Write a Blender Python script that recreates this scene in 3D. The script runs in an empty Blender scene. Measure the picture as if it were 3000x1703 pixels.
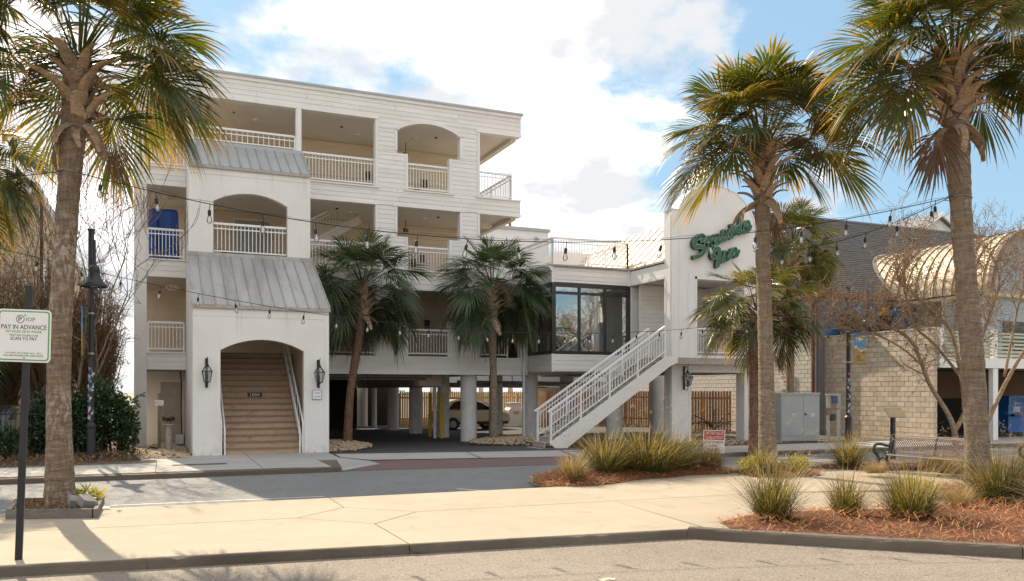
import bpy, math, random
import numpy as np
from mathutils import Vector, Matrix
R = math.radians
sc = bpy.context.scene
COL = sc.collection
# ---------------------------------------------------------------- camera
CAM_H = 1.95
cam_d = bpy.data.cameras.new('camera'); cam = bpy.data.objects.new('camera', cam_d); COL.objects.link(cam)
cam.location = (0, 0, CAM_H)
cam.rotation_euler = (R(90), 0, -math.atan2(2470, 5700))
cam_d.sensor_width = 36.0; cam_d.lens = 36.0*2470/3000
cam_d.shift_y = (1146-851.5)/3000.0
cam_d.clip_start = 0.1; cam_d.clip_end = 3000
sc.camera = cam
# ---------------------------------------------------------------- sun, exposure
SUN_AZ = math.atan2(-0.165, 1.0)       # measured from +Y towards +X
SUN_EL = R(39.5)
sd = Vector((math.sin(SUN_AZ)*math.cos(SUN_EL), math.cos(SUN_AZ)*math.cos(SUN_EL), math.sin(SUN_EL)))
sun_d = bpy.data.lights.new('sun', 'SUN'); sun = bpy.data.objects.new('sun', sun_d); COL.objects.link(sun)
sun_d.energy = 2.0; sun_d.angle = R(0.53); sun_d.color = (1.0, 0.85, 0.64)
sun.rotation_euler = (-sd).to_track_quat('-Z', 'Y').to_euler()
sun.location = (0, 0, 60)
sc.view_settings.view_transform = 'Standard'; sc.view_settings.look = 'None'
sc.view_settings.exposure = 1.95; sc.view_settings.gamma = 1.0
sc.view_settings.use_curve_mapping = False
# ---------------------------------------------------------------- world: Nishita sky with a layer of clouds
W = bpy.data.worlds.new('World'); sc.world = W; W.use_nodes = True
nt = W.node_tree; nt.nodes.clear()
def N(t, tree=None, **kw):
    n = (tree or nt).nodes.new(t)
    for k, v in kw.items(): setattr(n, k, v)
    return n
L = nt.links.new
def mathn(op, a, b=None, c=None, tree=None, clamp=False):
    t = tree or nt
    n = t.nodes.new('ShaderNodeMath'); n.operation = op; n.use_clamp = clamp
    for i, v in enumerate((a, b, c)):
        if v is None: continue
        if isinstance(v, (int, float)): n.inputs[i].default_value = v
        else: t.links.new(v, n.inputs[i])
    return n.outputs[0]
sky = N('ShaderNodeTexSky', sky_type='NISHITA', sun_disc=False)
sky.sun_elevation = SUN_EL; sky.sun_rotation = SUN_AZ
sky.air_density = 1.0; sky.dust_density = 0.4; sky.ozone_density = 1.6
tc = N('ShaderNodeTexCoord')
nrm = N('ShaderNodeVectorMath', operation='NORMALIZE'); L(tc.outputs['Generated'], nrm.inputs[0])
sep = N('ShaderNodeSeparateXYZ'); L(nrm.outputs[0], sep.inputs[0])
zz = mathn('ADD', mathn('MAXIMUM', sep.outputs[2], 0.0), 0.28)
comb = N('ShaderNodeCombineXYZ')
L(mathn('DIVIDE', sep.outputs[0], zz), comb.inputs[0]); L(mathn('DIVIDE', sep.outputs[1], zz), comb.inputs[1])
n1 = N('ShaderNodeTexNoise'); n1.inputs['Scale'].default_value = 4.2; n1.inputs['Detail'].default_value = 10; n1.inputs['Roughness'].default_value = 0.6
n1.inputs['Distortion'].default_value = 0.15
L(comb.outputs[0], n1.inputs['Vector'])
n2 = N('ShaderNodeTexNoise'); n2.inputs['Scale'].default_value = 9.0; n2.inputs['Detail'].default_value = 6; n2.inputs['Roughness'].default_value = 0.6
L(nrm.outputs[0], n2.inputs['Vector'])
bias = None
CY = math.atan2(2470, 5700)
def px_dir(px, py):                     # direction of a cloud seen from the street
    l = (px-1500)/2470.; v = (1146-py)/2470.
    d = Vector((math.sin(CY)+math.cos(CY)*l, math.cos(CY)-math.sin(CY)*l, v)); return d.normalized()
CLOUDS = [((1900, 250), 55, -.26), ((800, 270), 12, .10), ((1050, 110), 11, .14), ((1350, 170), 12, .16), ((1650, 60), 10, .16), ((1500, 300), 8, .10), ((1950, 60), 6, .14),  # first broad negative blob thins the cloud within the view only
          ((1800, 350), 6, .18), ((2040, 260), 5, .20), ((2100, 140), 4, .20), ((2180, 330), 4, .12),
          ((1720, 560), 7, .30), ((1600, 640), 7, .28), ((1880, 640), 7, .26), ((2480, 640), 5, .34), ((2350, 650), 4, .24),
          ((690, 215), 5, .22), ((330, 640), 13, .30), ((240, 420), 10, .22), ((620, 80), 6, -.30), ((540, 20), 8, -.22), ((1480, 430), 6, -.26), ((2330, 320), 15, -.10), ((2750, 250), 20, -.22),
          ((2330, 20), 10, -.14), ((2010, 440), 7, -.18), ((2650, 560), 13, -.12), ((1930, 200), 4, -.12), ((900, 190), 4, -.12), ((1200, 330), 4, -.10)]
for (p, rad, wgt) in CLOUDS:
    dt = N('ShaderNodeVectorMath', operation='DOT_PRODUCT'); L(nrm.outputs[0], dt.inputs[0]); dt.inputs[1].default_value = px_dir(*p)
    mr = N('ShaderNodeMapRange', interpolation_type='SMOOTHSTEP')
    mr.inputs['From Min'].default_value = math.cos(R(rad)); mr.inputs['From Max'].default_value = 1.0
    mr.inputs['To Min'].default_value = 0; mr.inputs['To Max'].default_value = wgt
    L(dt.outputs['Value'], mr.inputs['Value'])
    bias = mr.outputs[0] if bias is None else mathn('ADD', bias, mr.outputs[0])
dens = mathn('ADD', mathn('ADD', mathn('MULTIPLY', n1.outputs['Fac'], 2.0), mathn('MULTIPLY', n2.outputs['Fac'], 0.6)), mathn('ADD', bias, -0.58))  # thick base cover, added beyond the view to brighten the shaded walls
mask = N('ShaderNodeMapRange', interpolation_type='SMOOTHSTEP')
mask.inputs['From Min'].default_value = 0.34; mask.inputs['From Max'].default_value = 0.78
L(dens, mask.inputs['Value'])
# denser parts a little greyer
shade = N('ShaderNodeMapRange'); shade.inputs['From Min'].default_value = 0.8; shade.inputs['From Max'].default_value = 1.25
shade.inputs['To Min'].default_value = 1.0; shade.inputs['To Max'].default_value = 0.86; L(n2.outputs['Fac'], shade.inputs['Value'])
cn = N('ShaderNodeTexNoise'); cn.inputs['Scale'].default_value = 3.3; cn.inputs['Detail'].default_value = 5; L(comb.outputs[0], cn.inputs['Vector'])
ccol = N('ShaderNodeMix', data_type='RGBA')
ccol.inputs['A'].default_value = (3.3, 3.22, 3.1, 1); ccol.inputs['B'].default_value = (1.52, 1.55, 1.60, 1)
cr = N('ShaderNodeMapRange'); cr.inputs['From Min'].default_value = .66; cr.inputs['From Max'].default_value = .42; L(cn.outputs['Fac'], cr.inputs['Value'])
L(cr.outputs[0], ccol.inputs['Factor'])
skyg = N('ShaderNodeMix', data_type='RGBA', blend_type='MULTIPLY'); skyg.inputs['Factor'].default_value = 1.0
L(sky.outputs[0], skyg.inputs['A']); skyg.inputs['B'].default_value = (.29, .31, .275, 1)
skyp = N('ShaderNodeMix', data_type='RGBA'); skyp.inputs['Factor'].default_value = .72; L(skyg.outputs['Result'], skyp.inputs['A']); skyp.inputs['B'].default_value = (.70, 1.12, 1.52, 1)
mixc = N('ShaderNodeMix', data_type='RGBA'); L(mask.outputs[0], mixc.inputs['Factor']); L(skyp.outputs['Result'], mixc.inputs['A']); L(ccol.outputs['Result'], mixc.inputs['B'])
bg = N('ShaderNodeBackground'); bg.inputs['Strength'].default_value = 0.15; L(mixc.outputs['Result'], bg.inputs['Color'])
wo = N('ShaderNodeOutputWorld'); L(bg.outputs[0], wo.inputs['Surface'])
# ---------------------------------------------------------------- materials
def new_mat(name):
    m = bpy.data.materials.new(name); m.use_nodes = True; t = m.node_tree; t.nodes.clear()
    out = t.nodes.new('ShaderNodeOutputMaterial'); b = t.nodes.new('ShaderNodeBsdfPrincipled')
    t.links.new(b.outputs[0], out.inputs['Surface'])
    return m, t, b, out
def pos_node(t, scale=(1, 1, 1)):
    g = t.nodes.new('ShaderNodeNewGeometry'); mp = t.nodes.new('ShaderNodeMapping'); mp.inputs['Scale'].default_value = scale
    t.links.new(g.outputs['Position'], mp.inputs['Vector']); return mp.outputs[0]
def noise(t, vec, scale, detail=4, rough=.55, dist=0):
    n = t.nodes.new('ShaderNodeTexNoise'); n.inputs['Scale'].default_value = scale; n.inputs['Detail'].default_value = detail
    n.inputs['Roughness'].default_value = rough; n.inputs['Distortion'].default_value = dist
    t.links.new(vec, n.inputs['Vector']); return n.outputs['Fac']
def remap(t, v, a, b, c=0, d=1, smooth=False):
    n = t.nodes.new('ShaderNodeMapRange'); n.inputs[1].default_value = a; n.inputs[2].default_value = b; n.inputs[3].default_value = c; n.inputs[4].default_value = d
    if smooth: n.interpolation_type = 'SMOOTHSTEP'
    t.links.new(v, n.inputs[0]); return n.outputs[0]
def mixc3(t, fac, a, b, mode='MIX'):
    n = t.nodes.new('ShaderNodeMix'); n.data_type = 'RGBA'; n.blend_type = mode
    if isinstance(fac, (int, float)): n.inputs['Factor'].default_value = fac
    else: t.links.new(fac, n.inputs['Factor'])
    for k, v in (('A', a), ('B', b)):
        if isinstance(v, (tuple, list)): n.inputs[k].default_value = (*v[:3], 1)
        else: t.links.new(v, n.inputs[k])
    return n.outputs['Result']
def bump(t, b, h, strength=.3, dist=.02):
    n = t.nodes.new('ShaderNodeBump'); n.inputs['Strength'].default_value = strength; n.inputs['Distance'].default_value = dist
    t.links.new(h, n.inputs['Height']); t.links.new(n.outputs[0], b.inputs['Normal'])
def objrand(t):
    return t.nodes.new('ShaderNodeObjectInfo').outputs['Random']
MATS = {}
def pmat(name, c1, c2=None, rough=.7, scale=3., stretch=(1, 1, 1), metal=0., bmp=0., bscale=40., rnd=0., spec=.5, lo=.35, hi=.65, grime=None, grscale=1.2):
    """plain painted / raw surface with a soft tone variation, optional per-piece variation, grime blotches and fine relief"""
    m, t, b, out = new_mat(name)
    v = pos_node(t, stretch)
    c2 = c2 or tuple(x*.86 for x in c1)
    col = mixc3(t, remap(t, noise(t, v, scale), lo, hi), c1, c2)
    if rnd:
        col = mixc3(t, 1.0, col, mixc3(t, objrand(t), (1-rnd,)*3, (1+rnd*.6,)*3), 'MULTIPLY')
    if grime:
        col = mixc3(t, remap(t, noise(t, v, grscale, 7, .65), .55, .78, 0, .75), col, grime)
    t.links.new(col, b.inputs['Base Color'])
    b.inputs['Roughness'].default_value = rough; b.inputs['Metallic'].default_value = metal; b.inputs['Specular IOR Level'].default_value = spec
    if bmp: bump(t, b, noise(t, v, bscale, 3), bmp, .01)
    MATS[name] = m; return m
M = MATS
def emis(name, col, s):
    m = bpy.data.materials.new(name); m.use_nodes = True; t = m.node_tree; t.nodes.clear()
    out = t.nodes.new('ShaderNodeOutputMaterial'); e = t.nodes.new('ShaderNodeEmission'); e.inputs[0].default_value = (*col, 1); e.inputs[1].default_value = s
    t.links.new(e.outputs[0], out.inputs[0]); M[name] = m; return m
pmat('white_board', (.79, .765, .725), (.73, .705, .665), rough=.55, scale=1.4, stretch=(1, 1, 2.2), rnd=.05, bmp=.08, bscale=30, grime=(.66, .63, .585), grscale=1.2)
pmat('white_trim', (.80, .79, .77), (.75, .735, .71), rough=.5, scale=2, rnd=.04, bmp=.04)
pmat('white_metal', (.82, .815, .80), (.78, .77, .75), rough=.4, scale=3, spec=.5)
pmat('column_paint', (.74, .73, .71), (.66, .65, .63), rough=.65, scale=3, bmp=.15, bscale=60, grime=(.5, .48, .44), grscale=2)
pmat('cream_wall', (.76, .645, .48), (.70, .59, .44), rough=.7, scale=1.2, stretch=(.4, .4, 6))
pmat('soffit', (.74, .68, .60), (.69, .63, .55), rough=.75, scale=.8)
pmat('grey_trim', (.42, .42, .41), (.36, .36, .35), rough=.6, scale=3)
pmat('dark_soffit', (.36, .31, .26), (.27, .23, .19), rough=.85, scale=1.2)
pmat('door_brown', (.09, .045, .03), (.07, .035, .025), rough=.5)
pmat('door_tan', (.42, .36, .28), (.36, .31, .24), rough=.6)
pmat('black_frame', (.022, .018, .02), (.03, .025, .026), rough=.35)
pmat('black_metal', (.012, .012, .014), (.02, .02, .022), rough=.4, bmp=.05)
pmat('iron', (.010, .010, .010), (.016, .014, .013), rough=.5)
pmat('step_tan', (.52, .36, .245), (.46, .32, .22), rough=.85, scale=6, bmp=.2, bscale=80, grime=(.20, .14, .10), grscale=2.5, rnd=.08)
pmat('step_tread', (.30, .20, .135), (.23, .15, .10), rough=.85, scale=6, bmp=.2, bscale=80)  # darker than the risers: nosing shadow and dirt put into the colour
pmat('step_grey', (.42, .37, .32), (.36, .32, .28), rough=.85, scale=4, grime=(.25, .22, .19))
pmat('rock', (.50, .38, .25), (.36, .27, .18), rough=.85, scale=7, bmp=.2, grime=(.62, .52, .40), grscale=9)
pmat('steel_grey', (.40, .42, .40), (.36, .38, .36), rough=.45, scale=1.5, bmp=.02, grime=(.33, .33, .31), grscale=3)
pmat('galv', (.35, .36, .37), (.28, .29, .30), rough=.45, metal=.6, scale=8)
pmat('galv_pipe', (.40, .37, .32), (.30, .27, .23), rough=.6, metal=.2, scale=10)
pmat('brass_old', (.10, .075, .05), (.16, .12, .08), rough=.45, metal=.8, scale=12)
pmat('yellow_paint', (.72, .47, .02), (.64, .40, .02), rough=.5, scale=6)
pmat('fence_wood', (.36, .185, .085), (.26, .13, .06), rough=.8, scale=5, stretch=(3, 3, .4), rnd=.25)
pmat('fence_wood_pale', (.58, .36, .17), (.47, .29, .14), rough=.8, scale=5, stretch=(3, 3, .4), rnd=.15)
pmat('old_timber', (.20, .175, .15), (.13, .115, .10), rough=.9, scale=6, stretch=(1, 1, 6), bmp=.2, bscale=25)
pmat('post_wood', (.27, .22, .13), (.16, .13, .07), rough=.9, scale=8, stretch=(4, 4, .5))
pmat('car_paint', (.56, .47, .33), (.54, .45, .32), rough=.25, spec=.6)
pmat('car_black', (.015, .015, .016), rough=.5)
pmat('car_glass', (.012, .013, .015), rough=.08, spec=.8)
pmat('chrome', (.7, .7, .7), rough=.15, metal=1.)
pmat('lamp_glow', (.8, .78, .7), rough=.2)
pmat('rubber', (.02, .02, .02), rough=.85)
pmat('bin_white', (.80, .74, .66), (.74, .68, .60), rough=.45, scale=3)
pmat('red', (.50, .02, .03), (.45, .02, .03), rough=.5)
pmat('red_text', (.40, .04, .05), rough=.6)
pmat('sign_white', (.80, .79, .76), (.78, .77, .74), rough=.45)
pmat('sign_cream', (.78, .72, .60), rough=.5)
pmat('text_black', (.02, .02, .022), rough=.5)
pmat('text_blue', (.05, .08, .16), rough=.5)
pmat('sign_green', (.10, .36, .10), rough=.5)
pmat('letter_green', (.008, .105, .055), (.006, .09, .05), rough=.35, scale=6)
pmat('letter_side', (.055, .085, .045), (.045, .07, .035), rough=.5)
pmat('letter_edge', (.62, .68, .50), rough=.5)
pmat('tarp_blue', (.004, .055, .27), (.003, .045, .22), rough=.55, scale=5, bmp=.15, bscale=4)
pmat('blue_plastic', (.02, .16, .52), rough=.4)
pmat('rust_metal', (.24, .09, .045), (.36, .17, .08), rough=.8, scale=7)
pmat('downspout_red', (.16, .035, .025), (.12, .03, .02), rough=.5)
pmat('block_white', (.70, .65, .57), (.64, .60, .52), rough=.8, scale=2.5, rnd=.06, bmp=.2, bscale=60)
pmat('block_tan', (.60, .50, .385), (.50, .42, .325), rough=.9, scale=3.5, rnd=.17, bmp=.35, bscale=70, grime=(.64, .55, .44), grscale=2.2)
pmat('mortar', (.44, .37, .285), (.37, .31, .24), rough=.95, scale=12)
pmat('mortar_white', (.46, .43, .38), (.42, .39, .34), rough=.95, scale=12)
pmat('stucco_tan', (.56, .46, .33), (.50, .41, .29), rough=.85, scale=.8, bmp=.08)
pmat('stucco_light', (.64, .55, .42), rough=.85)
pmat('mural_blue', (.05, .23, .48), (.035, .17, .39), rough=.7, scale=.9)
pmat('mural_pale', (.45, .56, .66), rough=.7)
pmat('mural_orange', (.62, .28, .03), rough=.7)
pmat('board_grey', (.20, .20, .22), (.17, .17, .185), rough=.7)
pmat('vault_tan', (.60, .48, .32), (.55, .43, .29), rough=.45, scale=1.0, metal=.15)
pmat('vault_seam', (.16, .11, .08), rough=.5)
pmat('arch_brown', (.17, .11, .075), rough=.6)
pmat('wall_blue_grey', (.34, .38, .42), (.31, .35, .39), rough=.7)
pmat('deck_slat', (.50, .52, .40), (.45, .47, .36), rough=.7, rnd=.08)
pmat('dark_room', (.02, .017, .014), rough=.9)  # near-black: the shade of unlit interiors put into the colour
pmat('brown_room', (.16, .09, .045), rough=.8)
pmat('house_white', (.68, .70, .70), rough=.7)
pmat('house_green', (.10, .30, .25), rough=.6)
pmat('interior_floor', (.14, .11, .09), rough=.5)
pmat('interior_wall', (.22, .20, .17), rough=.8)
pmat('pale_column', (.55, .56, .42), rough=.7)
pmat('umbrella_tan', (.62, .50, .35), rough=.8)
pmat('umbrella_red', (.55, .03, .03), rough=.8)
pmat('road_white', (.62, .60, .56), (.42, .41, .39), rough=.8, scale=22, lo=.4, hi=.62)
pmat('mulch_brown', (.10, .055, .035), (.05, .03, .02), rough=.95, scale=25, bmp=.6, bscale=60, grime=(.20, .12, .075), grscale=30)
pmat('straw_soil', (.15, .055, .02), (.09, .034, .013), rough=.95, scale=14, bmp=.5, bscale=50, grime=(.22, .09, .035), grscale=20)
pmat('soil', (.10, .075, .05), (.06, .045, .03), rough=.95, scale=9, bmp=.4)
pmat('marker_bronze', (.42, .33, .18), rough=.35, metal=.3)
pmat('bench_green', (.012, .03, .022), (.016, .036, .026), rough=.25, spec=.6)
pmat('bench_mesh', (.15, .105, .10), (.19, .14, .125), rough=.45, spec=.4, scale=10)
pmat('banner_blue', (.035, .22, .50), (.10, .36, .58), rough=.7, scale=3)
pmat('banner_sand', (.40, .25, .07), (.26, .18, .05), rough=.7, scale=4)
pmat('banner_foam', (.60, .66, .66), rough=.7)
pmat('banner_brown', (.14, .075, .04), rough=.7)
pmat('banner_sun', (.80, .50, .02), rough=.6)
pmat('sticker_white', (.55, .55, .55), rough=.5, rnd=.3)
pmat('sticker_pink', (.45, .08, .14), rough=.5)
pmat('sticker_blue', (.12, .22, .40), rough=.5)
pmat('wire_black', (.012, .010, .010), rough=.6)
pmat('stone_grey', (.30, .29, .27), (.22, .21, .20), rough=.85, scale=12, bmp=.3)
pmat('metal_cap', (.46, .47, .49), (.40, .41, .43), rough=.5, scale=4, rnd=.08)
pmat('flashing', (.44, .40, .36), (.34, .31, .28), rough=.6, scale=9, grime=(.24, .12, .06), grscale=5)
# ---- special materials
def m_stucco():
    m, t, b, out = new_mat('tower_stucco'); v = pos_node(t)
    col = mixc3(t, remap(t, noise(t, v, .9), .35, .7), (.80, .775, .74), (.73, .705, .67))
    v2 = pos_node(t, (6, 6, .35))
    streak = remap(t, noise(t, v2, 1.3, 5), .60, .82)
    col = mixc3(t, mathn('MULTIPLY', streak, .5, tree=t), col, (.60, .57, .52))
    # rust runs below the flashings of the two lean-to roofs
    g = t.nodes.new('ShaderNodeNewGeometry'); s = t.nodes.new('ShaderNodeSeparateXYZ'); t.links.new(g.outputs['Position'], s.inputs[0])
    run = remap(t, noise(t, pos_node(t, (3.6, .2, .12)), 1.0, 2), .58, .72)
    z1 = mathn('MULTIPLY', remap(t, s.outputs[2], 3.3, 4.46), remap(t, s.outputs[2], 4.50, 4.47), tree=t)
    z2 = mathn('MULTIPLY', remap(t, s.outputs[2], 8.6, 9.44), remap(t, s.outputs[2], 9.5, 9.45), tree=t)
    zz = mathn('ADD', mathn('POWER', z1, 1.6, tree=t), mathn('MULTIPLY', z2, .55, tree=t), tree=t)
    col = mixc3(t, mathn('MULTIPLY', mathn('MULTIPLY', run, zz, tree=t), .75, tree=t, clamp=True), col, (.50, .33, .20))
    # splash dirt at the foot
    foot = mathn('MULTIPLY', remap(t, s.outputs[2], .5, .0), remap(t, noise(t, v, 5, 6), .45, .7), tree=t)
    col = mixc3(t, mathn('MULTIPLY', foot, .6, tree=t), col, (.42, .38, .31))
    t.links.new(col, b.inputs['Base Color']); b.inputs['Roughness'].default_value = .7
    bump(t, b, noise(t, pos_node(t, (30, 30, 3)), 2, 4), .12, .01); M['tower_stucco'] = m
m_stucco()
def m_roof():
    m, t, b, out = new_mat('roof_metal'); v = pos_node(t, (2.6, .55, .55))
    n = noise(t, v, .9, 8, .66, .5)
    col = mixc3(t, remap(t, n, .45, .60), (.42, .41, .395), (.335, .32, .30))
    col = mixc3(t, remap(t, noise(t, v, 14, 5), .5, .75, 0, .4), col, (.50, .49, .47))
    col = mixc3(t, 1.0, col, mixc3(t, objrand(t), (.93,)*3, (1.06,)*3), 'MULTIPLY')
    t.links.new(col, b.inputs['Base Color']); b.inputs['Roughness'].default_value = .5; b.inputs['Metallic'].default_value = .25; M['roof_metal'] = m
    m2, t, b, out = new_mat('roof_metal_upper')
    col = mixc3(t, remap(t, noise(t, pos_node(t), 2, 6), .4, .7), (.40, .42, .42), (.35, .37, .37))
    t.links.new(col, b.inputs['Base Color']); b.inputs['Roughness'].default_value = .5; b.inputs['Metallic'].default_value = .25; M['roof_metal_upper'] = m2
    m3, t, b, out = new_mat('roof_metal_tan')
    col = mixc3(t, remap(t, noise(t, pos_node(t), 1.5, 6), .4, .7), (.66, .52, .40), (.60, .47, .36))
    t.links.new(col, b.inputs['Base Color']); b.inputs['Roughness'].default_value = .5; M['roof_metal_tan'] = m3
m_roof()
def m_asphalt(name, c1, c2, agg, scale=60, bmp=.5):
    m, t, b, out = new_mat(name); v = pos_node(t)
    vo = t.nodes.new('ShaderNodeTexVoronoi'); vo.inputs['Scale'].default_value = scale; t.links.new(v, vo.inputs['Vector'])
    big = remap(t, noise(t, v, .35, 6), .38, .66); mid = noise(t, v, 2.2, 6, .62)
    col = mixc3(t, big, c1, c2)
    col = mixc3(t, remap(t, mid, .52, .74, 0, .55), col, tuple(x*.55 for x in c1))
    sp = t.nodes.new('ShaderNodeSeparateColor'); t.links.new(vo.outputs['Color'], sp.inputs[0])
    col = mixc3(t, remap(t, sp.outputs[0], .55, 1.0, 0, .8), col, agg)
    col = mixc3(t, remap(t, sp.outputs[1], .72, 1.0, 0, .75), col, tuple(x*.35 for x in c1))
    t.links.new(col, b.inputs['Base Color']); b.inputs['Roughness'].default_value = .85; b.inputs['Specular IOR Level'].default_value = .35
    h = mathn('ADD', vo.outputs['Distance'], mathn('MULTIPLY', noise(t, v, 30, 4), .6, tree=t), tree=t)
    bump(t, b, h, bmp, .012); M[name] = m
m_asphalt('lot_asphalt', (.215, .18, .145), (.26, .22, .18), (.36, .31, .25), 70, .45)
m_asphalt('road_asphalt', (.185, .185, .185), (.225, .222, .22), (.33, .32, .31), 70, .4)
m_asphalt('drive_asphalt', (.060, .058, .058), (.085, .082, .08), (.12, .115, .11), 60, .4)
def m_concrete(name, c1, c2, rnd=.05, dark=(.30, .26, .21)):
    m, t, b, out = new_mat(name); v = pos_node(t)
    col = mixc3(t, remap(t, noise(t, v, .55, 7, .6), .38, .64), c1, c2)
    col = mixc3(t, remap(t, noise(t, v, 1.6, 8, .7, .6), .54, .68, 0, .42), col, tuple(x*.62 for x in c1))
    col = mixc3(t, remap(t, noise(t, v, 7, 7, .66), .56, .76, 0, .45), col, tuple(x*.72 for x in c1))
    vo = t.nodes.new('ShaderNodeTexVoronoi'); vo.inputs['Scale'].default_value = 1.7; t.links.new(v, vo.inputs['Vector'])
    spot = remap(t, vo.outputs['Distance'], .035, .02, 0, .55)      # gum spots and pop-outs
    col = mixc3(t, spot, col, dark)
    col = mixc3(t, remap(t, noise(t, v, 90, 2), .6, .8, 0, .35), col, tuple(x*.6 for x in c1))
    col = mixc3(t, 1.0, col, mixc3(t, objrand(t), (1-rnd,)*3, (1+rnd,)*3), 'MULTIPLY')
    t.links.new(col, b.inputs['Base Color']); b.inputs['Roughness'].default_value = .88; b.inputs['Specular IOR Level'].default_value = .3
    bump(t, b, noise(t, v, 120, 3), .25, .006); M[name] = m
m_concrete('walk_concrete', (.40, .335, .255), (.355, .30, .23))
m_concrete('far_concrete', (.40, .385, .36), (.35, .34, .32))
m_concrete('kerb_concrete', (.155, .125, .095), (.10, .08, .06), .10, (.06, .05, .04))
m_concrete('joint_dark', (.16, .13, .10), (.12, .10, .08))
def m_pavers():
    m, t, b, out = new_mat('brick_pavers'); v = pos_node(t)
    br = t.nodes.new('ShaderNodeTexBrick'); t.links.new(v, br.inputs['Vector'])
    br.inputs['Color1'].default_value = (.20, .115, .105, 1); br.inputs['Color2'].default_value = (.155, .095, .09, 1); br.inputs['Mortar'].default_value = (.10, .08, .075, 1)
    br.inputs['Scale'].default_value = 1.0; br.inputs['Brick Width'].default_value = .2; br.inputs['Row Height'].default_value = .1; br.inputs['Mortar Size'].default_value = .008
    col = mixc3(t, remap(t, noise(t, v, 2, 5), .4, .7), br.outputs['Color'], (.14, .10, .095))
    t.links.new(col, b.inputs['Base Color']); b.inputs['Roughness'].default_value = .85; M['brick_pavers'] = m
m_pavers()
def m_shingle():
    m, t, b, out = new_mat('shingles')
    br = t.nodes.new('ShaderNodeTexBrick'); v = pos_node(t, (1, 1, 1))
    mp = t.nodes.new('ShaderNodeSeparateXYZ'); t.links.new(v, mp.inputs[0]); cb = t.nodes.new('ShaderNodeCombineXYZ')
    t.links.new(mp.outputs[0], cb.inputs[0]); t.links.new(mp.outputs[2], cb.inputs[1]); t.links.new(cb.outputs[0], br.inputs['Vector'])
    br.inputs['Color1'].default_value = (.10, .092, .085, 1); br.inputs['Color2'].default_value = (.165, .15, .135, 1); br.inputs['Mortar'].default_value = (.05, .046, .042, 1)
    br.inputs['Scale'].default_value = 1.; br.inputs['Brick Width'].default_value = .42; br.inputs['Row Height'].default_value = .1; br.inputs['Mortar Size'].default_value = .006; br.inputs['Bias'].default_value = -.2
    col = mixc3(t, remap(t, noise(t, v, 9, 4), .4, .7), br.outputs['Color'], (.12, .11, .10))
    t.links.new(col, b.inputs['Base Color']); b.inputs['Roughness'].default_value = .9; M['shingles'] = m
m_shingle()
def m_glass(name, tint=(.55, .6, .6), refl=.34):
    m = bpy.data.materials.new(name); m.use_nodes = True; t = m.node_tree; t.nodes.clear()
    out = t.nodes.new('ShaderNodeOutputMaterial'); gl = t.nodes.new('ShaderNodeBsdfGlossy'); gl.inputs['Roughness'].default_value = .015; gl.inputs['Color'].default_value = (.86, .92, .92, 1)
    tr = t.nodes.new('ShaderNodeBsdfTransparent'); tr.inputs[0].default_value = (*tint, 1)
    fr = t.nodes.new('ShaderNodeFresnel'); fr.inputs[0].default_value = 1.45
    f = mathn('ADD', mathn('MULTIPLY', fr.outputs[0], .9, tree=t), refl, tree=t, clamp=True)
    mx = t.nodes.new('ShaderNodeMixShader'); t.links.new(f, mx.inputs[0]); t.links.new(tr.outputs[0], mx.inputs[1]); t.links.new(gl.outputs[0], mx.inputs[2])
    t.links.new(mx.outputs[0], out.inputs[0]); M[name] = m
m_glass('window_glass'); m_glass('lantern_glass', (.88, .89, .87), .03); m_glass('bulb_glass', (.93, .92, .88), .10)
def m_leaf(name, green, green2, tip=None, tcol=None, trans=.42, rough=.38, rnd=.25, yellow=None, spec=.5):
    """leaf: attribute tt runs 0 at the base of a blade to 1 at its tip, rr is a number per blade"""
    m, t, b, out = new_mat(name)
    at = t.nodes.new('ShaderNodeAttribute'); at.attribute_name = 'tt'; ar = t.nodes.new('ShaderNodeAttribute'); ar.attribute_name = 'rr'
    col = mixc3(t, ar.outputs['Fac'], green, green2)
    if yellow:
        col = mixc3(t, remap(t, objrand(t), .65, 1.0, 0, .6), col, yellow)
    if tip:
        tm = remap(t, mathn('ADD', at.outputs['Fac'], mathn('MULTIPLY', mathn('SUBTRACT', ar.outputs['Fac'], .5, tree=t), .5, tree=t), tree=t), tip[1], tip[2])
        col = mixc3(t, tm, col, tip[0])
    col = mixc3(t, 1.0, col, mixc3(t, objrand(t), (1-rnd,)*3, (1+rnd,)*3), 'MULTIPLY')
    t.links.new(col, b.inputs['Base Color']); b.inputs['Roughness'].default_value = rough; b.inputs['Specular IOR Level'].default_value = spec
    tl = t.nodes.new('ShaderNodeBsdfTranslucent')
    t.links.new(mixc3(t, 1.0, col, tcol or (2.3, 1.9, .6), 'MULTIPLY'), tl.inputs[0])
    mx = t.nodes.new('ShaderNodeMixShader'); mx.inputs[0].default_value = trans
    t.links.new(b.outputs[0], mx.inputs[1]); t.links.new(tl.outputs[0], mx.inputs[2]); t.links.new(mx.outputs[0], out.inputs['Surface'])
    M[name] = m
m_leaf('frond', (.038, .062, .018), (.075, .095, .026), ((.40, .22, .06), .74, 1.15), (2.3, 1.8, .42), .36, .36, .28, (.15, .12, .02))  # tips: dry browning, with backlit yellowing also put into the colour
m_leaf('frond_shade', (.036, .066, .028), (.07, .10, .042), ((.22, .16, .08), .85, 1.2), (1.7, 1.6, .7), .30, .36, .25)  # copy of frond with shade put into a cooler, duller colour
m_leaf('frond_dry', (.13, .07, .04), (.20, .12, .07), None, (1.1, .9, .7), .22, .7, .3)
m_leaf('flower_stalk', (.13, .075, .045), (.20, .12, .07), None, (1., .8, .6), .15, .8, .2)
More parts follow.
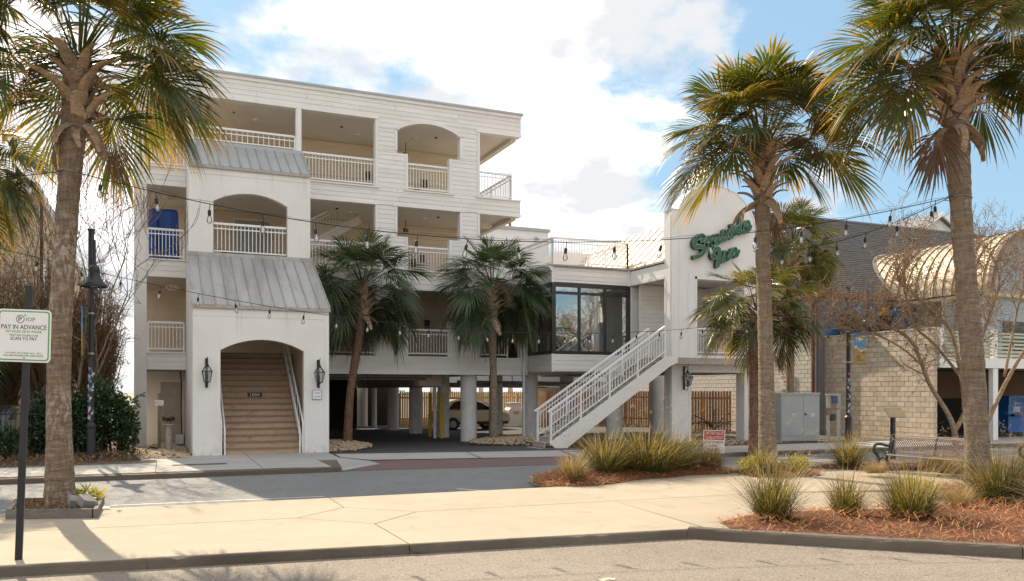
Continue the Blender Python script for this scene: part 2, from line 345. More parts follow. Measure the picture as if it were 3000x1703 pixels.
m_leaf('grass_green', (.06, .075, .02), (.13, .13, .035), ((.40, .31, .15), .55, 1.1), (1.7, 1.5, .6), .34, .5, .15)
m_leaf('grass_tan', (.24, .175, .085), (.36, .275, .14), ((.46, .37, .21), .45, .95), (1.4, 1.2, .8), .38, .55, .12)
m_leaf('seed_head', (.36, .27, .15), (.44, .34, .20), None, (1.5, 1.3, .9), .4, .6, .1)
m_leaf('pine_needle', (.36, .135, .042), (.56, .28, .11), None, (1.2, .95, .6), .15, .6, .1)
m_leaf('hedge_leaf', (.018, .040, .014), (.05, .085, .025), None, (2.4, 2.4, .6), .28, .22, .1, None, .7)
m_leaf('big_leaf', (.02, .05, .018), (.045, .085, .03), None, (2.2, 2.4, .6), .25, .25, .1, None, .7)
m_leaf('yellow_leaf', (.26, .25, .03), (.42, .36, .04), None, (1.6, 1.5, .5), .4, .45, .1)
m_leaf('dark_leaf', (.012, .02, .010), (.02, .035, .014), None, (1.5, 1.5, .6), .15, .3, .1)
m_leaf('dry_bush', (.17, .095, .04), (.28, .17, .08), None, (1.5, 1.2, .7), .25, .7, .1)
m_leaf('moss', (.16, .14, .14), (.22, .19, .19), None, (1, 1, 1), .2, .9, .1)
def m_bark(name, c1, c2, pale, amount):
    m, t, b, out = new_mat(name)
    v = pos_node(t, (1, 1, 1))
    rg = remap(t, noise(t, pos_node(t, (2.6, 2.6, 13)), 1.0, 6, .65, .8), .36, .60)
    fib = noise(t, pos_node(t, (11, 11, 1.9)), 2.0, 7, .65, .5)
    col = mixc3(t, remap(t, fib, .38, .66), c1, c2)
    col = mixc3(t, remap(t, rg, .25, 0.0, 0, .6), col, tuple(x*.45 for x in c1))
    col = mixc3(t, mathn('MULTIPLY', remap(t, noise(t, pos_node(t, (9, 9, 4)), 1.5, 5, .65), .50, .56), remap(t, noise(t, v, 1.1, 3), .40, .58, 0, amount), tree=t), col, pale)
    t.links.new(col, b.inputs['Base Color']); b.inputs['Roughness'].default_value = .92; b.inputs['Specular IOR Level'].default_value = .2
    bump(t, b, mathn('ADD', mathn('MULTIPLY', rg, .9, tree=t), fib, tree=t), 1.0, .035); M[name] = m
m_bark('palm_bark', (.21, .145, .10), (.33, .25, .18), (.48, .40, .33), .9)
m_bark('palm_bark_grey', (.25, .19, .135), (.37, .29, .21), (.40, .34, .28), .35)
m_bark('palm_bark_red', (.19, .10, .06), (.29, .175, .11), (.33, .28, .22), .3)
m_bark('palm_boot', (.44, .31, .205), (.58, .44, .32), (.5, .42, .33), .3)
m_bark('twig', (.20, .14, .095), (.33, .25, .18), (.4, .33, .27), .3)
m_bark('crape_bark', (.33, .22, .135), (.46, .34, .23), (.5, .42, .33), .4)

# ---------------------------------------------------------------- mesh helpers
WO = {}
rng = random.Random(7)
class MB:
    def __init__(s): s.v = []; s.f = []; s.m = []; s.tt = []; s.rr = []
    def add(s, vs, fs, mi=0, tt=0., rr=.5):
        b = len(s.v); s.v.extend(vs)
        for f in fs: s.f.append(tuple(b+i for i in f)); s.m.append(mi)
        s.tt.extend(tt if isinstance(tt, (list, tuple)) else [tt]*len(vs)); s.rr.extend([rr]*len(vs))
    def box(s, a, b, mi=0):
        x0, y0, z0 = (min(a[i], b[i]) for i in range(3)); x1, y1, z1 = (max(a[i], b[i]) for i in range(3))
        s.add([(x0, y0, z0), (x1, y0, z0), (x1, y1, z0), (x0, y1, z0), (x0, y0, z1), (x1, y0, z1), (x1, y1, z1), (x0, y1, z1)],
              [(0, 3, 2, 1), (4, 5, 6, 7), (0, 1, 5, 4), (1, 2, 6, 5), (2, 3, 7, 6), (3, 0, 4, 7)], mi)
    def obox(s, c, ax, ay, az, mi=0):      # centre and three half-axis vectors
        c, ax, ay, az = Vector(c), Vector(ax), Vector(ay), Vector(az)
        vs = [tuple(c+i*ax+j*ay+k*az) for k in (-1, 1) for (i, j) in ((-1, -1), (1, -1), (1, 1), (-1, 1))]
        s.add(vs, [(0, 3, 2, 1), (4, 5, 6, 7), (0, 1, 5, 4), (1, 2, 6, 5), (2, 3, 7, 6), (3, 0, 4, 7)], mi)
    def bar(s, p, q, w, h=None, mi=0):     # rectangular bar from p to q
        p, q = Vector(p), Vector(q); d = q-p; l = d.length; d.normalize(); h = h or w
        up = Vector((0, 0, 1)) if abs(d.z) < .9 else Vector((0, 1, 0))
        r = d.cross(up).normalized(); u = r.cross(d)
        s.obox((p+q)/2, d*l/2, r*w/2, u*h/2, mi)
    def tube(s, pts, rad, n=6, mi=0, cap=True, rr=.5):
        pts = [Vector(p) for p in pts]; m = len(pts)
        if not isinstance(rad, (list, tuple)): rad = [rad]*m
        vs = []; ref = None
        for i, p in enumerate(pts):
            d = (pts[min(i+1, m-1)]-pts[max(i-1, 0)]);
            if d.length < 1e-9: d = Vector((0, 0, 1))
            d.normalize()
            if ref is None or abs(ref.dot(d)) > .98: ref = Vector((0, 0, 1)) if abs(d.z) < .9 else Vector((1, 0, 0))
            r = d.cross(ref).normalized(); u = r.cross(d).normalized()
            for k in range(n):
                a = 2*math.pi*k/n; vs.append(tuple(p+rad[i]*(math.cos(a)*r+math.sin(a)*u)))
        fs = [(i*n+k, i*n+(k+1) % n, (i+1)*n+(k+1) % n, (i+1)*n+k) for i in range(m-1) for k in range(n)]
        if cap: fs += [tuple(range(n-1, -1, -1)), tuple((m-1)*n+k for k in range(n))]
        s.add(vs, fs, mi, [i/max(1, m-1) for i in range(m) for k in range(n)], rr)
    def lathe(s, c, prof, n=12, mi=0, axis='z', cap=True):
        vs = []; c = Vector(c)
        for (r, z) in prof:
            for k in range(n):
                a = 2*math.pi*k/n
                q = (r*math.cos(a), r*math.sin(a), z) if axis == 'z' else ((r*math.cos(a), z, r*math.sin(a)) if axis == 'y' else (z, r*math.cos(a), r*math.sin(a)))
                vs.append(tuple(c+Vector(q)))
        m = len(prof); fs = [(i*n+k, i*n+(k+1) % n, (i+1)*n+(k+1) % n, (i+1)*n+k) for i in range(m-1) for k in range(n)]
        if cap: fs += [tuple(range(n-1, -1, -1)), tuple((m-1)*n+k for k in range(n))]
        s.add(vs, fs, mi)
    def prism(s, pts, ex, mi=0):           # polygon of 3D points pushed along vector ex
        n = len(pts); ex = Vector(ex); vs = [tuple(Vector(p)) for p in pts]+[tuple(Vector(p)+ex) for p in pts]
        s.add(vs, [tuple(range(n-1, -1, -1)), tuple(range(n, 2*n))]+[(i, (i+1) % n, n+(i+1) % n, n+i) for i in range(n)], mi)
    def quad(s, a, b, c, d, mi=0): s.add([tuple(a), tuple(b), tuple(c), tuple(d)], [(0, 1, 2, 3)], mi)
    def mesh(s, name, mats, off=(0, 0, 0), smooth=False, attr=False):
        me = bpy.data.meshes.new(name)
        ov = Vector(off)
        me.from_pydata([(x-ov.x, y-ov.y, z-ov.z) for x, y, z in s.v], [], s.f)
        for k in (mats if isinstance(mats, (list, tuple)) else [mats]): me.materials.append(M[k])
        if len(set(s.m)) > 1: me.polygons.foreach_set('material_index', s.m)
        if smooth: me.polygons.foreach_set('use_smooth', [True]*len(s.f))
        if attr:
            a = me.attributes.new('tt', 'FLOAT', 'POINT'); a.data.foreach_set('value', s.tt)
            a = me.attributes.new('rr', 'FLOAT', 'POINT'); a.data.foreach_set('value', s.rr)
        me.update(); return me
    def part(s, name, mats, parent, smooth=False, attr=False, label=None, kind=None):
        """the shape as one mesh object, a child of parent (shape given in the parent's frame, or in world metres when the parent is not turned)"""
        off = WO[parent]; o = bpy.data.objects.new(name, s.mesh(name, mats, off, smooth, attr)); COL.objects.link(o)
        o.parent = parent; WO[o] = off
        if label: o['label'] = label
        if kind: o['kind'] = kind
        return o
    def top(s, name, mats, label=None, cat=None, group=None, kind=None, smooth=False, attr=False, origin=None):
        if origin is None:
            a = np.array(s.v); origin = (float((a[:, 0].min()+a[:, 0].max())/2), float((a[:, 1].min()+a[:, 1].max())/2), float(a[:, 2].min()))
        o = bpy.data.objects.new(name, s.mesh(name, mats, origin, smooth, attr)); COL.objects.link(o); o.location = origin; WO[o] = Vector(origin)
        return tag(o, label, cat, group, kind)
def tag(o, label=None, cat=None, group=None, kind=None):
    if label: o['label'] = label
    if cat: o['category'] = cat
    if group: o['group'] = group
    if kind: o['kind'] = kind
    return o
def thing(name, label, cat, loc=(0, 0, 0), rz=None, group=None):
    o = bpy.data.objects.new(name, None); COL.objects.link(o); o.location = loc; o.empty_display_size = .3
    if rz is None: WO[o] = Vector(loc)
    else: o.rotation_euler = (0, 0, rz); WO[o] = Vector((0, 0, 0))
    return tag(o, label, cat, group)
def inst(me, name, parent, pos, rot=None, scale=None, label=None):
    o = bpy.data.objects.new(name, me); COL.objects.link(o); o.parent = parent; pos = Vector(pos)
    o.location = pos-WO[parent]; WO[o] = pos
    if rot: o.rotation_euler = rot
    if scale: o.scale = scale if isinstance(scale, (tuple, list)) else (scale,)*3
    if label: o['label'] = label
    return o
def copy_tree(o, parent=None):
    c = o.copy(); COL.objects.link(c); WO[c] = WO[o]
    if parent: c.parent = parent
    for ch in list(o.children): copy_tree(ch, c)
    return c
def mb(): return MB()
def box1(name, a, b, mat, parent, **k): m = MB(); m.box(a, b); return m.part(name, mat, parent, **k)
class Pieces:
    """alike pieces of one thing: the nearest 300 are objects of their own, any others are joined"""
    def __init__(s, name, mat, parent, limit=300, attr=False): s.n, s.mat, s.p, s.lim, s.items, s.attr = name, mat, parent, limit, [], attr
    def box(s, a, b, mat=None): m = MB(); m.box(a, b); s.items.append((m, mat or s.mat))
    def add(s, m, mat=None): s.items.append((m, mat or s.mat))
    def flush(s, smooth=False):
        def dist(it): v = it[0].v[0]; return v[0]**2+v[1]**2
        it = sorted(s.items, key=dist) if len(s.items) > s.lim else s.items
        for m, mt in it[:s.lim]: m.part(s.n, mt, s.p, smooth=smooth)
        if len(it) > s.lim:
            j = MB()
            for m, mt in it[s.lim:]: j.add(m.v, m.f)
            j.part(s.n+'_rest', s.mat, s.p, kind='stuff')
def text(body, width, height, pos, right, up, mat, parent, name='lettering', ext=.002, align='CENTER', squeeze=True, lab=None, bold=0.):
    """flat lettering, its centre at pos, filling width x height"""
    cu = bpy.data.curves.new(name, 'FONT'); cu.body = body; cu.size = 1; cu.extrude = 0; cu.offset = bold; cu.resolution_u = 2; cu.align_x = 'CENTER'
    o = bpy.data.objects.new('tmp', cu); COL.objects.link(o)
    dg = bpy.context.evaluated_depsgraph_get(); me = bpy.data.meshes.new_from_object(o.evaluated_get(dg))
    bpy.data.objects.remove(o); bpy.data.curves.remove(cu)
    n = len(me.vertices); co = np.empty(n*3); me.vertices.foreach_get('co', co); co = co.reshape(-1, 3)
    lo, hi = co.min(0), co.max(0); s = np.array([width/(hi[0]-lo[0]), height/(hi[1]-lo[1])])
    if not squeeze: s[:] = min(s)
    xy = (co[:, :2]-(lo[:2]+hi[:2])/2)*s
    r, u = Vector(right).normalized(), Vector(up).normalized(); nn = r.cross(u); p = Vector(pos)-(WO[parent] if parent else Vector())
    w = np.array(p)+xy[:, :1]*np.array(r)+xy[:, 1:]*np.array(u)+np.array(nn)*ext
    me.vertices.foreach_set('co', w.reshape(-1)); me.materials.clear(); me.materials.append(M[mat]); me.update(); me.name = name
    o = bpy.data.objects.new(name, me); COL.objects.link(o); o.parent = parent; WO[o] = WO[parent]
    if lab: o['label'] = lab
    return o
XA, YA, ZA = (1, 0, 0), (0, 1, 0), (0, 0, 1)
def bez(pts, n=8):
    """smooth curve through pts (Catmull-Rom)"""
    P = [Vector(p) for p in pts]; P = [P[0]*2-P[1]]+P+[P[-1]*2-P[-2]]; out = []
    for i in range(1, len(P)-2):
        for k in range(n):
            t = k/n; a, b, c, d = P[i-1:i+3]
            out.append(.5*((2*b)+(c-a)*t+(2*a-5*b+4*c-d)*t*t+(3*b-a-3*c+d)*t**3))
    out.append(P[-2]); return out
# ================================================================ GROUND, ROAD, PAVEMENTS
def sheet(name, pts, z, mat, label=None, kind='structure'):
    m = MB(); m.add([(x, y, z if len(p) == 0 else p[0]) for (x, y, *p) in pts], [tuple(range(len(pts)))])
    return m.top(name, mat, kind=kind)
pmat('far_ground', (.34, .30, .23), (.24, .22, .15), rough=.95, scale=.4)
sheet('ground', [(-900, -600), (900, -600), (900, 1200), (-900, 1200)], -.30, 'far_ground')
sheet('parking_lot', [(-60, -60), (60, -60), (60, 13.5), (-60, 13.5)], -.134, 'lot_asphalt')
sheet('road', [(-60, 12.5), (60, 12.5), (60, 22.6), (-60, 22.6)], -.130, 'road_asphalt')
near = lambda x: 10.92-.113*(x+1.5)
far = lambda x: 15.50-.012*x
def shrink(pts, d):
    """polygon moved inwards by d (counter-clockwise points)"""
    n = len(pts); out = []
    for i in range(n):
        p0, p1, p2 = Vector(pts[i-1]), Vector(pts[i]), Vector(pts[(i+1) % n])
        e1 = (p1-p0).normalized(); e2 = (p2-p1).normalized(); n1 = Vector((-e1.y, e1.x)); n2 = Vector((-e2.y, e2.x))
        b = (n1+n2); b = b/(1+n1.dot(n2)) if abs(1+n1.dot(n2)) > .1 else n1
        out.append(tuple(p1+b*d))
    return out
def slabs(parent, polys, z=0., th=.12, gap=.0095, mat='walk_concrete'):
    for pts in polys:
        a = shrink(pts, gap); b = shrink(pts, gap+.008); n = len(a); m = MB()
        m.add([(x, y, z-th) for x, y in a]+[(x, y, z-.006) for x, y in a]+[(x, y, z) for x, y in b],
              [(i, (i+1) % n, n+(i+1) % n, n+i) for i in range(n)]+[(n+i, n+(i+1) % n, 2*n+(i+1) % n, 2*n+i) for i in range(n)]+[tuple(range(2*n, 3*n))])
        m.part('slab', mat, parent)
A, B, Cc, Dd = (3.04, 14.09), (2.12, 13.19), (3.08, 12.17), (4.01, 13.11)
PL = [(7.02, near(7.02)), (10.0, 7.10), (14.2, 3.1), (26, -8)]        # kerb line to the right of the corner
m = MB(); m.prism([(-30, near(-30)+.02, -.29), (7.02, near(7.02)+.02, -.29), (10.02, 7.13, -.29), (14.2, 3.14, -.29), (26, -7.9, -.29), (40, -7, -.29), (40, 17.0, -.29), (15.5, 17.7, -.29), (13, 18.6, -.29), (10.5, 18.98, -.29), (8.1, 17.5, -.29), (7.6, far(7.6)-.04, -.29), (-30, far(-30)-.02, -.29)], (0, 0, .275))
walk = m.top('front_sidewalk', 'joint_dark', kind='structure', origin=(0, 0, 0))
slabs(walk, [
    [(-30, near(-30)), (-9, near(-9)), (-9, 13.95), (-30, 14.9)], [(-30, 14.9), (-9, 13.95), (-9, far(-9)), (-30, far(-30))],
    [(-9, near(-9)), (3.08, near(3.08)), Cc, B, (-9, 13.95)], [(-9, 13.95), B, A, (3.06, far(3.06)), (-9, far(-9))], [A, B, Cc, Dd],
    [(3.08, near(3.08)), (7.02, near(7.02)), (7.3, near(7.02)-.02), (7.60, 13.0), Dd, Cc], [A, Dd, (7.60, 13.0), (7.55, far(7.55)), (3.06, far(3.06))],
    [(7.34, near(7.02)+.0), (10.1, 7.3), (14.4, 3.3), (26, -7.6), (40, -6), (40, 4), (22, 7.2), (14.2, 11.6), (11, 12.9), (7.60, 13.0)],
    [(7.60, 13.0), (11, 12.9), (13.2, 12.35), (13.0, 18.6), (10.5, 19.0), (8.0, 17.55), (7.55, far(7.55))],
    [(13.2, 12.35), (14.2, 11.6), (18, 9.4), (18, 17.6), (15.5, 17.75), (13.0, 18.6)], [(18, 9.4), (22, 7.2), (40, 4), (40, 17.0), (18, 17.6)]])
# kerb faces, stone by stone
def kerb(parent, pts, step, w, z0, z1, mat='kerb_concrete', slope=.03, topw=None):
    for (p, q) in zip(pts[:-1], pts[1:]):
        p, q = Vector((*p, 0)), Vector((*q, 0)); L_ = (q-p).length; n = max(1, round(L_/step)); d = (q-p)/L_; r = Vector((d.y, -d.x, 0))
        for i in range(n):
            a = p+d*(L_*i/n+.005); b = p+d*(L_*(i+1)/n-.005); m = MB(); ns = max(2, int((b-a).length/.16)); k = 6; vs = []
            for s in range(ns+1):
                c = a+(b-a)*(s/ns); j = rng.uniform(-.007, .007); e = rng.uniform(0, .010)+(.022 if rng.random() < .07 else 0)
                for o, z in ((slope+j, z0), (slope*.6+j*.8, (z0+z1)/2+rng.uniform(-.02, .02)), (slope*.30+j-e*.4, z1-.022-e), (-.012-e*.6, z1-e*.35), (-w, z1), (-w, z0)): vs.append(tuple(c+r*o+Vector((0, 0, z))))
            m.add(vs, [tuple(range(k-1, -1, -1)), tuple(ns*k+x for x in range(k))]+[(s*k+x, s*k+(x+1) % k, (s+1)*k+(x+1) % k, (s+1)*k+x) for s in range(ns) for x in range(k)])
            m.part('kerb_stone', mat, parent)
kb = thing('front_kerb', None, None, (0, 0, -.13)); tag(kb, kind='structure')
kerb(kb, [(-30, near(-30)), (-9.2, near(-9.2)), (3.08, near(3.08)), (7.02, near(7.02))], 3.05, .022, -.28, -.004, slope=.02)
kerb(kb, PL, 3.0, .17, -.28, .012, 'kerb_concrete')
# far pavement
m = MB(); m.prism([(-30, 22.0, -.28), (4.6, 21.62, -.28), (5.2, 25.5, -.28), (5.3, 27.4, -.28), (-.2, 27.4, -.28), (-.2, 25.95, -.28), (-30, 26.0, -.28)], (0, 0, .265))
fw = m.top('far_sidewalk', 'joint_dark', kind='structure', origin=(0, 0, 0))
def fk(x): return 21.93-.035*(x+.4)
slabs(fw, [[(a, fk(a)+.14), (b, fk(b)+.14), (b+.05, 24.8), (a+.05, 24.8)] for a, b in ((-13, -9.6), (-9.6, -6), (-6, -3.2), (-3.2, .2), (.2, 2.7), (2.7, 4.4))]
      + [[(.25, 24.8), (2.75, 24.8), (2.78, 27.2), (-.15, 27.2), (-.15, 25.95), (.25, 25.9)], [(2.75, 24.8), (5.2, 24.8), (5.3, 27.2), (2.78, 27.2)]], mat='far_concrete')
kf = thing('far_kerb', None, None, (0, 0, -.13)); tag(kf, kind='structure')
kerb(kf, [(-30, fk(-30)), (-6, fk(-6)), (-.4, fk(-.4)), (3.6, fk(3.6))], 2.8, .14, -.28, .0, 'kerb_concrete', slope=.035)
m = MB(); m.prism([(3.6, fk(3.6)-.03, -.28), (3.6, fk(3.6)+.14, -.28), (4.9, fk(4.9)+.16, -.28), (4.9, fk(4.9), -.28)], (0, 0, .15)); 
v = m.v; v[4] = (v[4][0], v[4][1], -.01); v[5] = (v[5][0], v[5][1], -.0); m.part('kerb_stone', 'kerb_concrete', kf)
# driveway: brick apron, concrete band and asphalt under the building
def poly3(name, pts, mat, kind='structure'):
    m = MB(); m.add(pts, [tuple(range(len(pts)))]); return m.top(name, mat, kind=kind, origin=(0, 0, 0))
poly3('brick_apron', [(4.7, 21.75, -.124), (9.5, 21.35, -.124), (13.6, 20.9, -.124), (13.0, 21.7, -.12), (11.9, 22.6, -.035), (9.0, 23.1, -.03), (5.8, 23.6, -.03), (5.9, 22.8, -.06)], 'brick_pavers')
ap = thing('driveway_band', None, None, (0, 0, 0)); tag(ap, kind='structure')
m = MB()
m.add([(4.6, 21.7, -.118), (5.9, 22.8, -.056), (5.8, 23.6, -.026), (5.2, 24.75, -.004), (4.42, 24.75, -.004), (4.42, 21.85, -.06)], [(0, 1, 2, 3, 4, 5)]); m.part('slab', 'far_concrete', ap)
for pts in ([(5.25, 24.8), (5.85, 23.64), (9.0, 23.14), (9.4, 25.4), (5.35, 26.2)], [(9.03, 23.13), (11.85, 22.65), (12.5, 24.9), (9.43, 25.38)], [(11.9, 22.63), (13.05, 21.75), (16, 21.7), (16, 24.2), (12.54, 24.88)]):
    m = MB(); a = shrink(pts, .008); n = len(a)
    zf = lambda x, y: -.026+.022*min(1, (y-22.6)/1.6) if y > 22.6 else -.10
    m.add([(x, y, zf(x, y)) for x, y in a], [tuple(range(n))]); m.part('slab', 'far_concrete', ap)
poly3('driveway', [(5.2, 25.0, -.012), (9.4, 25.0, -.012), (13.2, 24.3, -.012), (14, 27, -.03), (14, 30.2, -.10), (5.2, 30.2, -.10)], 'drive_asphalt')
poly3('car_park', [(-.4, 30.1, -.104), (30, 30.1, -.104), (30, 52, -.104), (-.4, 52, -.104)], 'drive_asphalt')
poly3('yard', [(-20, 51.9, -.11), (60, 51.9, -.11), (60, 90, -.11), (-20, 90, -.11)], 'far_ground')
m = MB(); m.prism([(15.9, 21.75, -.28), (60, 20.3, -.28), (60, 24.6, -.28), (15.9, 24.6, -.28)], (0, 0, .27))
fr = m.top('right_sidewalk', 'joint_dark', kind='structure', origin=(0, 0, 0))
slabs(fr, [[(a, 21.9-.033*(a-15.9)), (b, 21.9-.033*(b-15.9)), (b, 24.5), (a, 24.5)] for a, b in ((15.9, 18.5), (18.5, 21), (21, 23.6), (23.6, 26.2), (26.2, 29), (29, 33), (33, 38))], mat='far_concrete')
kerb(kf, [(14.6, 21.78), (26, 21.42), (40, 20.95)], 2.8, .13, -.28, .0, 'kerb_concrete', slope=.03)
m = MB(); m.box((.62, 23.62, -.01), (1.98, 24.05, .004)); m.top('pavement_hatch', 'kerb_concrete', 'long dark cover let into the far pavement before the stair tower', 'hatch')
# painted lines on the road
def line(pts, w, z=-.126):
    m = MB()
    for (p, q) in zip(pts[:-1], pts[1:]):
        p, q = Vector((*p, z)), Vector((*q, z)); d = (q-p).normalized(); r = Vector((-d.y, d.x, 0))*w/2
        m.add([tuple(p+r), tuple(p-r), tuple(q-r), tuple(q+r)], [(0, 1, 2, 3)])
    return m.top('road_marking', 'road_white', kind='structure')
line([(-14, 17.15), (-2, 17.0), (3.2, 16.72)], .10); line([(-.75, 16.95), (-.72, 15.65)], .28); line([(-.7, 16.5), (3.0, 16.35)], .06)
line([(6.05, 16.9), (6.95, 15.72)], .12); line([(-5.6, 17.0), (-5.6, 15.8)], .12)
# ---------------------------------------------------------------- planting beds
def bed(name, pts, z, h, mat, seed=0, n=24):
    """low mound filling a polygon outline"""
    r = random.Random(seed); cx = sum(p[0] for p in pts)/len(pts); cy = sum(p[1] for p in pts)/len(pts); P = []
    for i in range(len(pts)):
        p, q = Vector(pts[i]), Vector(pts[(i+1) % len(pts)])
        k = max(1, int((q-p).length/.35)); P += [p+(q-p)*j/k for j in range(k)]
    m = MB(); N_ = len(P); rings = 6; vs = []
    for i in range(rings+1):
        f = i/rings
        for p in P:
            w = Vector((cx, cy))*f+p*(1-f)
            hh = h*(1-(1-f)**2.2)+ (r.uniform(-.3, .3)*h*.5 if i else 0)
            e = r.uniform(-.04, .04) if i == 0 else r.uniform(-.03, .03)
            vs.append((w.x+e, w.y+e*.7, z+max(hh, 0 if i else -.05)))
    fs = [(i*N_+k, i*N_+(k+1) % N_, (i+1)*N_+(k+1) % N_, (i+1)*N_+k) for i in range(rings) for k in range(N_)]
    m.add(vs, fs); return m.top(name, mat, kind='structure', smooth=True)
def inside(x, y, pts):
    c = False; n = len(pts)
    for i in range(n):
        (x1, y1), (x2, y2) = pts[i][:2], pts[i-1][:2]
        if (y1 > y) != (y2 > y) and x < (x2-x1)*(y-y1)/(y2-y1)+x1: c = not c
    return c
def edge_dist(x, y, pts):
    d = 9e9
    for i in range(len(pts)):
        p, q = Vector(pts[i-1][:2]), Vector(pts[i][:2]); v = Vector((x, y)); t = max(0, min(1, (v-p).dot(q-p)/max(1e-9, (q-p).length_squared))); d = min(d, (v-p-(q-p)*t).length)
    return d
def scatter_in(pts, n, r, spill=0.):
    xs = [p[0] for p in pts]; ys = [p[1] for p in pts]; out = []
    while len(out) < n:
        x, y = r.uniform(min(xs)-spill, max(xs)+spill), r.uniform(min(ys)-spill, max(ys)+spill)
        if inside(x, y, pts) or (spill and edge_dist(x, y, pts) < spill*r.random()**2): out.append((x, y))
    return out
def needles(name, pts, n, z, h, mat, length=.22, w=.004, seed=1, spill=.12):
    r = random.Random(seed); m = MB()
    for x, y in scatter_in(pts, n, r, spill):
        e = edge_dist(x, y, pts) if inside(x, y, pts) else 0
        zz = z+h*min(1, e/.9)+r.uniform(-.01, .05)*min(1, .3+e*2); a = r.uniform(0, 6.283); l = length*r.uniform(.5, 1.2); c, s = math.cos(a), math.sin(a)
        bend = r.uniform(-.06, .06); tilt = r.uniform(-.06, .10)
        pz = lambda t: max(z+.004, zz+tilt*t*l/length+.02*math.sin(3*t))
        px, py = -s*w, c*w; mx, my = x+c*l*.5-s*bend, y+s*l*.5+c*bend
        m.add([(x-px, y-py, pz(0)), (x+px, y+py, pz(0)), (mx-px, my-py, pz(.5)+.012), (mx+px, my+py, pz(.5)+.012), (x+c*l, y+s*l, pz(1))], [(0, 1, 3, 2), (2, 3, 4)], 0, [0, 0, .5, .5, 1], r.random())
    return m.top(name, mat, kind='stuff', attr=True)
MID = [(7.45, 15.55), (8.1, 15.2), (8.9, 15.35), (9.8, 15.85), (10.7, 16.0), (11.6, 16.3), (12.5, 16.1), (13.1, 16.6), (13.0, 17.8), (12.4, 18.4), (10.5, 18.85), (9.0, 18.2), (8.1, 17.4), (7.6, 16.4)]
NEAR = [(7.55, 9.72), (9.0, 8.30), (10.15, 7.22), (12.2, 5.25), (14.3, 3.25), (17, .7), (24, -3), (24, 3), (18.5, 6.6), (16.6, 9.2), (16.3, 11.9), (15.2, 12.5), (14.0, 12.2), (12.9, 10.4), (11.9, 10.1), (10.9, 10.45), (9.6, 10.65), (8.6, 10.62), (7.8, 10.25)]
PALMC = [(12.6, 15.35), (13.2, 14.9), (14.2, 14.95), (14.8, 15.6), (14.6, 16.6), (13.7, 17.0), (12.9, 16.5)]
BACK = [(15.4, 16.6), (16.2, 15.6), (17.2, 15.2), (17.6, 13.2), (19.5, 11.0), (21, 11.5), (20.4, 14.6), (18.4, 16.9), (16.6, 17.3)]
for nm, pts, h, sd_, n_, mt in (('straw_bed', MID, .14, 1, 5200, 'pine_needle'), ('straw_bed', NEAR, .12, 2, 15000, 'pine_needle'), ('straw_bed', PALMC, .10, 3, 900, 'pine_needle'), ('straw_bed', BACK, .10, 4, 2200, 'pine_needle')):
    bed(nm, pts, .006, h, 'straw_soil', sd_); needles('pine_straw', pts, n_, .012, h, mt, .26, .0052, sd_+10)
LEFT = [(-30, 26.0), (-30, 36), (-.6, 36), (-.42, 32.2), (-.42, 31.6), (.2, 27.6), (-.2, 26.0), (-1.2, 25.0), (-3, 24.82)]
bed('hedge_bed', LEFT, -.03, .07, 'mulch_brown', 5)
needles('leaf_litter', [(-9, 25.0), (-3, 24.9), (-1.2, 25.1), (-.2, 26.1), (.1, 28), (-.4, 30), (-9, 29)], 2500, .0, .08, 'dry_bush', .09, .018, 21, .1)
# river rock beds
def ico():
    t = (1+5**.5)/2
    v = [Vector(p).normalized() for p in ((-1, t, 0), (1, t, 0), (-1, -t, 0), (1, -t, 0), (0, -1, t), (0, 1, t), (0, -1, -t), (0, 1, -t), (t, 0, -1), (t, 0, 1), (-t, 0, -1), (-t, 0, 1))]
    f = [(0, 11, 5), (0, 5, 1), (0, 1, 7), (0, 7, 10), (0, 10, 11), (1, 5, 9), (5, 11, 4), (11, 10, 2), (10, 7, 6), (7, 1, 8), (3, 9, 4), (3, 4, 2), (3, 2, 6), (3, 6, 8), (3, 8, 9), (4, 9, 5), (2, 4, 11), (6, 2, 10), (8, 6, 7), (9, 8, 1)]
    return v, f
ICO = ico()
def rocks(pts, n, z, h, seed, smin=.035, smax=.085):
    r = random.Random(seed); m = MB()
    for x, y in scatter_in(pts, n, r):
        e = edge_dist(x, y, pts); zz = z+h*min(1, e/.7)+r.uniform(-.01, .04); s = r.uniform(smin, smax)
        a = r.uniform(0, 6.28); ca, sa = math.cos(a), math.sin(a); sx, sy, sz = s*r.uniform(.8, 1.4), s*r.uniform(.6, 1), s*r.uniform(.4, .7)
        m.add([(x+ca*v.x*sx-sa*v.y*sy, y+sa*v.x*sx+ca*v.y*sy, zz+v.z*sz) for v in ICO[0]], ICO[1])
    return m.top('river_rocks', 'rock', kind='stuff', smooth=True)
RA = [(-.15, 26.3), (1.2, 26.15), (1.2, 31.7), (-.3, 31.7), (-.35, 29)]
RB = [(5.42, 27.6), (6.4, 28.0), (7.3, 29.4), (7.6, 30.6), (7.2, 31.6), (6.2, 31.9), (5.42, 31.9)]
RC = [(11.2, 29.7), (12.2, 28.6), (13.4, 27.9), (14.4, 27.9), (14.6, 31.6), (12.6, 31.8), (11.6, 31.0)]
for nm, pts, n_, sd_ in (('rock_bed', RA, 1500, 31), ('rock_bed', RB, 1300, 32), ('rock_bed', RC, 1500, 33)):
    bed(nm, pts, -.06, .17, 'soil', sd_); rocks(pts, n_, -.03, .14, sd_)
sheet('soil_strip', [(14.6, 25.0), (30, 24.7), (30, 31), (14.6, 31)], -.012, 'soil')
rocks([(18.2, 25.4), (22.3, 25.3), (22.3, 28), (18.2, 28)], 500, -.02, .04, 35, .03, .06)
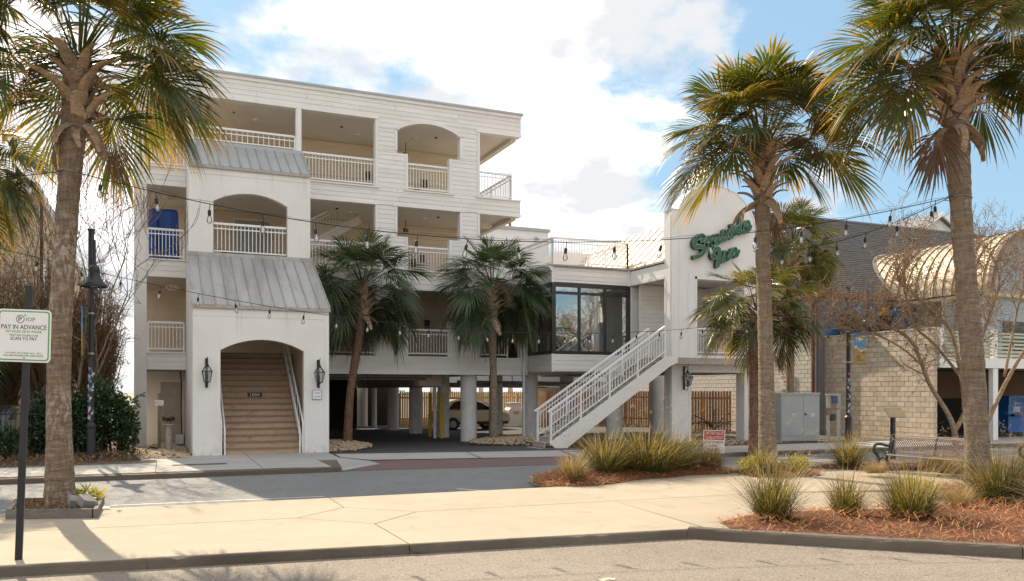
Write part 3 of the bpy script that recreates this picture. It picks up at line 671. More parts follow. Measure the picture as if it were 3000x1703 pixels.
# ================================================================ THE INN
inn = thing('inn_building', 'white clapboard inn raised on round columns, with open walkways, arched stair tower and glazed lobby', 'hotel', (0, 0, 0))
YF, YB = 31.80, 32.10
siding = Pieces('siding_board', 'white_board', inn)
wall = MB()
def arch_pts(x0, x1, zs, za, n=14):
    w = (x1-x0)/2; s = za-zs; r = (w*w+s*s)/(2*s); cx = (x0+x1)/2; cz = za-r; a0 = math.asin(w/r)
    return [(cx+r*math.sin(-a0+2*a0*i/n), cz+r*math.cos(-a0+2*a0*i/n)) for i in range(n+1)]
def board(x0, x1, z0, z1, y, axis='y', sgn=1):
    """one lapped board: its foot stands prouder than its head"""
    m = MB(); e = .0035
    if axis == 'y':
        vs = [(x0+e, y, z0), (x1-e, y, z0), (x1-e, y+.045, z0), (x0+e, y+.045, z0), (x0+e, y+.011, z1-.003), (x1-e, y+.011, z1-.003), (x1-e, y+.045, z1-.003), (x0+e, y+.045, z1-.003)]
    else:
        vs = [(y, x1-e, z0), (y, x0+e, z0), (y+.045*sgn, x0+e, z0), (y+.045*sgn, x1-e, z0), (y+.011*sgn, x1-e, z1-.003), (y+.011*sgn, x0+e, z1-.003), (y+.045*sgn, x0+e, z1-.003), (y+.045*sgn, x1-e, z1-.003)]
    m.add(vs, [(0, 3, 2, 1), (4, 5, 6, 7), (0, 1, 5, 4), (1, 2, 6, 5), (2, 3, 7, 6), (3, 0, 4, 7)]); return m
def clad(x0, x1, z0, z1, y=YF, row=.176, split=3.7, pieces=siding, axis='y', sgn=1, cut=None):
    z = math.floor((z0-2.63)/row)*row+2.63
    while z < z1-.02:
        a, b = max(z, z0), min(z+row, z1)
        if b-a > .03:
            spans = [(x0, x1)]
            if cut: spans = cut(a)
            for s0, s1 in spans:
                xs = [s0]
                while s1-xs[-1] > split*1.15: xs.append(xs[-1]+split*rng.uniform(.7, 1.1))
                xs.append(s1)
                for p, q in zip(xs[:-1], xs[1:]):
                    if q-p > .04: pieces.add(board(p, q, a, b, y, axis, sgn))
        z += row
body = lambda x0, x1, z0, z1, y0=YF+.046, y1=YB: wall.box((x0, y0, z0), (x1, y1, z1))
for x0, x1, z0, z1 in ((5.36, 14.16, 2.63, 3.29), (8.06, 9.35, 3.29, 4.71), (11.06, 12.36, 3.29, 4.71), (8.06, 8.93, 4.71, 5.9), (11.51, 12.36, 4.71, 5.9), (5.3, 14.16, 5.9, 6.54),
                       (8.06, 9.35, 6.54, 7.96), (11.06, 12.36, 6.54, 7.96), (8.06, 8.93, 7.96, 9.12), (11.51, 12.36, 7.96, 9.12), (5.3, 14.16, 9.12, 9.8), (8.06, 9.35, 9.8, 11.2), (11.06, 12.36, 9.8, 11.2),
                       (8.06, 8.93, 11.2, 12.1), (11.51, 12.36, 11.2, 12.1), (-.4, 14.18, 12.52, 13.3)):
    body(x0, x1, z0, z1); clad(x0, x1, z0, z1)
AP = arch_pts(8.93, 11.51, 12.1, 12.46)
wall.prism([(8.06, YF+.046, 12.1), (8.93, YF+.046, 12.1)]+[(x, YF+.046, z) for x, z in AP[1:-1]]+[(11.51, YF+.046, 12.1), (12.36, YF+.046, 12.1), (12.36, YF+.046, 12.52), (8.06, YF+.046, 12.52)], (0, .254, 0))
def arch_cut(z):
    if z > 12.455: return [(8.06, 12.36)]
    xs = [p for p in AP if p[1] >= z]; return [(8.06, xs[0][0]-.06), (xs[-1][0]+.06, 12.36)]
clad(8.06, 12.36, 12.1, 12.52, cut=arch_cut)
for z0, z1 in ((2.72, 3.29), (5.96, 6.54), (9.15, 9.77)):
    body(.0, 1.28, z0, z1); clad(.02, 1.27, z0, z1)
wall.box((-.4, YF+.01, -.25), (0, YB+.15, 12.41)); wall.box((-.4, YF+.046, 12.41), (8.06, YB, 12.52))
wall.box((12.36, YF+.046, 12.41), (14.16, YB, 12.52)); wall.box((14.16, YF+.046, 2.63), (14.52, YB, 6.9))
clad(14.16, 14.49, 2.72, 6.2)
wall.part('facade_wall', 'white_trim', inn)
# trim boards round the openings, each a piece
trim = Pieces('trim_board', 'white_trim', inn)
def tr(x0, x1, z0, z1, d=.02, y=YF): trim.box((x0, y-d, z0), (x1, y+.03, z1))
for x in (8.06, 8.83, 11.51, 12.26): 
    for z0, z1 in ((4.81 if x in (8.83, 11.51) else 3.32, 5.86), (8.06 if x in (8.83, 11.51) else 6.58, 9.08), (11.3 if x in (8.83, 11.51) else 9.84, 12.36 if x in (8.06, 12.26) else 12.06)): tr(x, x+.10, z0, z1)
for z0, z1 in ((3.32, 4.71), (6.58, 7.96), (9.84, 11.2)):
    for x in (9.25, 11.06): tr(x, x+.10, z0, z1)
for x0, x1 in ((5.36, 8.22), (8.75, 11.7), (12.2, 14.18)):
    for z in (5.90, 9.12): tr(x0, x1, z, z+.10)
    for z in (3.25, 6.51, 9.76): tr(max(x0, 9.18) if x0 > 8 and x0 < 9 else x0, min(x1, 11.25) if x0 > 8 and x0 < 9 else x1, z, z+.055, .045)
for x0, x1 in ((-.4, 8.2), (12.2, 14.2)): tr(x0, x1, 12.41, 12.53)
tr(5.36, 14.16, 2.60, 2.72); tr(-.4, 14.2, 13.18, 13.31, .035)
for z in (2.70, 5.93, 9.12): tr(.0, 1.28, z, z+.09)
for z in (3.27, 6.52, 9.75): tr(-.0, 1.28, z, z+.045, .05)
m = MB(); AO = arch_pts(8.80, 11.64, 12.16, 12.60)
m.add([(x, YF-.02, z) for x, z in AP]+[(x, YF-.02, z) for x, z in AO]+[(x, YF+.03, z) for x, z in AP]+[(x, YF+.03, z) for x, z in AO],
      [f for i in range(14) for f in ((i, i+1, 16+i, 15+i), (15+i, 16+i, 46+i, 45+i), (30+i, 31+i, 1+i, i))])
trim.add(m); trim.flush()
box1('parapet_cap', (-.46, YF-.08, 13.31), (14.26, YB+.1, 13.39), 'metal_cap', inn)
# floors, soffits, roof and the rooms behind the walkways
for z0, z1 in ((5.96, 6.48), (9.18, 9.72)):
    box1('floor_slab', (-.38, YB, z0), (14.10, 46, z1), 'soffit', inn)
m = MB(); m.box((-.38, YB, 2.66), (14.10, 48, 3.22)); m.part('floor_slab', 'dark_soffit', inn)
m = MB(); m.box((-.38, YB, 12.46), (14.10, 48, 13.2)); m.part('roof', 'soffit', inn)
m = MB()
for z0, z1 in ((3.22, 5.96), (6.48, 9.18), (9.72, 12.46)): m.box((-.1, 35.6, z0), (13.0, 45.8, z1))
m.part('room_wall', 'cream_wall', inn)
m = MB()
for z0, z1 in ((3.22, 5.96), (6.48, 9.18), (9.72, 12.46)): m.box((-.38, 36.5, z0), (-.12, 45.9, z1))
m.part('side_wall', 'white_board', inn)
for z in (5.96, 9.18, 12.46): box1('edge_beam', (13.86, YB+.003, z-.14), (14.08, 45.9, z-.003), 'soffit', inn)
back = Pieces('back_board', 'cream_wall', inn)
for z0, z1 in ((11.0, 12.42), (7.6, 9.14), (4.5, 5.9)): clad(1.4, 12.95, z0, z1, y=35.55, row=.2, split=6, pieces=back)
back.flush()
def door(x0, x1, z0, z1, y, mat, name='door', handle=True):
    d = box1(name, (x0, y-.04, z0), (x1, y+.02, z1), mat, inn); m = MB()
    for a, b in (((x0-.09, y-.06, z0), (x0, y+.02, z1+.09)), ((x1, y-.06, z0), (x1+.09, y+.02, z1+.09)), ((x0-.001, y-.06, z1), (x1+.001, y+.02, z1+.09))): m.box(a, b)
    m.part('door_frame', 'soffit', d)
    if handle: m = MB(); m.lathe((x0+.09, y-.07, z0+1), [(.02, -.03), (.035, 0), (.02, .03)], 8, axis='y'); m.part('handle', 'chrome', d)
door(3.36, 4.52, 9.78, 11.85, 35.52, 'door_brown'); door(3.25, 4.6, 6.54, 8.82, 35.5, 'steel_grey', 'lift_door', False)
door(9.2, 10.1, 9.78, 11.85, 35.52, 'door_tan'); door(9.1, 10.0, 6.54, 8.6, 35.52, 'door_tan'); door(9.3, 10.2, 3.29, 5.35, 35.52, 'door_tan'); door(6.2, 7.1, 3.29, 5.35, 35.52, 'door_brown')
for x, z in ((8.6, 11.0), (10.75, 10.55), (11.1, 10.9), (10.6, 7.4), (8.5, 7.9), (11.0, 7.6), (11.2, 4.75)):
    box1('wall_box', (x, 35.44, z), (x+.22, 35.56, z+.32), 'door_brown', inn)
for x, y, z in ((3, 33.3, 12.46), (7.1, 33.4, 12.46), (11.0, 33.3, 12.46), (6.9, 33.3, 9.18), (11.1, 33.3, 9.18)):
    m = MB(); m.lathe((x, y, z-.05), [(.0, 0), (.05, .0), (.06, .03), (.03, .05)], 8); m.part('sprinkler', 'black_metal', inn)
for x, y, z in ((3.9, 33.9, 12.46), (7.9, 34.2, 12.46), (10.2, 33.8, 12.46), (7.5, 33.9, 9.18), (10.6, 33.8, 9.18), (3.2, 33, 9.18), (12.9, 34, 12.46)):
    m = MB(); m.lathe((x, y, z-.05), [(.10, 0), (.14, .02), (.15, .05)], 10); m.part('ceiling_light', 'lamp_glow', inn)
for x, y, z in ((10.05, 34.5, 11.95), (10.05, 34.5, 8.75)):
    m = MB(); m.tube([(x, y, z+.5), (x, y, z+.1)], .015); m.obox((x, y, z), (.09, .03, 0), (-.02, .06, 0), (0, 0, .07)); m.part('spot_light', 'brass_old', inn)
# railings: rails in one part, each baluster a piece of it
BAL = {}
def baluster(h):
    k = round(h, 2)
    if k not in BAL: m = MB(); m.box((-.011, -.011, 0), (.011, .011, h)); BAL[k] = m.mesh('baluster', 'white_metal')
    return BAL[k]
def railing(a, b, z, h=1.06, gap=.115, parent=None, each=True, posts=True, mat='white_metal', zb=None, name='railing', topw=.075):
    """straight railing; zb = height at the far end when it climbs"""
    parent = parent or inn; zb = z if zb is None else zb
    a, b = Vector((*a, z)), Vector((*b, zb)); m = MB(); d = b-a; L_ = Vector((d.x, d.y)).length; H = Vector((0, 0, 1))
    m.bar(a+H*(h-.035), b+H*(h-.035), topw, .07); m.bar(a+H*(h-.20), b+H*(h-.20), .035, .035); m.bar(a+H*.10, b+H*.10, .04, .045)
    if posts:
        for p in (a, b): m.bar(p+H*.0, p+H*(h-.05), .055, .055)
        n = int(L_/1.9)
        for i in range(1, n): p = a+d*(i/n); m.bar(p, p+H*(h-.05), .05, .05)
    if not each:
        n = int(L_/gap)
        for i in range(1, n): p = a+d*(i/n); m.bar(p+H*.1, p+H*(h-.06), .02)
    o = m.part(name, mat, parent)
    if each:
        n = int(L_/gap); me = baluster(h-.15)
        for i in range(1, n): inst(me, 'baluster', o, a+d*(i/n)+H*.09)
    return o
yr = 31.92
for z in (9.82, 6.58, 3.33):
    railing((.04, yr), (1.2, yr), z); railing((5.32, yr), (8.04, yr), z, gap=.122); railing((9.37, yr), (11.05, yr), z, gap=.118)
    railing((12.38, yr), (13.80 if z > 4 else 13.62, yr), z)
for z in (9.82, 6.58): railing((13.80, 31.98), (13.80, 45), z, each=False)
railing((1.5, 31.9), (5.04, 31.9), 10.83, h=.58, gap=.185)
# inner flight between the third and fourth floors
m = MB(); m.bar((5.35, 34.2, 7.3), (8.05, 34.2, 9.0), .06, .30); m.part('inner_stringer', 'soffit', inn)
railing((5.35, 34.1), (8.05, 34.1), 7.42, h=1.0, zb=9.05, each=False, posts=False)
m = MB(); m.bar((5.5, 35.2, 3.2), (7.9, 34.6, 4.2), .9, .2); m.part('inner_stringer', 'door_brown', inn)
# round columns under the building
for x, y, r in ((12.11, 32.42, .335), (12.1, 35.6, .27), (11.98, 39.4, .315), (11.9, 43.2, .30), (11.5, 48.4, .3), (11.8, 46.8, .14), (6.4, 39.5, .3), (6.6, 43, .3), (7.6, 47, .3), (9.2, 47.5, .2)):
    m = MB(); m.lathe((x, y, -.25), [(r, 0), (r, 2.92)], 24); m.part('column', 'column_paint', inn, smooth=False)
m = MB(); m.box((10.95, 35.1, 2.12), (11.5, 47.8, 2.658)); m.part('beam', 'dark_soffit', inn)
m = MB(); m.box((10.6, 34.4, 2.16), (11.62, 35.05, 2.655)); m.part('beam_end', 'cream_wall', inn)
for y, z in ((33.2, 2.55), (34.0, 2.45), (36.5, 2.5)):
    m = MB(); m.tube([(5.4, y, z), (10.8, y, z)], .05, 8); m.part('pipe', 'galv_pipe', inn)
for y, z, x1 in ((34.6, 2.36, 20), (36.8, 2.28, 21), (39, 2.2, 19)):
    m = MB(); m.tube([(12.4, y, z), (x1, y+.3, z-.05)], .055, 8); m.tube([(15, y, z), (15, y, z+.4)], .02, 6); m.part('pipe', 'galv_pipe', inn)
for x in (11.6, 12.35):                                             # yellow guard posts by the drain
    pass
m = MB(); m.tube([(11.49, 34.95, -.12), (11.49, 34.95, 2.2)], .075, 10); m.lathe((11.49, 34.95, .55), [(.085, 0), (.085, .08)], 10); m.part('drain_pipe', 'column_paint', inn)
m = MB(); m.tube([(14.27, 31.70, -.1), (14.27, 31.70, 6.1)], .05, 8)
for z in (.1, 2.75, 4.2): m.box((14.20, 31.69, z), (14.34, 31.80, z+.05))
m.part('downspout', 'white_metal', inn)
box1('shade_wall', (5.1, 45.2, -.1), (10.4, 45.4, 2.66), 'dark_room', inn); box1('shade_wall', (5.1, 49.2, -.1), (13.2, 49.4, 2.66), 'dark_room', inn)  # near-black sheets standing in for the deep shade under the building
# ---------------------------------------------------------------- stair tower
tw = MB(); y0, y1 = 27.05, 27.30
tw.box((1.27, y0, -.25), (2.06, y1, 4.46)); tw.box((4.56, y0, -.25), (5.34, y1, 4.46))
A1 = arch_pts(2.06, 4.56, 3.2, 3.54)
tw.prism([(x, y0, z) for x, z in A1]+[(4.56, y0, 4.46), (2.06, y0, 4.46)], (0, y1-y0, 0))
tw.part('tower_wall', 'tower_stucco', inn); tw = MB(); y0, y1 = 30.05, 30.30
tw.box((1.28, y0, 6.40), (2.06, y1, 9.46)); tw.box((4.50, y0, 6.40), (5.27, y1, 9.46)); tw.box((2.06, y0, 6.35), (4.50, y1, 6.60))
A2 = arch_pts(2.06, 4.50, 8.36, 8.70)
tw.prism([(x, y0, z) for x, z in A2]+[(4.50, y0, 9.46), (2.06, y0, 9.46)], (0, y1-y0, 0))
tower = tw.part('tower_wall', 'tower_stucco', inn)
for x0, x1 in ((1.27, 1.45), (5.16, 5.34)):
    m = MB()
    m.prism([(x0, 27.30, -.25), (x0, 31.8, -.25), (x0, 31.8, 6.40), (x0, 30.1, 6.40), (x0, 27.30, 4.52)], (x1-x0, 0, 0))
    m.box((x0+.01, 30.30, 6.41), (x1-.01, 31.86, 9.5)); m.prism([(x0+.01, 30.30, 9.5), (x0+.01, 31.8, 9.5), (x0+.01, 31.8, 10.6)], (x1-x0-.02, 0, 0)); m.part('tower_side', 'tower_stucco', inn)
m = MB()
m.box((1.46, 27.31, -.2), (2.0, 31.2, 3.9)); m.part('stair_well_wall', 'cream_wall', inn); m = MB(); m.box((4.86, 27.31, -.2), (5.15, 31.4, 3.9)); m.part('stair_well_wall', 'cream_wall', inn)
box1('upper_floor', (1.46, 30.31, 6.2), (5.15, YB-.003, 6.50), 'soffit', inn); box1('upper_floor', (1.46, 30.31, 9.2), (5.15, YB-.003, 9.42), 'soffit', inn)
# lean-to metal roofs, each sheet a piece with its standing seam
def lean_to(x0, x1, ya, za, yb, zb, n, mat, nm):
    r = box1(nm, (x0, yb-.02, zb-.01), (x1, yb+.10, zb+.125), mat, inn)
    d = Vector((0, yb-ya, zb-za)); nrm_ = Vector((0, -d.z, d.y)).normalized()
    for i in range(n):
        a, b = x0+(x1-x0)*i/n, x0+(x1-x0)*(i+1)/n; m = MB()
        p = [Vector((a+.002, ya, za)), Vector((b-.002, ya, za)), Vector((b-.002, yb, zb)), Vector((a+.002, yb, zb))]
        m.prism([tuple(q) for q in p], tuple(-nrm_*.03))
        for sx in ([a+.012] if i else [a+.012])+([b-.014] if i == n-1 else []):
            m.bar(Vector((sx, ya, za))+nrm_*.024, Vector((sx, yb-.02, zb-.013))+nrm_*.024, .022, .05)
        m.part('roof_sheet', mat, r)
    f = MB(); f.box((x0+.0, ya-.015, za-.11), (x1-.0, ya+.012, za-.012)); f.part('flashing', 'flashing', r)
    return r
lean_to(1.22, 5.38, 26.98, 4.57, 30.04, 6.49, 12, 'roof_metal', 'lower_roof')
lean_to(1.27, 5.28, 29.98, 9.55, 31.72, 10.70, 12, 'roof_metal_upper', 'upper_roof')
railing((2.08, 30.18), (4.48, 30.18), 6.60, h=1.06, gap=.122, posts=False)
m = MB(); m.box((1.28, 31.73, 10.83), (1.50, 31.95, 12.45)); m.part('post', 'white_trim', inn)
m = MB(); m.lathe((5.17, 31.86, 10.8), [(.115, 0), (.115, 1.66)], 20); m.part('post', 'white_trim', inn)
tb = MB()
for x in (1.95, 2.00): pass
tb.prism([(x, 27.04, z) for x, z in arch_pts(1.94, 4.68, 3.22, 3.62)]+[(x, 27.04, z) for x, z in reversed(arch_pts(2.06, 4.56, 3.2, 3.54))], (0, .02, 0))
tb.box((1.94, 27.038, 0), (2.05, 27.06, 3.20)); tb.box((4.57, 27.038, 0), (4.68, 27.06, 3.20)); tb.box((5.22, 27.036, 0), (5.345, 27.06, 4.4)); tb.box((1.28, 27.036, 4.22), (5.2, 27.06, 4.44))
tb.part('tower_trim', 'tower_stucco', inn); tb = MB()
tb.box((1.95, 30.038, 6.62), (2.05, 30.06, 8.36)); tb.box((5.19, 30.036, 6.6), (5.275, 30.06, 9.44)); tb.box((1.29, 30.036, 9.25), (5.18, 30.06, 9.44))
tb.part('tower_trim', 'tower_stucco', inn)
# the front stairs
stair = box1('front_stairs', (2.02, 27.2, -.2), (4.84, 31.2, -.02), 'step_tan', inn)
NR, RH, RT = 17, 3.29/17, .24
for i in range(NR):
    m = MB(); ya = 27.08+i*RT; z = (i+1)*RH
    m.box((2.16, ya, z-RH-.02), (4.46, ya+RT+.03, z-.04)); m.box((2.15, ya-.045, z-.039), (4.47, ya+RT-.05, z), 1); m.part('step', ['step_tan', 'step_tread'], stair)
box1('stair_landing', (2.0, 27.08+NR*RT, 3.0), (4.85, 35.6, 3.288), 'step_tan', inn)
for x in (2.08, 4.52):
    m = MB(); m.prism([(x-.04, 27.35, -.1), (x-.04, 31.2, 3.1), (x-.04, 31.2, 3.5), (x-.04, 27.35, .45)], (.08, 0, 0)); m.part('stringer', 'white_trim', stair)
    m = MB(); sl = RH/RT
    m.tube([(x, 27.02, 0), (x, 27.02, .95), (x, 27.12, 1.08), (x, 31.0, 1.08+(31-27.12)*sl), (x, 31.6, 4.2)], .028, 8)
    xr = x+(.10 if x < 3 else -.10)
    m.tube([(xr, 26.98, 0), (xr, 26.98, .72), (xr, 27.2, .95), (xr, 31.0, .95+(31-27.2)*sl)], .024, 8)
    for i in range(1, 9): y = 27.2+i*.44; m.tube([(x, y, (y-27.1)*sl+.2), (x, y, (y-27.12)*sl+1.08)], .012, 5)
    m.part('handrail', 'white_metal', stair)
m = MB(); m.box((3.08, 27.08+9*RT-.03, 9*RH+.022), (3.55, 27.08+9*RT-.006, 10*RH-.045)); pl = m.part('number_plate', 'text_black', stair)
text('1004', .30, .10, (3.315, 27.08+9*RT-.033, 9.5*RH-.012), XA, ZA, 'sign_white', pl)
m = MB(); m.box((2.02, 31.3, 3.3), (4.84, 31.4, 5.96)); 
# service door below the left bay
box1('service_wall', (.0, 33.0, -.1), (1.27, 33.1, 2.7), 'soffit', inn); box1('service_wall', (1.275, 31.81, -.1), (1.40, 33.1, 2.7), 'soffit', inn); door(.46, 1.16, .12, 2.28, 32.98, 'door_tan', 'service_door', True)
m = MB(); m.tube([(1.12, 32.9, 2.7), (1.16, 32.9, 2.2), (1.15, 32.85, 1.2), (1.17, 32.8, .4), (1.02, 32.7, .12)], .022, 6); m.part('cable', 'rubber', inn)
box1('junction_box', (.95, 32.5, .05), (1.22, 32.9, .38), 'column_paint', inn)
# ---------------------------------------------------------------- lobby
X0, X1, YL = 14.5, 18.05, 29.55
m = MB()
for z0, z1 in ((2.71, 3.36), (6.22, 6.84)): m.box((X0+.046, YL+.046, z0), (X1, 40, z1))
m.box((14.55, 38, 3.4), (22, 40, 6.2)); m.box((20.9, 29.7, 3.25), (21.0, 38, 6.2)); m.part('lobby_wall', 'white_trim', inn)
for z0, z1 in ((2.75, 3.40), (6.22, 6.80)):
    clad(X0+.09, X1-.1, z0, z1, y=YL); clad(YL+.09, 31.78, z0, z1, y=X0, axis='x')
cbp = Pieces('corner_board', 'white_trim', inn)
for z0, z1 in ((2.71, 3.41), (6.2, 6.84)):
    cbp.box((X0-.012, YL-.012, z0), (X0+.085, YL+.085, z1)); cbp.box((X1-.1, YL-.012, z0), (X1+.0, YL+.04, z1))
cbp.flush()
m = MB(); m.box((X0-.10, YL-.10, 6.84), (X1+.02, 40, 6.90)); m.part('roof_edge', 'flashing', inn)
m = MB(); m.prism([(X0-.10, YL-.05, 6.70), (X0-.0, YL-.05, 6.60), (X0-.0, YL-.05, 6.835), (X0-.14, YL-.05, 6.835), (X0-.14, YL-.05, 6.78)], (0, 2.25, 0)); m.part('gutter', 'white_metal', inn)
lw = box1('lobby_window', (X0+.04, YL+.03, 6.05), (X1, YL+.12, 6.21), 'black_frame', inn)
fr_ = MB(); fr_.box((X0, YL, 3.41), (X1, YL+.12, 3.53)); fr_.box((X0, YL+.005, 5.76), (X1, YL+.11, 5.86)); fr_.box((X0, YL-.004, 6.04), (X1, YL+.03, 6.20))
for x, w in ((X0, .17), (15.68, .09), (16.84, .10), (X1-.16, .16)): fr_.box((x, YL-.006, 3.42), (x+w, YL+.115, 6.06))
fr_.box((X0-.004, YL+.12, 3.41), (X0+.11, 31.78, 3.53)); fr_.box((X0-.004, YL+.12, 6.04), (X0+.11, 31.78, 6.21)); fr_.box((X0, YL+.12, 5.76), (X0+.10, 31.78, 5.86))
for y, w in ((30.62, .12), (31.6, .16)): fr_.box((X0-.006, y, 3.42), (X0+.11, y+w, 6.06))
fr_.part('frame', 'black_frame', lw)
for x0, x1 in ((X0+.17, 15.68), (15.77, 16.84), (16.94, X1-.16)):
    for z0, z1 in ((3.53, 5.76), (5.86, 6.04)): m = MB(); m.box((x0, YL+.05, z0), (x1, YL+.06, z1)); m.part('pane', 'window_glass', lw)
for y0_, y1_ in ((YL+.12, 30.62), (30.74, 31.6)):
    for z0, z1 in ((3.53, 5.76), (5.86, 6.04)): m = MB(); m.box((X0+.05, y0_, z0), (X0+.06, y1_, z1)); m.part('pane', 'window_glass', lw)
box1('lobby_floor', (X0+.12, YL+.13, 3.30), (20.8, 37.9, 3.402), 'interior_floor', inn); box1('lobby_ceiling', (X0+.12, YL+.13, 6.06), (20.8, 37.9, 6.215), 'interior_wall', inn)
m = MB(); m.box((X0+.12, 36.0, 3.4), (20.8, 36.1, 6.06)); m.part('lobby_back_wall', 'interior_wall', inn)
m = MB(); m.lathe((17.4, 31.6, 3.4), [(.2, 0), (.17, .1), (.17, 2.3), (.24, 2.66)], 14); m.part('lobby_column', 'pale_column', inn)
m = MB(); m.box((16.2, 33, 3.4), (17.9, 33.7, 4.45)); m.part('reception_desk', 'interior_wall', inn)
m = MB(); m.box((16.3, 31.0, 3.4), (16.9, 31.5, 3.85)); m.box((16.3, 31.4, 3.85), (16.9, 31.52, 4.3)); m.part('lounge_chair', 'blue_plastic', inn)
for x, y in ((15.4, 31.6), (16.4, 32.5), (17.2, 30.9)): m = MB(); m.lathe((x, y, 6.02), [(.14, 0), (.15, .035)], 12); m.part('ceiling_light', 'lamp_glow', inn)
for x, y, r in ((15.12, 32.95, .335), (17.83, 30.45, .34), (22.6, 34.6, .36), (18.2, 35.5, .33), (15.2, 37, .33), (21.3, 31.3, .33)):
    m = MB(); m.lathe((x, y, -.25), [(r, 0), (r, 2.96)], 24); m.part('column', 'column_paint', inn)
railing((14.62, 29.68), (18.0, 29.68), 6.92, h=1.08, gap=.115); railing((14.62, 29.72), (14.62, 36), 6.92, h=1.08, each=False); railing((18.0, 29.68), (18.0, 33), 6.92, h=1.08, each=False)
box1('terrace_wall', (14.3, 44.05, 6.5), (21.38, 44.3, 11.15), 'white_trim', inn, label='cream rear wall behind the roof terrace')
box1('terrace_wall_cap', (14.2, 43.95, 11.15), (21.48, 44.4, 11.32), 'metal_cap', inn)
m = MB(); m.lathe((19.2, 44.6, 11.3), [(.09, 0), (.09, .55), (.13, .56), (.14, .7), (.05, .74)], 10); m.part('vent_pipe', 'rust_metal', inn)
m = MB(); m.box((18.6, 44.5, 11.3), (18.8, 44.7, 12.1)); m.part('vent_post', 'white_trim', inn)
for x in (20.6, 21.5): m = MB(); m.obox((x, 43.9, 10.7), (.09, .02, -.03), (0, .08, .03), (.02, 0, .07)); m.part('flood_light', 'galv', inn)
box1('terrace_notice', (17.3, 43.99, 8.1), (17.75, 44.04, 8.9), 'red', inn)
# entry: landing, side wall, door, fascia that catches the sun
box1('landing', (17.47, 26.15, 2.95), (21.7, YL, 3.19), 'step_grey', inn)
clad(X1+.12, 19.3, 3.2, 6.2, y=YL+.05); box1('entry_wall', (X1, YL+.097, 3.2), (19.35, YL+.2, 6.22), 'white_trim', inn)
cbp = Pieces('corner_board', 'white_trim', inn); cbp.box((X1-.0, YL+.02, 3.2), (X1+.11, YL+.09, 6.2)); cbp.box((19.28, YL+.02, 3.2), (19.36, YL+.09, 6.2)); cbp.flush()
ed = box1('entry_door', (19.36, YL+.03, 3.2), (20.9, YL+.16, 6.2), 'black_frame', inn); box1('pane', (19.5, YL+.02, 3.5), (20.4, YL+.028, 5.4), 'window_glass', ed)
box1('fire_alarm', (18.85, YL-.03, 5.0), (19.1, YL+.05, 5.17), 'red', inn); box1('keypad', (19.22, YL-.02, 4.6), (19.34, YL+.05, 4.85), 'black_frame', inn)
box1('entry_fascia', (X1+.003, 27.103, 6.22), (X1+.2, YL-.012, 6.80), 'white_trim', inn); box1('entry_soffit', (X1+.2, 27.1, 6.28), (21.9, YL+.04, 6.5), 'soffit', inn)
box1('fascia_band', (X1-.018, 27.11, 6.22), (X1+.003, YL-.02, 6.34), 'white_trim', inn)
# ---------------------------------------------------------------- sign tower
ys0, ys1 = 26.6, 27.1
sg = MB(); sg.box((18.05, ys0, -.25), (18.92, ys1, 2.66)); sg.box((21.42, ys0, -.25), (21.95, ys1, 2.66)); sg.box((18.05, ys0, 2.66), (21.95, ys1, 3.3))
sg.box((18.05, ys0, 3.3), (19.2, ys1, 6.2)); sg.box((21.4, ys0, 3.3), (21.95, ys1, 6.2)); 
n = 20; top_ = [(20.08+1.84*math.cos(math.pi*i/n), 8.2+1.62*math.sin(math.pi*i/n)) for i in range(n+1)]; top_ = [(21.93, 8.2)]+[q for q in top_ if q[0] > 18.42 and q[0] < 21.93]+[(18.40, 8.76)]
sg.prism([(18.05, ys0, 6.2), (21.95, ys0, 6.2), (21.95, ys0, 8.2)]+[(x, ys0, z) for x, z in top_]+[(18.05, ys0, 8.76)], (0, ys1-ys0, 0))
sg.part('sign_tower_wall', 'tower_stucco', inn)
m = MB(); m.box((18.03, ys0-.02, 8.755), (18.40, ys1+.02, 8.80))
for (x, z), (x2, z2) in zip(top_[:-1], top_[1:]): m.prism([(x, ys0-.02, z), (x2, ys0-.02, z2), (x2+(x2-20)*.03, ys0-.02, z2+.035), (x+(x-20)*.03, ys0-.02, z+.035)], (0, ys1-ys0+.04, 0))
m.part('parapet_cap', 'white_trim', inn)
m = MB(); e = .012
for a, b in (((18.36, 0, 2.9), (18.40, 0, 8.7)), ((18.78, 0, 3.1), (18.82, 0, 6.4)), ((18.98, 0, 3.18), (21.55, 0, 3.225)), ((19.10, 0, 3.3), (19.19, 0, 6.3)), ((21.41, 0, 3.3), (21.47, 0, 6.3)), ((19.10, 0, 6.21), (21.47, 0, 6.30)),
             ((18.1, 0, .1), (18.16, 0, 2.5)), ((18.80, 0, .1), (18.86, 0, 2.6)), ((18.16, 0, 2.5), (18.80, 0, 2.56)), ((21.84, 0, 0.1), (21.9, 0, 6.2)), ((18.95, 0, 2.68), (21.82, 0, 2.73))):
    m.box((a[0], ys0-e, a[2]), (b[0], ys0+.01, b[2]))
for a, b in (((18.05, 26.68, .1), (18.05, 26.72, 8.6)), ((18.05, 27.0, .1), (18.05, 27.04, 6.2))): m.box((18.05-e, a[1], a[2]), (18.06, b[1], b[2]))
m.part('panel_bead', 'white_trim', inn)
m = MB(); m.box((21.75, 27.1, 2.7), (21.95, 38, 8.0)); m.box((18.06, 36, 6.9), (21.95, 38, 8.6)); m.box((18.25, 28.3, 6.5), (21.7, 28.4, 6.85)); m.part('wing_wall', 'white_trim', inn)
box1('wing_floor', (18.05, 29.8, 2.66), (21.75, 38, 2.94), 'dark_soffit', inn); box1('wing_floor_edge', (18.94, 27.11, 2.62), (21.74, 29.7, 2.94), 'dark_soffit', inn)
wr = box1('wing_roof', (18.0, 27.11, 6.84), (18.06, 38, 6.9), 'flashing', inn)
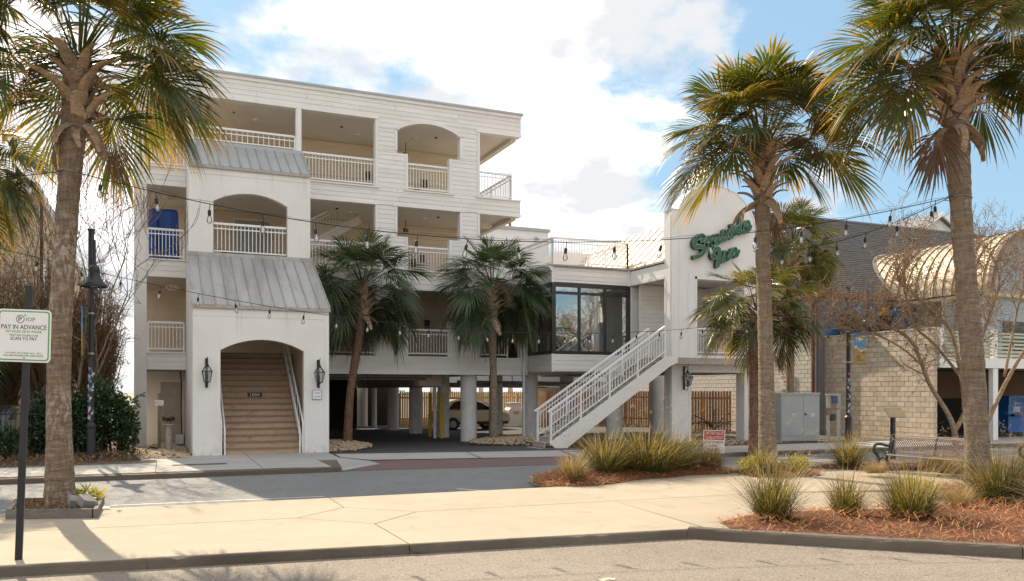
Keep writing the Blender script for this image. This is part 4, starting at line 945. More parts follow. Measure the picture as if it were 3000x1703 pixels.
for i in range(17):
    a, b = 27.12+i*.64, 27.12+(i+1)*.64-.004
    for sx, x_e in ((1, 18.03), (-1, 21.97)):
        m = MB(); p = [(x_e, a, 6.90), (x_e, b, 6.90), (20.0, b, 8.85), (20.0, a, 8.85)]; m.prism(p if sx < 0 else p[::-1], (0, 0, .03))
        m.bar((x_e, a+.02, 6.945), (20.0, a+.02, 8.90), .03, .05); m.part('roof_sheet', 'roof_metal_tan', wr)
box1('wing_chimney', (19.0, 28.0, 7.7), (19.25, 28.6, 8.55), 'white_trim', inn)
rl = railing((19.22, 26.9), (21.38, 26.9), 3.34, h=1.05, gap=.115, posts=False); box1('balcony_sill', (19.2, 26.62, 3.3), (21.4, 27.08, 3.335), 'grey_trim', inn)
bb = Pieces('balcony_board', 'white_board', inn); clad(18.3, 21.7, 3.2, 6.2, y=29.2, pieces=bb); bb.flush(); box1('balcony_back', (18.3, 29.245, 3.2), (21.74, 29.3, 6.25), 'white_trim', inn)
door(19.9, 20.75, 3.2, 5.3, 29.18, 'door_brown', 'balcony_door')
# ---------------------------------------------------------------- outside stairs to the lobby
es = box1('entry_stairs', (12.3, 26.1, -.12), (13.4, 27.2, -.02), 'step_grey', inn)
NS = 18; rh = 3.19/NS; run = (17.46-12.55)/NS; ya, yb = 26.12, 27.2
for i in range(NS):
    m = MB(); x = 12.55+i*run; z = (i+1)*rh; m.box((x, ya+.06, z-rh), (x+.05, yb-.06, z-.04)); m.box((x-.03, ya+.055, z-.04), (x+run+.03, yb-.055, z)); m.part('step', 'step_grey', es)
for y in (ya, yb):
    sl = rh/run; m = MB()
    m.prism([(12.95, y-.05, -.05), (13.35, y-.05, -.05), (17.62, y-.05, 2.86), (17.95, y-.05, 3.0), (17.95, y-.05, 3.22), (17.46, y-.05, 3.22), (12.72, y-.05, .16)], (0, .08, 0)); m.part('stringer', 'white_board', es)
    m = MB(); a = Vector((12.78, y, .18)); b = Vector((17.42, y, .18+(17.42-12.78)*sl))
    H = Vector((0, 0, 1))
    m.bar(a+H*1.12-(b-a)*.025, b+H*1.12+(b-a)*.0, .10, .06); m.bar(a+H*.93, b+H*.93, .035); m.bar(a+H*.2, b+H*.2, .04)
    for i in range(5): p = a+(b-a)*(i/4); m.bar(p-H*.1, p+H*1.1, .06)
    h = m.part('handrail', 'white_metal', es)
    me = baluster(.93)
    for i in range(1, 40):
        if i % 10: inst(me, 'baluster', h, a+(b-a)*(i/40)+H*.18)
siding.flush()
# ================================================================ NEIGHBOURS
hall = thing('neighbour_building', 'pale block building with dark shingle roof, tan metal barrel vault and slatted porch', 'building', (0, 0, 0))
m = MB(); m.box((27.54, 29.34, -.2), (27.8, 60, 6.2)); m.part('block_wall', 'mortar_white', hall)
bw = Pieces('block', 'block_white', hall)
def blocks(pieces, ax, fix, a0, a1, z0, z1, L_=.405, H=.203, gap=.009, sgn=-1, top=None):
    """running-bond block work; ax 'x' = wall along Y at X=fix"""
    k = 0; z = z0
    while z < z1-.03:
        zb = min(z+H, z1); a = a0-(L_/2 if k % 2 else 0)
        while a < a1-.02:
            p, q = max(a, a0), min(a+L_, a1)
            if q-p > .04:
                m = MB(); o = rng.uniform(-.004, .004); b = gap/2
                fx = fix+sgn*(.012)+o
                if ax == 'x':
                    s0, s1 = fx, fix+.05; vs = [(s0, p+b+.006, z+b+.006), (s0, q-b-.006, z+b+.006), (s0, q-b-.006, zb-b-.006), (s0, p+b+.006, zb-b-.006), (s1, p+b, z+b), (s1, q-b, z+b), (s1, q-b, zb-b), (s1, p+b, zb-b)]
                    m.add(vs, [(0, 3, 2, 1), (0, 1, 5, 4), (1, 2, 6, 5), (2, 3, 7, 6), (3, 0, 4, 7)])
                else:
                    s0, s1 = fx, fix+.05; vs = [(p+b+.006, s0, z+b+.006), (q-b-.006, s0, z+b+.006), (q-b-.006, s0, zb-b-.006), (p+b+.006, s0, zb-b-.006), (p+b, s1, z+b), (q-b, s1, z+b), (q-b, s1, zb-b), (p+b, s1, zb-b)]
                    m.add(vs, [(0, 1, 2, 3), (0, 4, 5, 1), (1, 5, 6, 2), (2, 6, 7, 3), (3, 7, 4, 0)])
                pieces.add(m)
            a += L_
        z += H; k += 1
blocks(bw, 'x', 27.53, 29.36, 46.0, -.1, 6.0); bw.flush()
m = MB(); m.prism([(27.5, 28.9, 6.18), (27.5, 40, 6.18), (27.5, 34.4, 10.9)], (.3, 0, 0)); m.part('gable_wall', 'stucco_light', hall)
m = MB(); m.box((27.82, 29.31, -.2), (44, 29.6, 6.15)); m.part('front_wall', 'block_white', hall)
m = MB(); m.box((27.62, 29.20, -.2), (27.95, 29.31, 6.0)); m.part('corner_shade', 'board_grey', hall)  # dark strip: shade of the wall's street face put into the colour
m = MB(); m.box((27.43, 29.33, -.1), (27.52, 29.44, 5.9)); m.tube([(27.48, 29.38, 5.85), (27.6, 29.0, 6.15)], .05, 8); m.part('downspout', 'downspout_red', hall)
# roof in lapped courses of shingles
rf = MB(); y0, z0, y1, z1 = 28.75, 6.28, 34.4, 11.03; nC = 40
for i in range(nC):
    a, b = i/nC, (i+1)/nC; ya, za, yb, zb = y0+(y1-y0)*a, z0+(z1-z0)*a, y0+(y1-y0)*b, z0+(z1-z0)*b
    n = 44; xs = [27.15+ (45-27.15)*j/n for j in range(n+1)]
    for j in range(n):
        o = (.5 if i % 2 else 0)*(xs[1]-xs[0]); x0_, x1_ = min(45, xs[j]+o), min(45, xs[j+1]+o-.01); t = .022+rng.uniform(0, .014)
        if x1_-x0_ < .02: continue
        rf.add([(x0_, ya-t*.4, za+t), (x1_, ya-t*.4, za+t), (x1_, yb, zb+.006), (x0_, yb, zb+.006), (x0_, ya, za-.01), (x1_, ya, za-.01)], [(0, 1, 2, 3), (4, 5, 1, 0)])
roof = MB(); roof.prism([(27.1, y0-.02, z0-.12), (27.1, y1, z1-.04), (27.1, 40.1, 6.2)], (18, 0, 0)); roof_o = roof.part('roof', 'board_grey', hall); rf.part('shingles', 'shingles', roof_o, kind='stuff')
box1('ridge_cap', (27.1, 34.3, 11.0), (45.1, 34.5, 11.09), 'board_grey', roof_o); box1('eave_board', (27.2, 28.66, 6.12), (44.9, 28.74, 6.30), 'downspout_red', roof_o); 
m = MB(); m.prism([(27.09, 28.7, 6.1), (27.09, 34.4, 10.9), (27.09, 34.4, 11.1), (27.09, 28.7, 6.3)], (-.05, 0, 0)); m.part('rake_board', 'block_white', roof_o)
# mural on the front wall, its board and the plain band above
mu = box1('mural', (27.9, 29.27, 3.9), (33.8, 29.305, 6.0), 'mural_blue', hall)
def curl(c, r0, r1, a0, a1, w, y=29.262):
    m = MB(); P = []
    for i in range(15):
        t = i/14; a = a0+(a1-a0)*t; r = r0+(r1-r0)*t; P.append((c[0]+r*math.cos(a), c[1]+.75+r*math.sin(a)))
    for i in range(14):
        (x0, z0), (x1, z1) = P[i], P[i+1]; d = Vector((x1-x0, z1-z0)); n = Vector((-d.y, d.x)).normalized()*w/2
        m.add([(x0+n.x, y, z0+n.y), (x0-n.x, y, z0-n.y), (x1-n.x, y, z1-n.y), (x1+n.x, y, z1+n.y)], [(0, 1, 2, 3)])
    m.part('painted_wave', 'mural_pale', mu)
curl((28.75, 4.55), .42, .25, .6, 5.6, .07); curl((28.85, 4.6), .12, .05, 0, 6, .03); curl((29.7, 4.9), .3, .22, 2.8, .4, .05, 29.26); curl((30.3, 5.05), .3, .22, 3.4, 6.0, .05, 29.258); curl((28.1, 4.6), .25, .2, 3.3, 6.2, .05, 29.256)
box1('painted_sun', (31.2, 29.255, 5.45), (31.95, 29.268, 5.98), 'mural_orange', mu)
m = MB(); m.box((29.3, 29.16, 4.3), (31.4, 29.26, 5.4)); m.box((31.75, 29.2, 4.3), (32.7, 29.26, 5.3)); m.part('notice_board', 'board_grey', hall); box1('painted_panel', (31.42, 29.2, 4.3), (31.74, 29.25, 4.95), 'mural_blue', hall)
box1('eave_band', (27.97, 29.2, 6.01), (36, 29.30, 6.14), 'wall_blue_grey', hall)
for i in range(8):
    m = MB(); m.lathe((28.2+i*.75, 28.9, 5.75), [(.02, -.06), (.05, -.02), (.03, .05)], 8); m.part('eave_bulb', 'lamp_glow', hall)
# barrel vault with standing seams
xc, zc, Rv = 34.62, 6.1, 2.72; va = MB(); yf = 24.0
def roof_y(z): return y0+(z-z0)*(y1-y0)/(z1-z0)
nA = 22; vault = box1('vault_base', (31.95, 24.2, 5.9), (37.3, 29.0, 6.04), 'vault_tan', hall)
for i in range(nA):
    a, b = math.pi*(1-i/nA), math.pi*(1-(i+1)/nA)
    pts = []
    for t in (a, b):
        x, z = xc+Rv*math.cos(t), zc+Rv*math.sin(t); pts.append(((x, yf, z), (x, max(yf+.3, roof_y(z)+.05), z)))
    va.add([pts[0][0], pts[1][0], pts[1][1], pts[0][1]], [(0, 1, 2, 3)])
va.part('vault_sheet', 'vault_tan', vault, smooth=True)
k = 0
y = yf+.4
while y < 31.3:
    P = [(xc+(Rv+.02)*math.cos(math.pi*(1-i/24)), y, zc+(Rv+.02)*math.sin(math.pi*(1-i/24))) for i in range(25)]
    P = [p for p in P if roof_y(p[2]) > y-.05]
    if len(P) > 2: m = MB(); m.tube(P, .028, 4); m.part('standing_seam', 'vault_seam', vault)
    y += .48
P = [(xc+(Rv+.03)*math.cos(math.pi*(1-i/24)), 0, zc+(Rv+.03)*math.sin(math.pi*(1-i/24))) for i in range(25)]
m = MB(); m.tube([(x, roof_y(z)+.02, z) for x, _, z in P], .06, 5); m.part('valley_flashing', 'vault_tan', vault)
m = MB()
for i in range(24):
    a, b = math.pi*(1-i/24), math.pi*(1-(i+1)/24)
    m.prism([(xc+r*math.cos(t), yf-.03, zc+r*math.sin(t)) for r, t in ((Rv+.06, a), (Rv+.06, b), (Rv-.16, b), (Rv-.16, a))], (0, .2, 0))
m.part('arch_trim', 'arch_brown', vault)
m = MB(); m.prism([(xc+(Rv-.05)*math.cos(math.pi*(1-i/20)), yf+.45, zc+(Rv-.05)*math.sin(math.pi*(1-i/20))) for i in range(21)]+[(xc+Rv-.05, yf+.45, 3.3), (xc-Rv+.05, yf+.45, 3.3)], (0, .1, 0)); m.part('vault_gable', 'wall_blue_grey', vault)
box1('porch_window', (33.2, 24.40, 3.6), (36, 24.445, 4.9), 'black_frame', hall)
# porch: beam, posts, slatted rail, dark garage below
box1('porch_beam', (27.95, 23.18, 2.86), (45, 23.4, 3.26), 'white_trim', hall); box1('porch_floor', (27.95, 23.41, 3.0), (45, 29.2, 3.2), 'deck_slat', hall)
po = Pieces('post', 'white_trim', hall)
for x in (30.98, 36.5): po.box((x, 23.22, -.1), (x+.28, 23.42, 2.857)); 
for x in (28.0, 31.0, 34.0, 37): po.box((x, 23.2, 3.263), (x+.2, 23.38, 4.4))
po.flush()
dr = box1('deck_rail', (27.95, 23.24, 4.22), (40, 23.34, 4.29), 'deck_slat', hall); sl = Pieces('slat', 'deck_slat', dr)
for x0, x1 in ((28.21, 30.99), (31.21, 33.99), (34.21, 36.99)):
    for i in range(6): sl.box((x0, 23.27, 3.33+i*.15), (x1, 23.30, 3.42+i*.15))
    for x in (x0+.9, x0+1.85): sl.box((x, 23.305, 3.27), (x+.1, 23.34, 4.215))
sl.flush()
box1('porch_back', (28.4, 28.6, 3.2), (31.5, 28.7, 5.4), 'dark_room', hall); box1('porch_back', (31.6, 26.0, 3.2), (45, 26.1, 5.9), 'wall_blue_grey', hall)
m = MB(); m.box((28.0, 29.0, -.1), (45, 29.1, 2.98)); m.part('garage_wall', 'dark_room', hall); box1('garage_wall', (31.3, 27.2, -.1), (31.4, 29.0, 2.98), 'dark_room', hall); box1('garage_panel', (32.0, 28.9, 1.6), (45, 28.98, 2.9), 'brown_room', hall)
poly3('garage_floor', [(27.9, 23.0, -.02), (45, 23.0, -.02), (45, 29.1, -.02), (27.9, 29.1, -.02)], 'drive_asphalt')
atm = thing('cash_machine', 'blue cash machine lettered ATM in the dark garage', 'cash machine', (38.3, 27.6, -.02))
box1('body', (37.6, 27.4, -.02), (39.0, 28.1, 1.72), 'blue_plastic', atm); bx = box1('header', (37.55, 27.33, 1.3), (39.05, 27.4, 1.72), 'blue_plastic', atm); text('ATM', .85, .26, (38.15, 27.325, 1.5), XA, ZA, 'text_black', bx)
box1('screen', (37.9, 27.38, .95), (38.4, 27.4, 1.2), 'sticker_white', atm); box1('shelf', (37.75, 27.2, .75), (38.6, 27.4, .85), 'black_frame', atm)
# free-standing tan block wall
bwall = thing('block_wall', 'bare tan concrete block wall running back from the porch beside the pavement', 'wall', (27.9, 26.2, -.1))
m = MB(); m.box((27.868, 23.24, -.2), (28.06, 29.3, 4.36)); m.part('core', 'mortar', bwall)
tb_ = Pieces('block', 'block_tan', bwall, 300); blocks(tb_, 'x', 27.862, 23.2, 29.12, -.1, 4.36)
tb_.flush(); te = Pieces('end_block', 'block_tan', bwall); blocks(te, 'y', 23.234, 27.862, 28.06, -.1, 4.36, L_=.2); te.flush()
cp = Pieces('cap_block', 'block_white', bwall)
for i in range(15): cp.box((27.83, 23.2+i*.405, 4.362), (28.09, 23.2+(i+1)*.405-.006, 4.40+rng.uniform(0, .01)))
cp.flush(); bwall.rotation_euler = (0, 0, R(-2.6)); bwall.location.x -= .06
# house gable beyond the shingle roof, green house far behind the terrace
hs = thing('far_house', 'white gabled house showing above the shingle roof ridge', 'house', (53.5, 48, -.3))
m = MB(); m.prism([(50.5, 44.5, -.3), (57, 44.5, -.3), (57, 44.5, 12.8), (53.4, 44.5, 14.75), (50.5, 44.5, 13.1)], (0, 9, 0)); m.part('wall', 'house_white', hs)
m = MB()
for (xa, za), (xb, zb) in (((50.0, 12.85), (53.4, 14.85)), ((53.4, 14.85), (57.5, 12.6))): m.prism([(xa, 44.1, za), (xb, 44.1, zb), (xb, 44.1, zb+.22), (xa, 44.1, za+.22)], (0, 9.6, 0))
m.part('roof', 'board_grey', hs)
m = MB()
for (xa, za), (xb, zb) in (((50.0, 12.75), (53.4, 14.75)), ((53.4, 14.75), (57.5, 12.5))): m.prism([(xa, 44.0, za), (xb, 44.0, zb), (xb, 44.0, zb+.3), (xa, 44.0, za+.3)], (0, .12, 0))
m.part('barge_board', 'white_trim', hs)
gh = thing('far_house', 'small far green-roofed house seen through the roof terrace railing', 'house', (46.5, 82, -.3))
m = MB(); m.box((45, 78, -.3), (55, 88, 15.2)); m.part('wall', 'house_green', gh); m = MB(); m.prism([(44.5, 77.5, 15.2), (55.5, 77.5, 15.2), (50, 77.5, 16.6)], (0, 11, 0)); m.part('roof', 'house_green', gh); box1('balcony', (47, 77, 13.2), (55, 78, 14.9), 'cream_wall', gh)
# tan building on the left
lb = thing('side_building', 'tan stucco building behind the bare bushes at the far left', 'building', (-9, 45, 0))
m = MB(); m.box((-30, 37, -.2), (-3.95, 70, 9.75)); m.part('wall', 'stucco_tan', lb)
m = MB(); m.box((-30.1, 36.8, 9.55), (-3.8, 70, 9.95)); m.part('cornice', 'house_white', lb)
wd = MB()
for y in (39.5, 44, 49, 55): m = MB(); m.box((-3.97, y, 5.8), (-3.9, y+1.1, 7.4)); w_ = m.part('window', 'car_glass', lb); m = MB(); m.box((-3.98, y-.12, 5.66), (-3.88, y+1.22, 5.79)); m.box((-3.98, y-.12, 7.41), (-3.88, y+1.22, 7.54)); m.part('frame', 'house_white', w_)
m = MB(); m.tube([(-3.85, 38.4, 0), (-3.85, 38.4, 9.5)], .06, 8); m.part('downspout', 'door_brown', lb)
for x in (-8.1, -6.6): box1('pilaster', (x, 36.75, -.1), (x+.55, 36.99, 4.6), 'stucco_light', lb)
box1('string_course', (-30, 36.85, 4.2), (-3.9, 36.99, 4.35), 'stucco_light', lb); box1('string_course', (-3.94, 37, 4.2), (-3.82, 70, 4.35), 'stucco_light', lb)
for x0, x1 in ((-7.4, -6.75), (-5.9, -4.5)): box1('window', (x0, 36.95, .9), (x1, 37.02, 3.0), 'car_glass', lb)
# ================================================================ UNDER THE INN: car, bins, fence, guard posts
for x, y in ((11.78, 36.5), (11.78, 34.9)):
    b_ = thing('bollard', 'farther yellow pipe bollard left of the drain pipe' if y > 36 else 'nearer yellow pipe bollard right of the drain pipe', 'bollard', (x, y, -.1), None, 'yellow bollards by the columns')
    m = MB(); m.lathe((x, y, -.2), [(.078, 0), (.078, 1.98), (.06, 2.04), (.02, 2.06)], 14); m.part('pipe', 'yellow_paint', b_)
def picket_fence(nm, lab, a, b, h, mat, grp=None, w=.105, gp=.022, dog=True):
    a, b = Vector((*a, 0)), Vector((*b, 0)); d = (b-a); L_ = d.length; d.normalize(); n = Vector((d.y, -d.x, 0))
    f = thing(nm, lab, 'fence', (a+b)/2+Vector((0, 0, -.1)), None, grp); k = int(L_/(w+gp))
    for zz in (.35, h-.35): m = MB(); m.bar(a-n*.03+Vector((0, 0, zz)), b-n*.03+Vector((0, 0, zz)), .04, .09); m.part('rail', mat, f)
    for i in range(k):
        c = a+d*((i+.5)*L_/k); hh = h+rng.uniform(-.015, .015); m = MB()
        P = [(-w/2, -.1), (w/2, -.1), (w/2, hh-.05), (w*.25, hh), (-w*.25, hh), (-w/2, hh-.05)]
        m.prism([tuple(c+d*x+Vector((0, 0, z))) for x, z in P], tuple(n*.018)); m.part('picket', mat, f)
    for i in range(0, int(L_/2.4)+1): c = a+d*min(L_, i*2.4); m = MB(); m.bar(c-n*.09+Vector((0, 0, -.1)), c-n*.09+Vector((0, 0, h-.1)), .09); m.part('post', mat, f)
picket_fence('picket_fence', 'pale sunlit picket fence behind the parked tan car', (13.2, 46.6), (22.2, 46.2), 1.92, 'fence_wood_pale')
picket_fence('picket_fence', 'brown picket fence at right angles behind the entry stairs', (22.2, 46.0), (27.0, 41.5), 1.95, 'fence_wood', w=.12)
picket_fence('picket_fence', 'dark brown picket fence seen through the sign tower passage', (23.4, 35.6), (27.2, 34.8), 1.95, 'fence_wood', w=.12, gp=.03)
# car
def car(loc, rz):
    c = thing('parked_car', 'tan small hatchback parked nose right behind the round columns', 'car', loc, rz)
    prof = [(-2.0, .35), (-2.08, .75), (-1.95, 1.0), (-1.75, 1.12), (-1.35, 1.52), (-.9, 1.62), (.1, 1.60), (.55, 1.45), (1.15, 1.08), (1.75, .95), (2.0, .78), (2.06, .5), (2.0, .32)]
    m = MB(); ns = 5
    for k, (yy, sh) in enumerate(((-.86, .94), (-.80, 1.0), (0, 1.0), (.80, 1.0), (.86, .94))):
        for x, z in prof:
            tuck = 1-(max(0, z-1.0)*.30 if k in (0, 1, 3, 4) else 0)
            m.v.append((x*(.985 if k in (0, 4) else 1), yy*tuck, .32+(z-.32)*(sh if k in (0, 4) else 1))); m.tt.append(0); m.rr.append(.5)
    q = len(prof)
    for k in range(4):
        for i in range(q): m.f.append((k*q+i, k*q+(i+1) % q, (k+1)*q+(i+1) % q, (k+1)*q+i)); m.m.append(0)
    m.f += [tuple(range(q-1, -1, -1)), tuple(4*q+i for i in range(q))]; m.m += [0, 0]
    m.part('body', 'car_paint', c)
    for s in (-1, 1):
        m = MB(); P = [(-1.5, 1.10), (-1.2, 1.45), (-.9, 1.53), (-.05, 1.52), (-.05, 1.08)]; m.prism([(x, s*(.845-max(0, z-1)*.26), z) for x, z in P], (0, s*.02, 0)); m.part('side_window', 'car_glass', c)
        m = MB(); P = [(.03, 1.52), (.45, 1.40), (1.0, 1.06), (.03, 1.07)]; m.prism([(x, s*(.845-max(0, z-1)*.26), z) for x, z in P], (0, s*.02, 0)); m.part('side_window', 'car_glass', c)
        m = MB(); m.obox((.95, s*.95, 1.1), (.08, 0, 0), (0, .09, 0), (0, 0, .07)); m.part('mirror', 'car_paint', c)
        m = MB(); m.box((-1.9, s*.845, .30), (1.9, s*.875, .44)); m.part('sill_trim', 'car_black', c)
        m = MB(); m.obox((1.82, s*.64, .82), (.16, 0, -.05), (0, .17, 0), (.02, 0, .09)); m.part('headlight', 'lamp_glow', c)
        for x in (-1.28, 1.28):
            m = MB(); m.lathe((x, s*.80, .32), [(.36, -.06), (.36, .075)], 20, axis='y'); m.part('wheel_arch', 'car_black', c)
            m = MB(); m.lathe((x, s*.80, .31), [(.2, -.1), (.31, -.1), (.31, .1), (.2, .1)], 20, axis='y'); w = m.part('wheel', 'rubber', c)
            m = MB(); m.lathe((x, s*.80, .31), [(.2, -.105), (.05, -.08), (.05, .08), (.2, .105)], 12, axis='y'); m.part('rim', 'galv', w)
    m = MB(); P = [(.58, 1.47), (1.14, 1.10)]; m.add([(.60, -.68, 1.46), (.60, .68, 1.46), (1.16, .78, 1.10), (1.16, -.78, 1.10)], [(0, 1, 2, 3)]); 
    m.v = [(x+.012, y, z+.012) for x, y, z in m.v]; m.part('windscreen', 'car_glass', c)
    m = MB(); m.box((1.95, -.6, .36), (2.09, .6, .62)); m.part('bumper', 'car_black', c); m = MB(); m.box((-1.3, -.5, 1.63), (-.2, .5, 1.65)); 
    for s in (-1, 1): m = MB(); m.tube([(-1.3, s*.55, 1.64), (.1, s*.55, 1.63)], .02, 5); m.part('roof_rail', 'car_black', c)
    return c
car((15.95, 42.6, -.1), R(2))
# tall white bins
for i, x in enumerate((19.55, 20.55)):
    b_ = thing('storage_bin', 'white plastic tote bin with red print, left of the pair by the fence' if i == 0 else 'white plastic tote bin with red print, right of the pair against the downspout', 'bin', (x, 44.9-.2*i, -.1), None, 'white bins at the back fence'); y = 44.9-.2*i
    m = MB(); m.prism([(x-.42, y-.4, -.1), (x+.42, y-.4, -.1), (x+.46, y-.4, .85), (x+.34, y-.4, .98), (x-.34, y-.4, .98), (x-.46, y-.4, .85)], (0, .8, 0)); m.part('body', 'bin_white', b_)
    m = MB(); m.box((x-.3, y-.35, .98), (x+.3, y+.35, 1.22)); m.box((x-.36, y-.4, 1.22), (x+.36, y+.4, 1.28)); m.part('lid', 'bin_white', b_)
    m = MB()
    for px_ in (-.18, .12): m.tube([(x+px_, y-.1, 1.28), (x+px_, y-.1, 1.85)], .018, 6)
    m.part('pump_pipe', 'bin_white', b_)
    for z, w in ((.72, .42), (.62, .3)): box1('red_label', (x-w/2, y-.408, z), (x+w/2, y-.40, z+.05), 'red_text', b_)
for (x, y, mt, lab) in ((16.5, 47.6, 'umbrella_red', 'closed red parasol behind the back fence'), (20.6, 47.8, 'umbrella_tan', 'closed tan parasol behind the back fence')):
    u = thing('closed_parasol', lab, 'parasol', (x, y, -.1)); m = MB(); m.tube([(x, y, -.1), (x, y, 2.6)], .03, 6); m.part('pole', 'galv', u); m = MB(); m.lathe((x, y, 1.75), [(.06, 0), (.2, .05), (.12, .5), (.03, .88)], 10); m.part('canopy', mt, u)
bl = thing('back_house', 'grey-blue raised house beyond the back fence', 'house', (18, 54, -.1)); box1('wall', (4, 54, 2.2), (30, 60, 7), 'wall_blue_grey', bl)
for x in (14, 17.5, 21, 24.5): m = MB(); m.bar((x, 53.8, -.1), (x, 53.8, 2.3), .25); m.part('post', 'house_white', bl)
for i in range(9): m = MB(); m.box((15+i*.5, 53.4, 1.9-i*.2), (15.5+i*.5, 54, 2.0-i*.2)); m.part('stair_tread', 'house_white', bl)
# ================================================================ PALMS
def frond_mesh(elev, seed, mat, Lp=1.15, Lb=1.05, nseg=44, droop=1.0, dead=False):
    """one fan leaf in its own frame: stalk from the origin along +x, raised by elev degrees"""
    r = random.Random(seed); m = MB(); e = R(elev); nseg = 24 if dead else nseg; Lp, Lb = (.80, .85) if dead else (Lp, Lb); sag = R(30 if not dead else 10)*droop
    pts = []; p = Vector((0, 0, 0)); n = 7
    for i in range(n+1):
        t = i/n; a = e-sag*t*(math.cos(e) if elev > -40 else .3); pts.append(p.copy()); p = p+Vector((math.cos(a), 0, math.sin(a)))*Lp/n
    a_end = e-sag*(math.cos(e) if elev > -40 else .3)
    rad = [.030-.018*i/n for i in range(n+1)]
    vs = []
    for i, q in enumerate(pts): w = rad[i]; vs += [(q.x, q.y-w, q.z), (q.x, q.y, q.z-w*.6), (q.x, q.y+w, q.z), (q.x, q.y, q.z+w*.4)]
    m.add(vs, [(i*4+k, i*4+(k+1) % 4, i*4+4+(k+1) % 4, i*4+4+k) for i in range(n) for k in range(4)], 0, .3, .9)
    H = pts[-1]; a_end -= R(28)*max(.25, math.cos(e)) if not dead else 0; F0 = Vector((math.cos(a_end), 0, math.sin(a_end))); S = Vector((0, 1, 0)); roll = r.uniform(-.5, .5)
    Nn = Vector((-F0.z, 0, F0.x)); S, Nn = S*math.cos(roll)+Nn*math.sin(roll), Nn*math.cos(roll)-S*math.sin(roll)
    amax = R(118 if not dead else 60); da = 2*amax/nseg; cost = Lb*.42; g = .27*droop if not dead else .38
    for k in range(nseg):
        a = -amax+da*(k+.5)+r.uniform(-.02, .02); L_ = Lb*(.98-.20*abs(a/amax)**2)*r.uniform(.86, 1.06); fwd = max(0, math.cos(a))
        start = H+F0*cost*fwd**2*.9-Vector((0, 0, .10*fwd**2*droop)); d = (F0*math.cos(a)+S*math.sin(a)); d = d+Nn*(.26*abs(math.sin(a))-.03)+Vector((0, 0, -.10*droop*fwd)); d.normalize()
        side = (S*math.cos(a)-F0*math.sin(a)).normalized(); tip_g = g*r.uniform(.5, 1.5); tw = r.uniform(-.3, .3)
        vs, tt = [], []; split = r.uniform(.54, .68)
        for j, t in enumerate((.02, .28, .56, .74, .88, 1.0)):
            rr_ = L_*t; w = .5*rr_*da*1.04 if t <= split else .5*L_*split*da*max(.04, (1-t)/(1-split))**.8*.9
            c = start+d*rr_+Vector((0, 0, -tip_g*rr_*rr_*(.45+.9*max(0, t-.45))))+side*(tw*max(0, t-.5)**2*.5)
            up = Nn*w*(.55 if k % 2 else .35); vs += [tuple(c-side*w), tuple(c+up), tuple(c+side*w)]; tt += [t]*3
        m.add(vs, [f for j in range(5) for f in ((j*3, j*3+1, j*3+4, j*3+3), (j*3+1, j*3+2, j*3+5, j*3+4))], 0, tt, r.random())
    return m.mesh('frond', mat, attr=True)
FR = {}
def frond(elev, v, mat, dead=False, sc_=1.0):
    k = (round(elev/15)*15, v, mat, dead)
    if k not in FR: FR[k] = frond_mesh(k[0], hash((k[0], v)) % 9999, mat, dead=dead, droop=1.0)
    return FR[k]
def stalk_mesh(seed, L_=1.3):
    r = random.Random(seed); m = MB(); P = [Vector((0, 0, 0))]; a = R(35)
    for i in range(9): P.append(P[-1]+Vector((math.cos(a), 0, math.sin(a)))*L_/9); a -= R(15)
    m.tube(P, [.014-.001*i for i in range(10)], 4)
    for i in range(2, 10):
        for q in range(4):
            d = Vector((r.uniform(-.2, .8), r.uniform(-1, 1), r.uniform(-1.3, .1))).normalized(); b = P[i]+d*r.uniform(.15, .34); m.tube([P[i], b], [.006, .003], 3, rr=r.random())
            for s in range(6):
                c = P[i]+(b-P[i])*r.uniform(.2, 1); e = c+Vector((r.uniform(-1, 1), r.uniform(-1, 1), r.uniform(-1, .3)))*.12; m.tube([c, e], [.006, .005], 3, cap=False, rr=r.random())
    return m.mesh('flower_stalk', 'flower_stalk', attr=True)
STALK = [stalk_mesh(s) for s in (1, 2)]
def boot_mesh(seed, hang=False):
    r = random.Random(seed); m = MB(); L_ = r.uniform(.42, .62); vs = []
    n = 6; p = Vector((0, 0, 0)); a = R(62) if not hang else R(-15); wid = .10
    for i in range(n+1):
        t = i/n; w = wid*(1-.62*t); th = .028*(1-.6*t); nx = Vector((-math.sin(a), 0, math.cos(a)))
        for y, o in ((-w, 0), (0, th), (w, 0), (0, -th)): q = p+nx*o+Vector((0, y, 0)); vs.append(tuple(q))
        p = p+Vector((math.cos(a), 0, math.sin(a)))*L_/n; a += R(-12 if not hang else -13)
    m.add(vs, [(i*4+k, i*4+(k+1) % 4, i*4+4+(k+1) % 4, i*4+4+k) for i in range(n) for k in range(4)]+[(3, 2, 1, 0), tuple(n*4+k for k in range(4))])
    return m.mesh('leaf_base', 'palm_boot', smooth=False)
BOOT = [boot_mesh(s) for s in range(5)]; HANG = [boot_mesh(s+20, True) for s in range(3)]
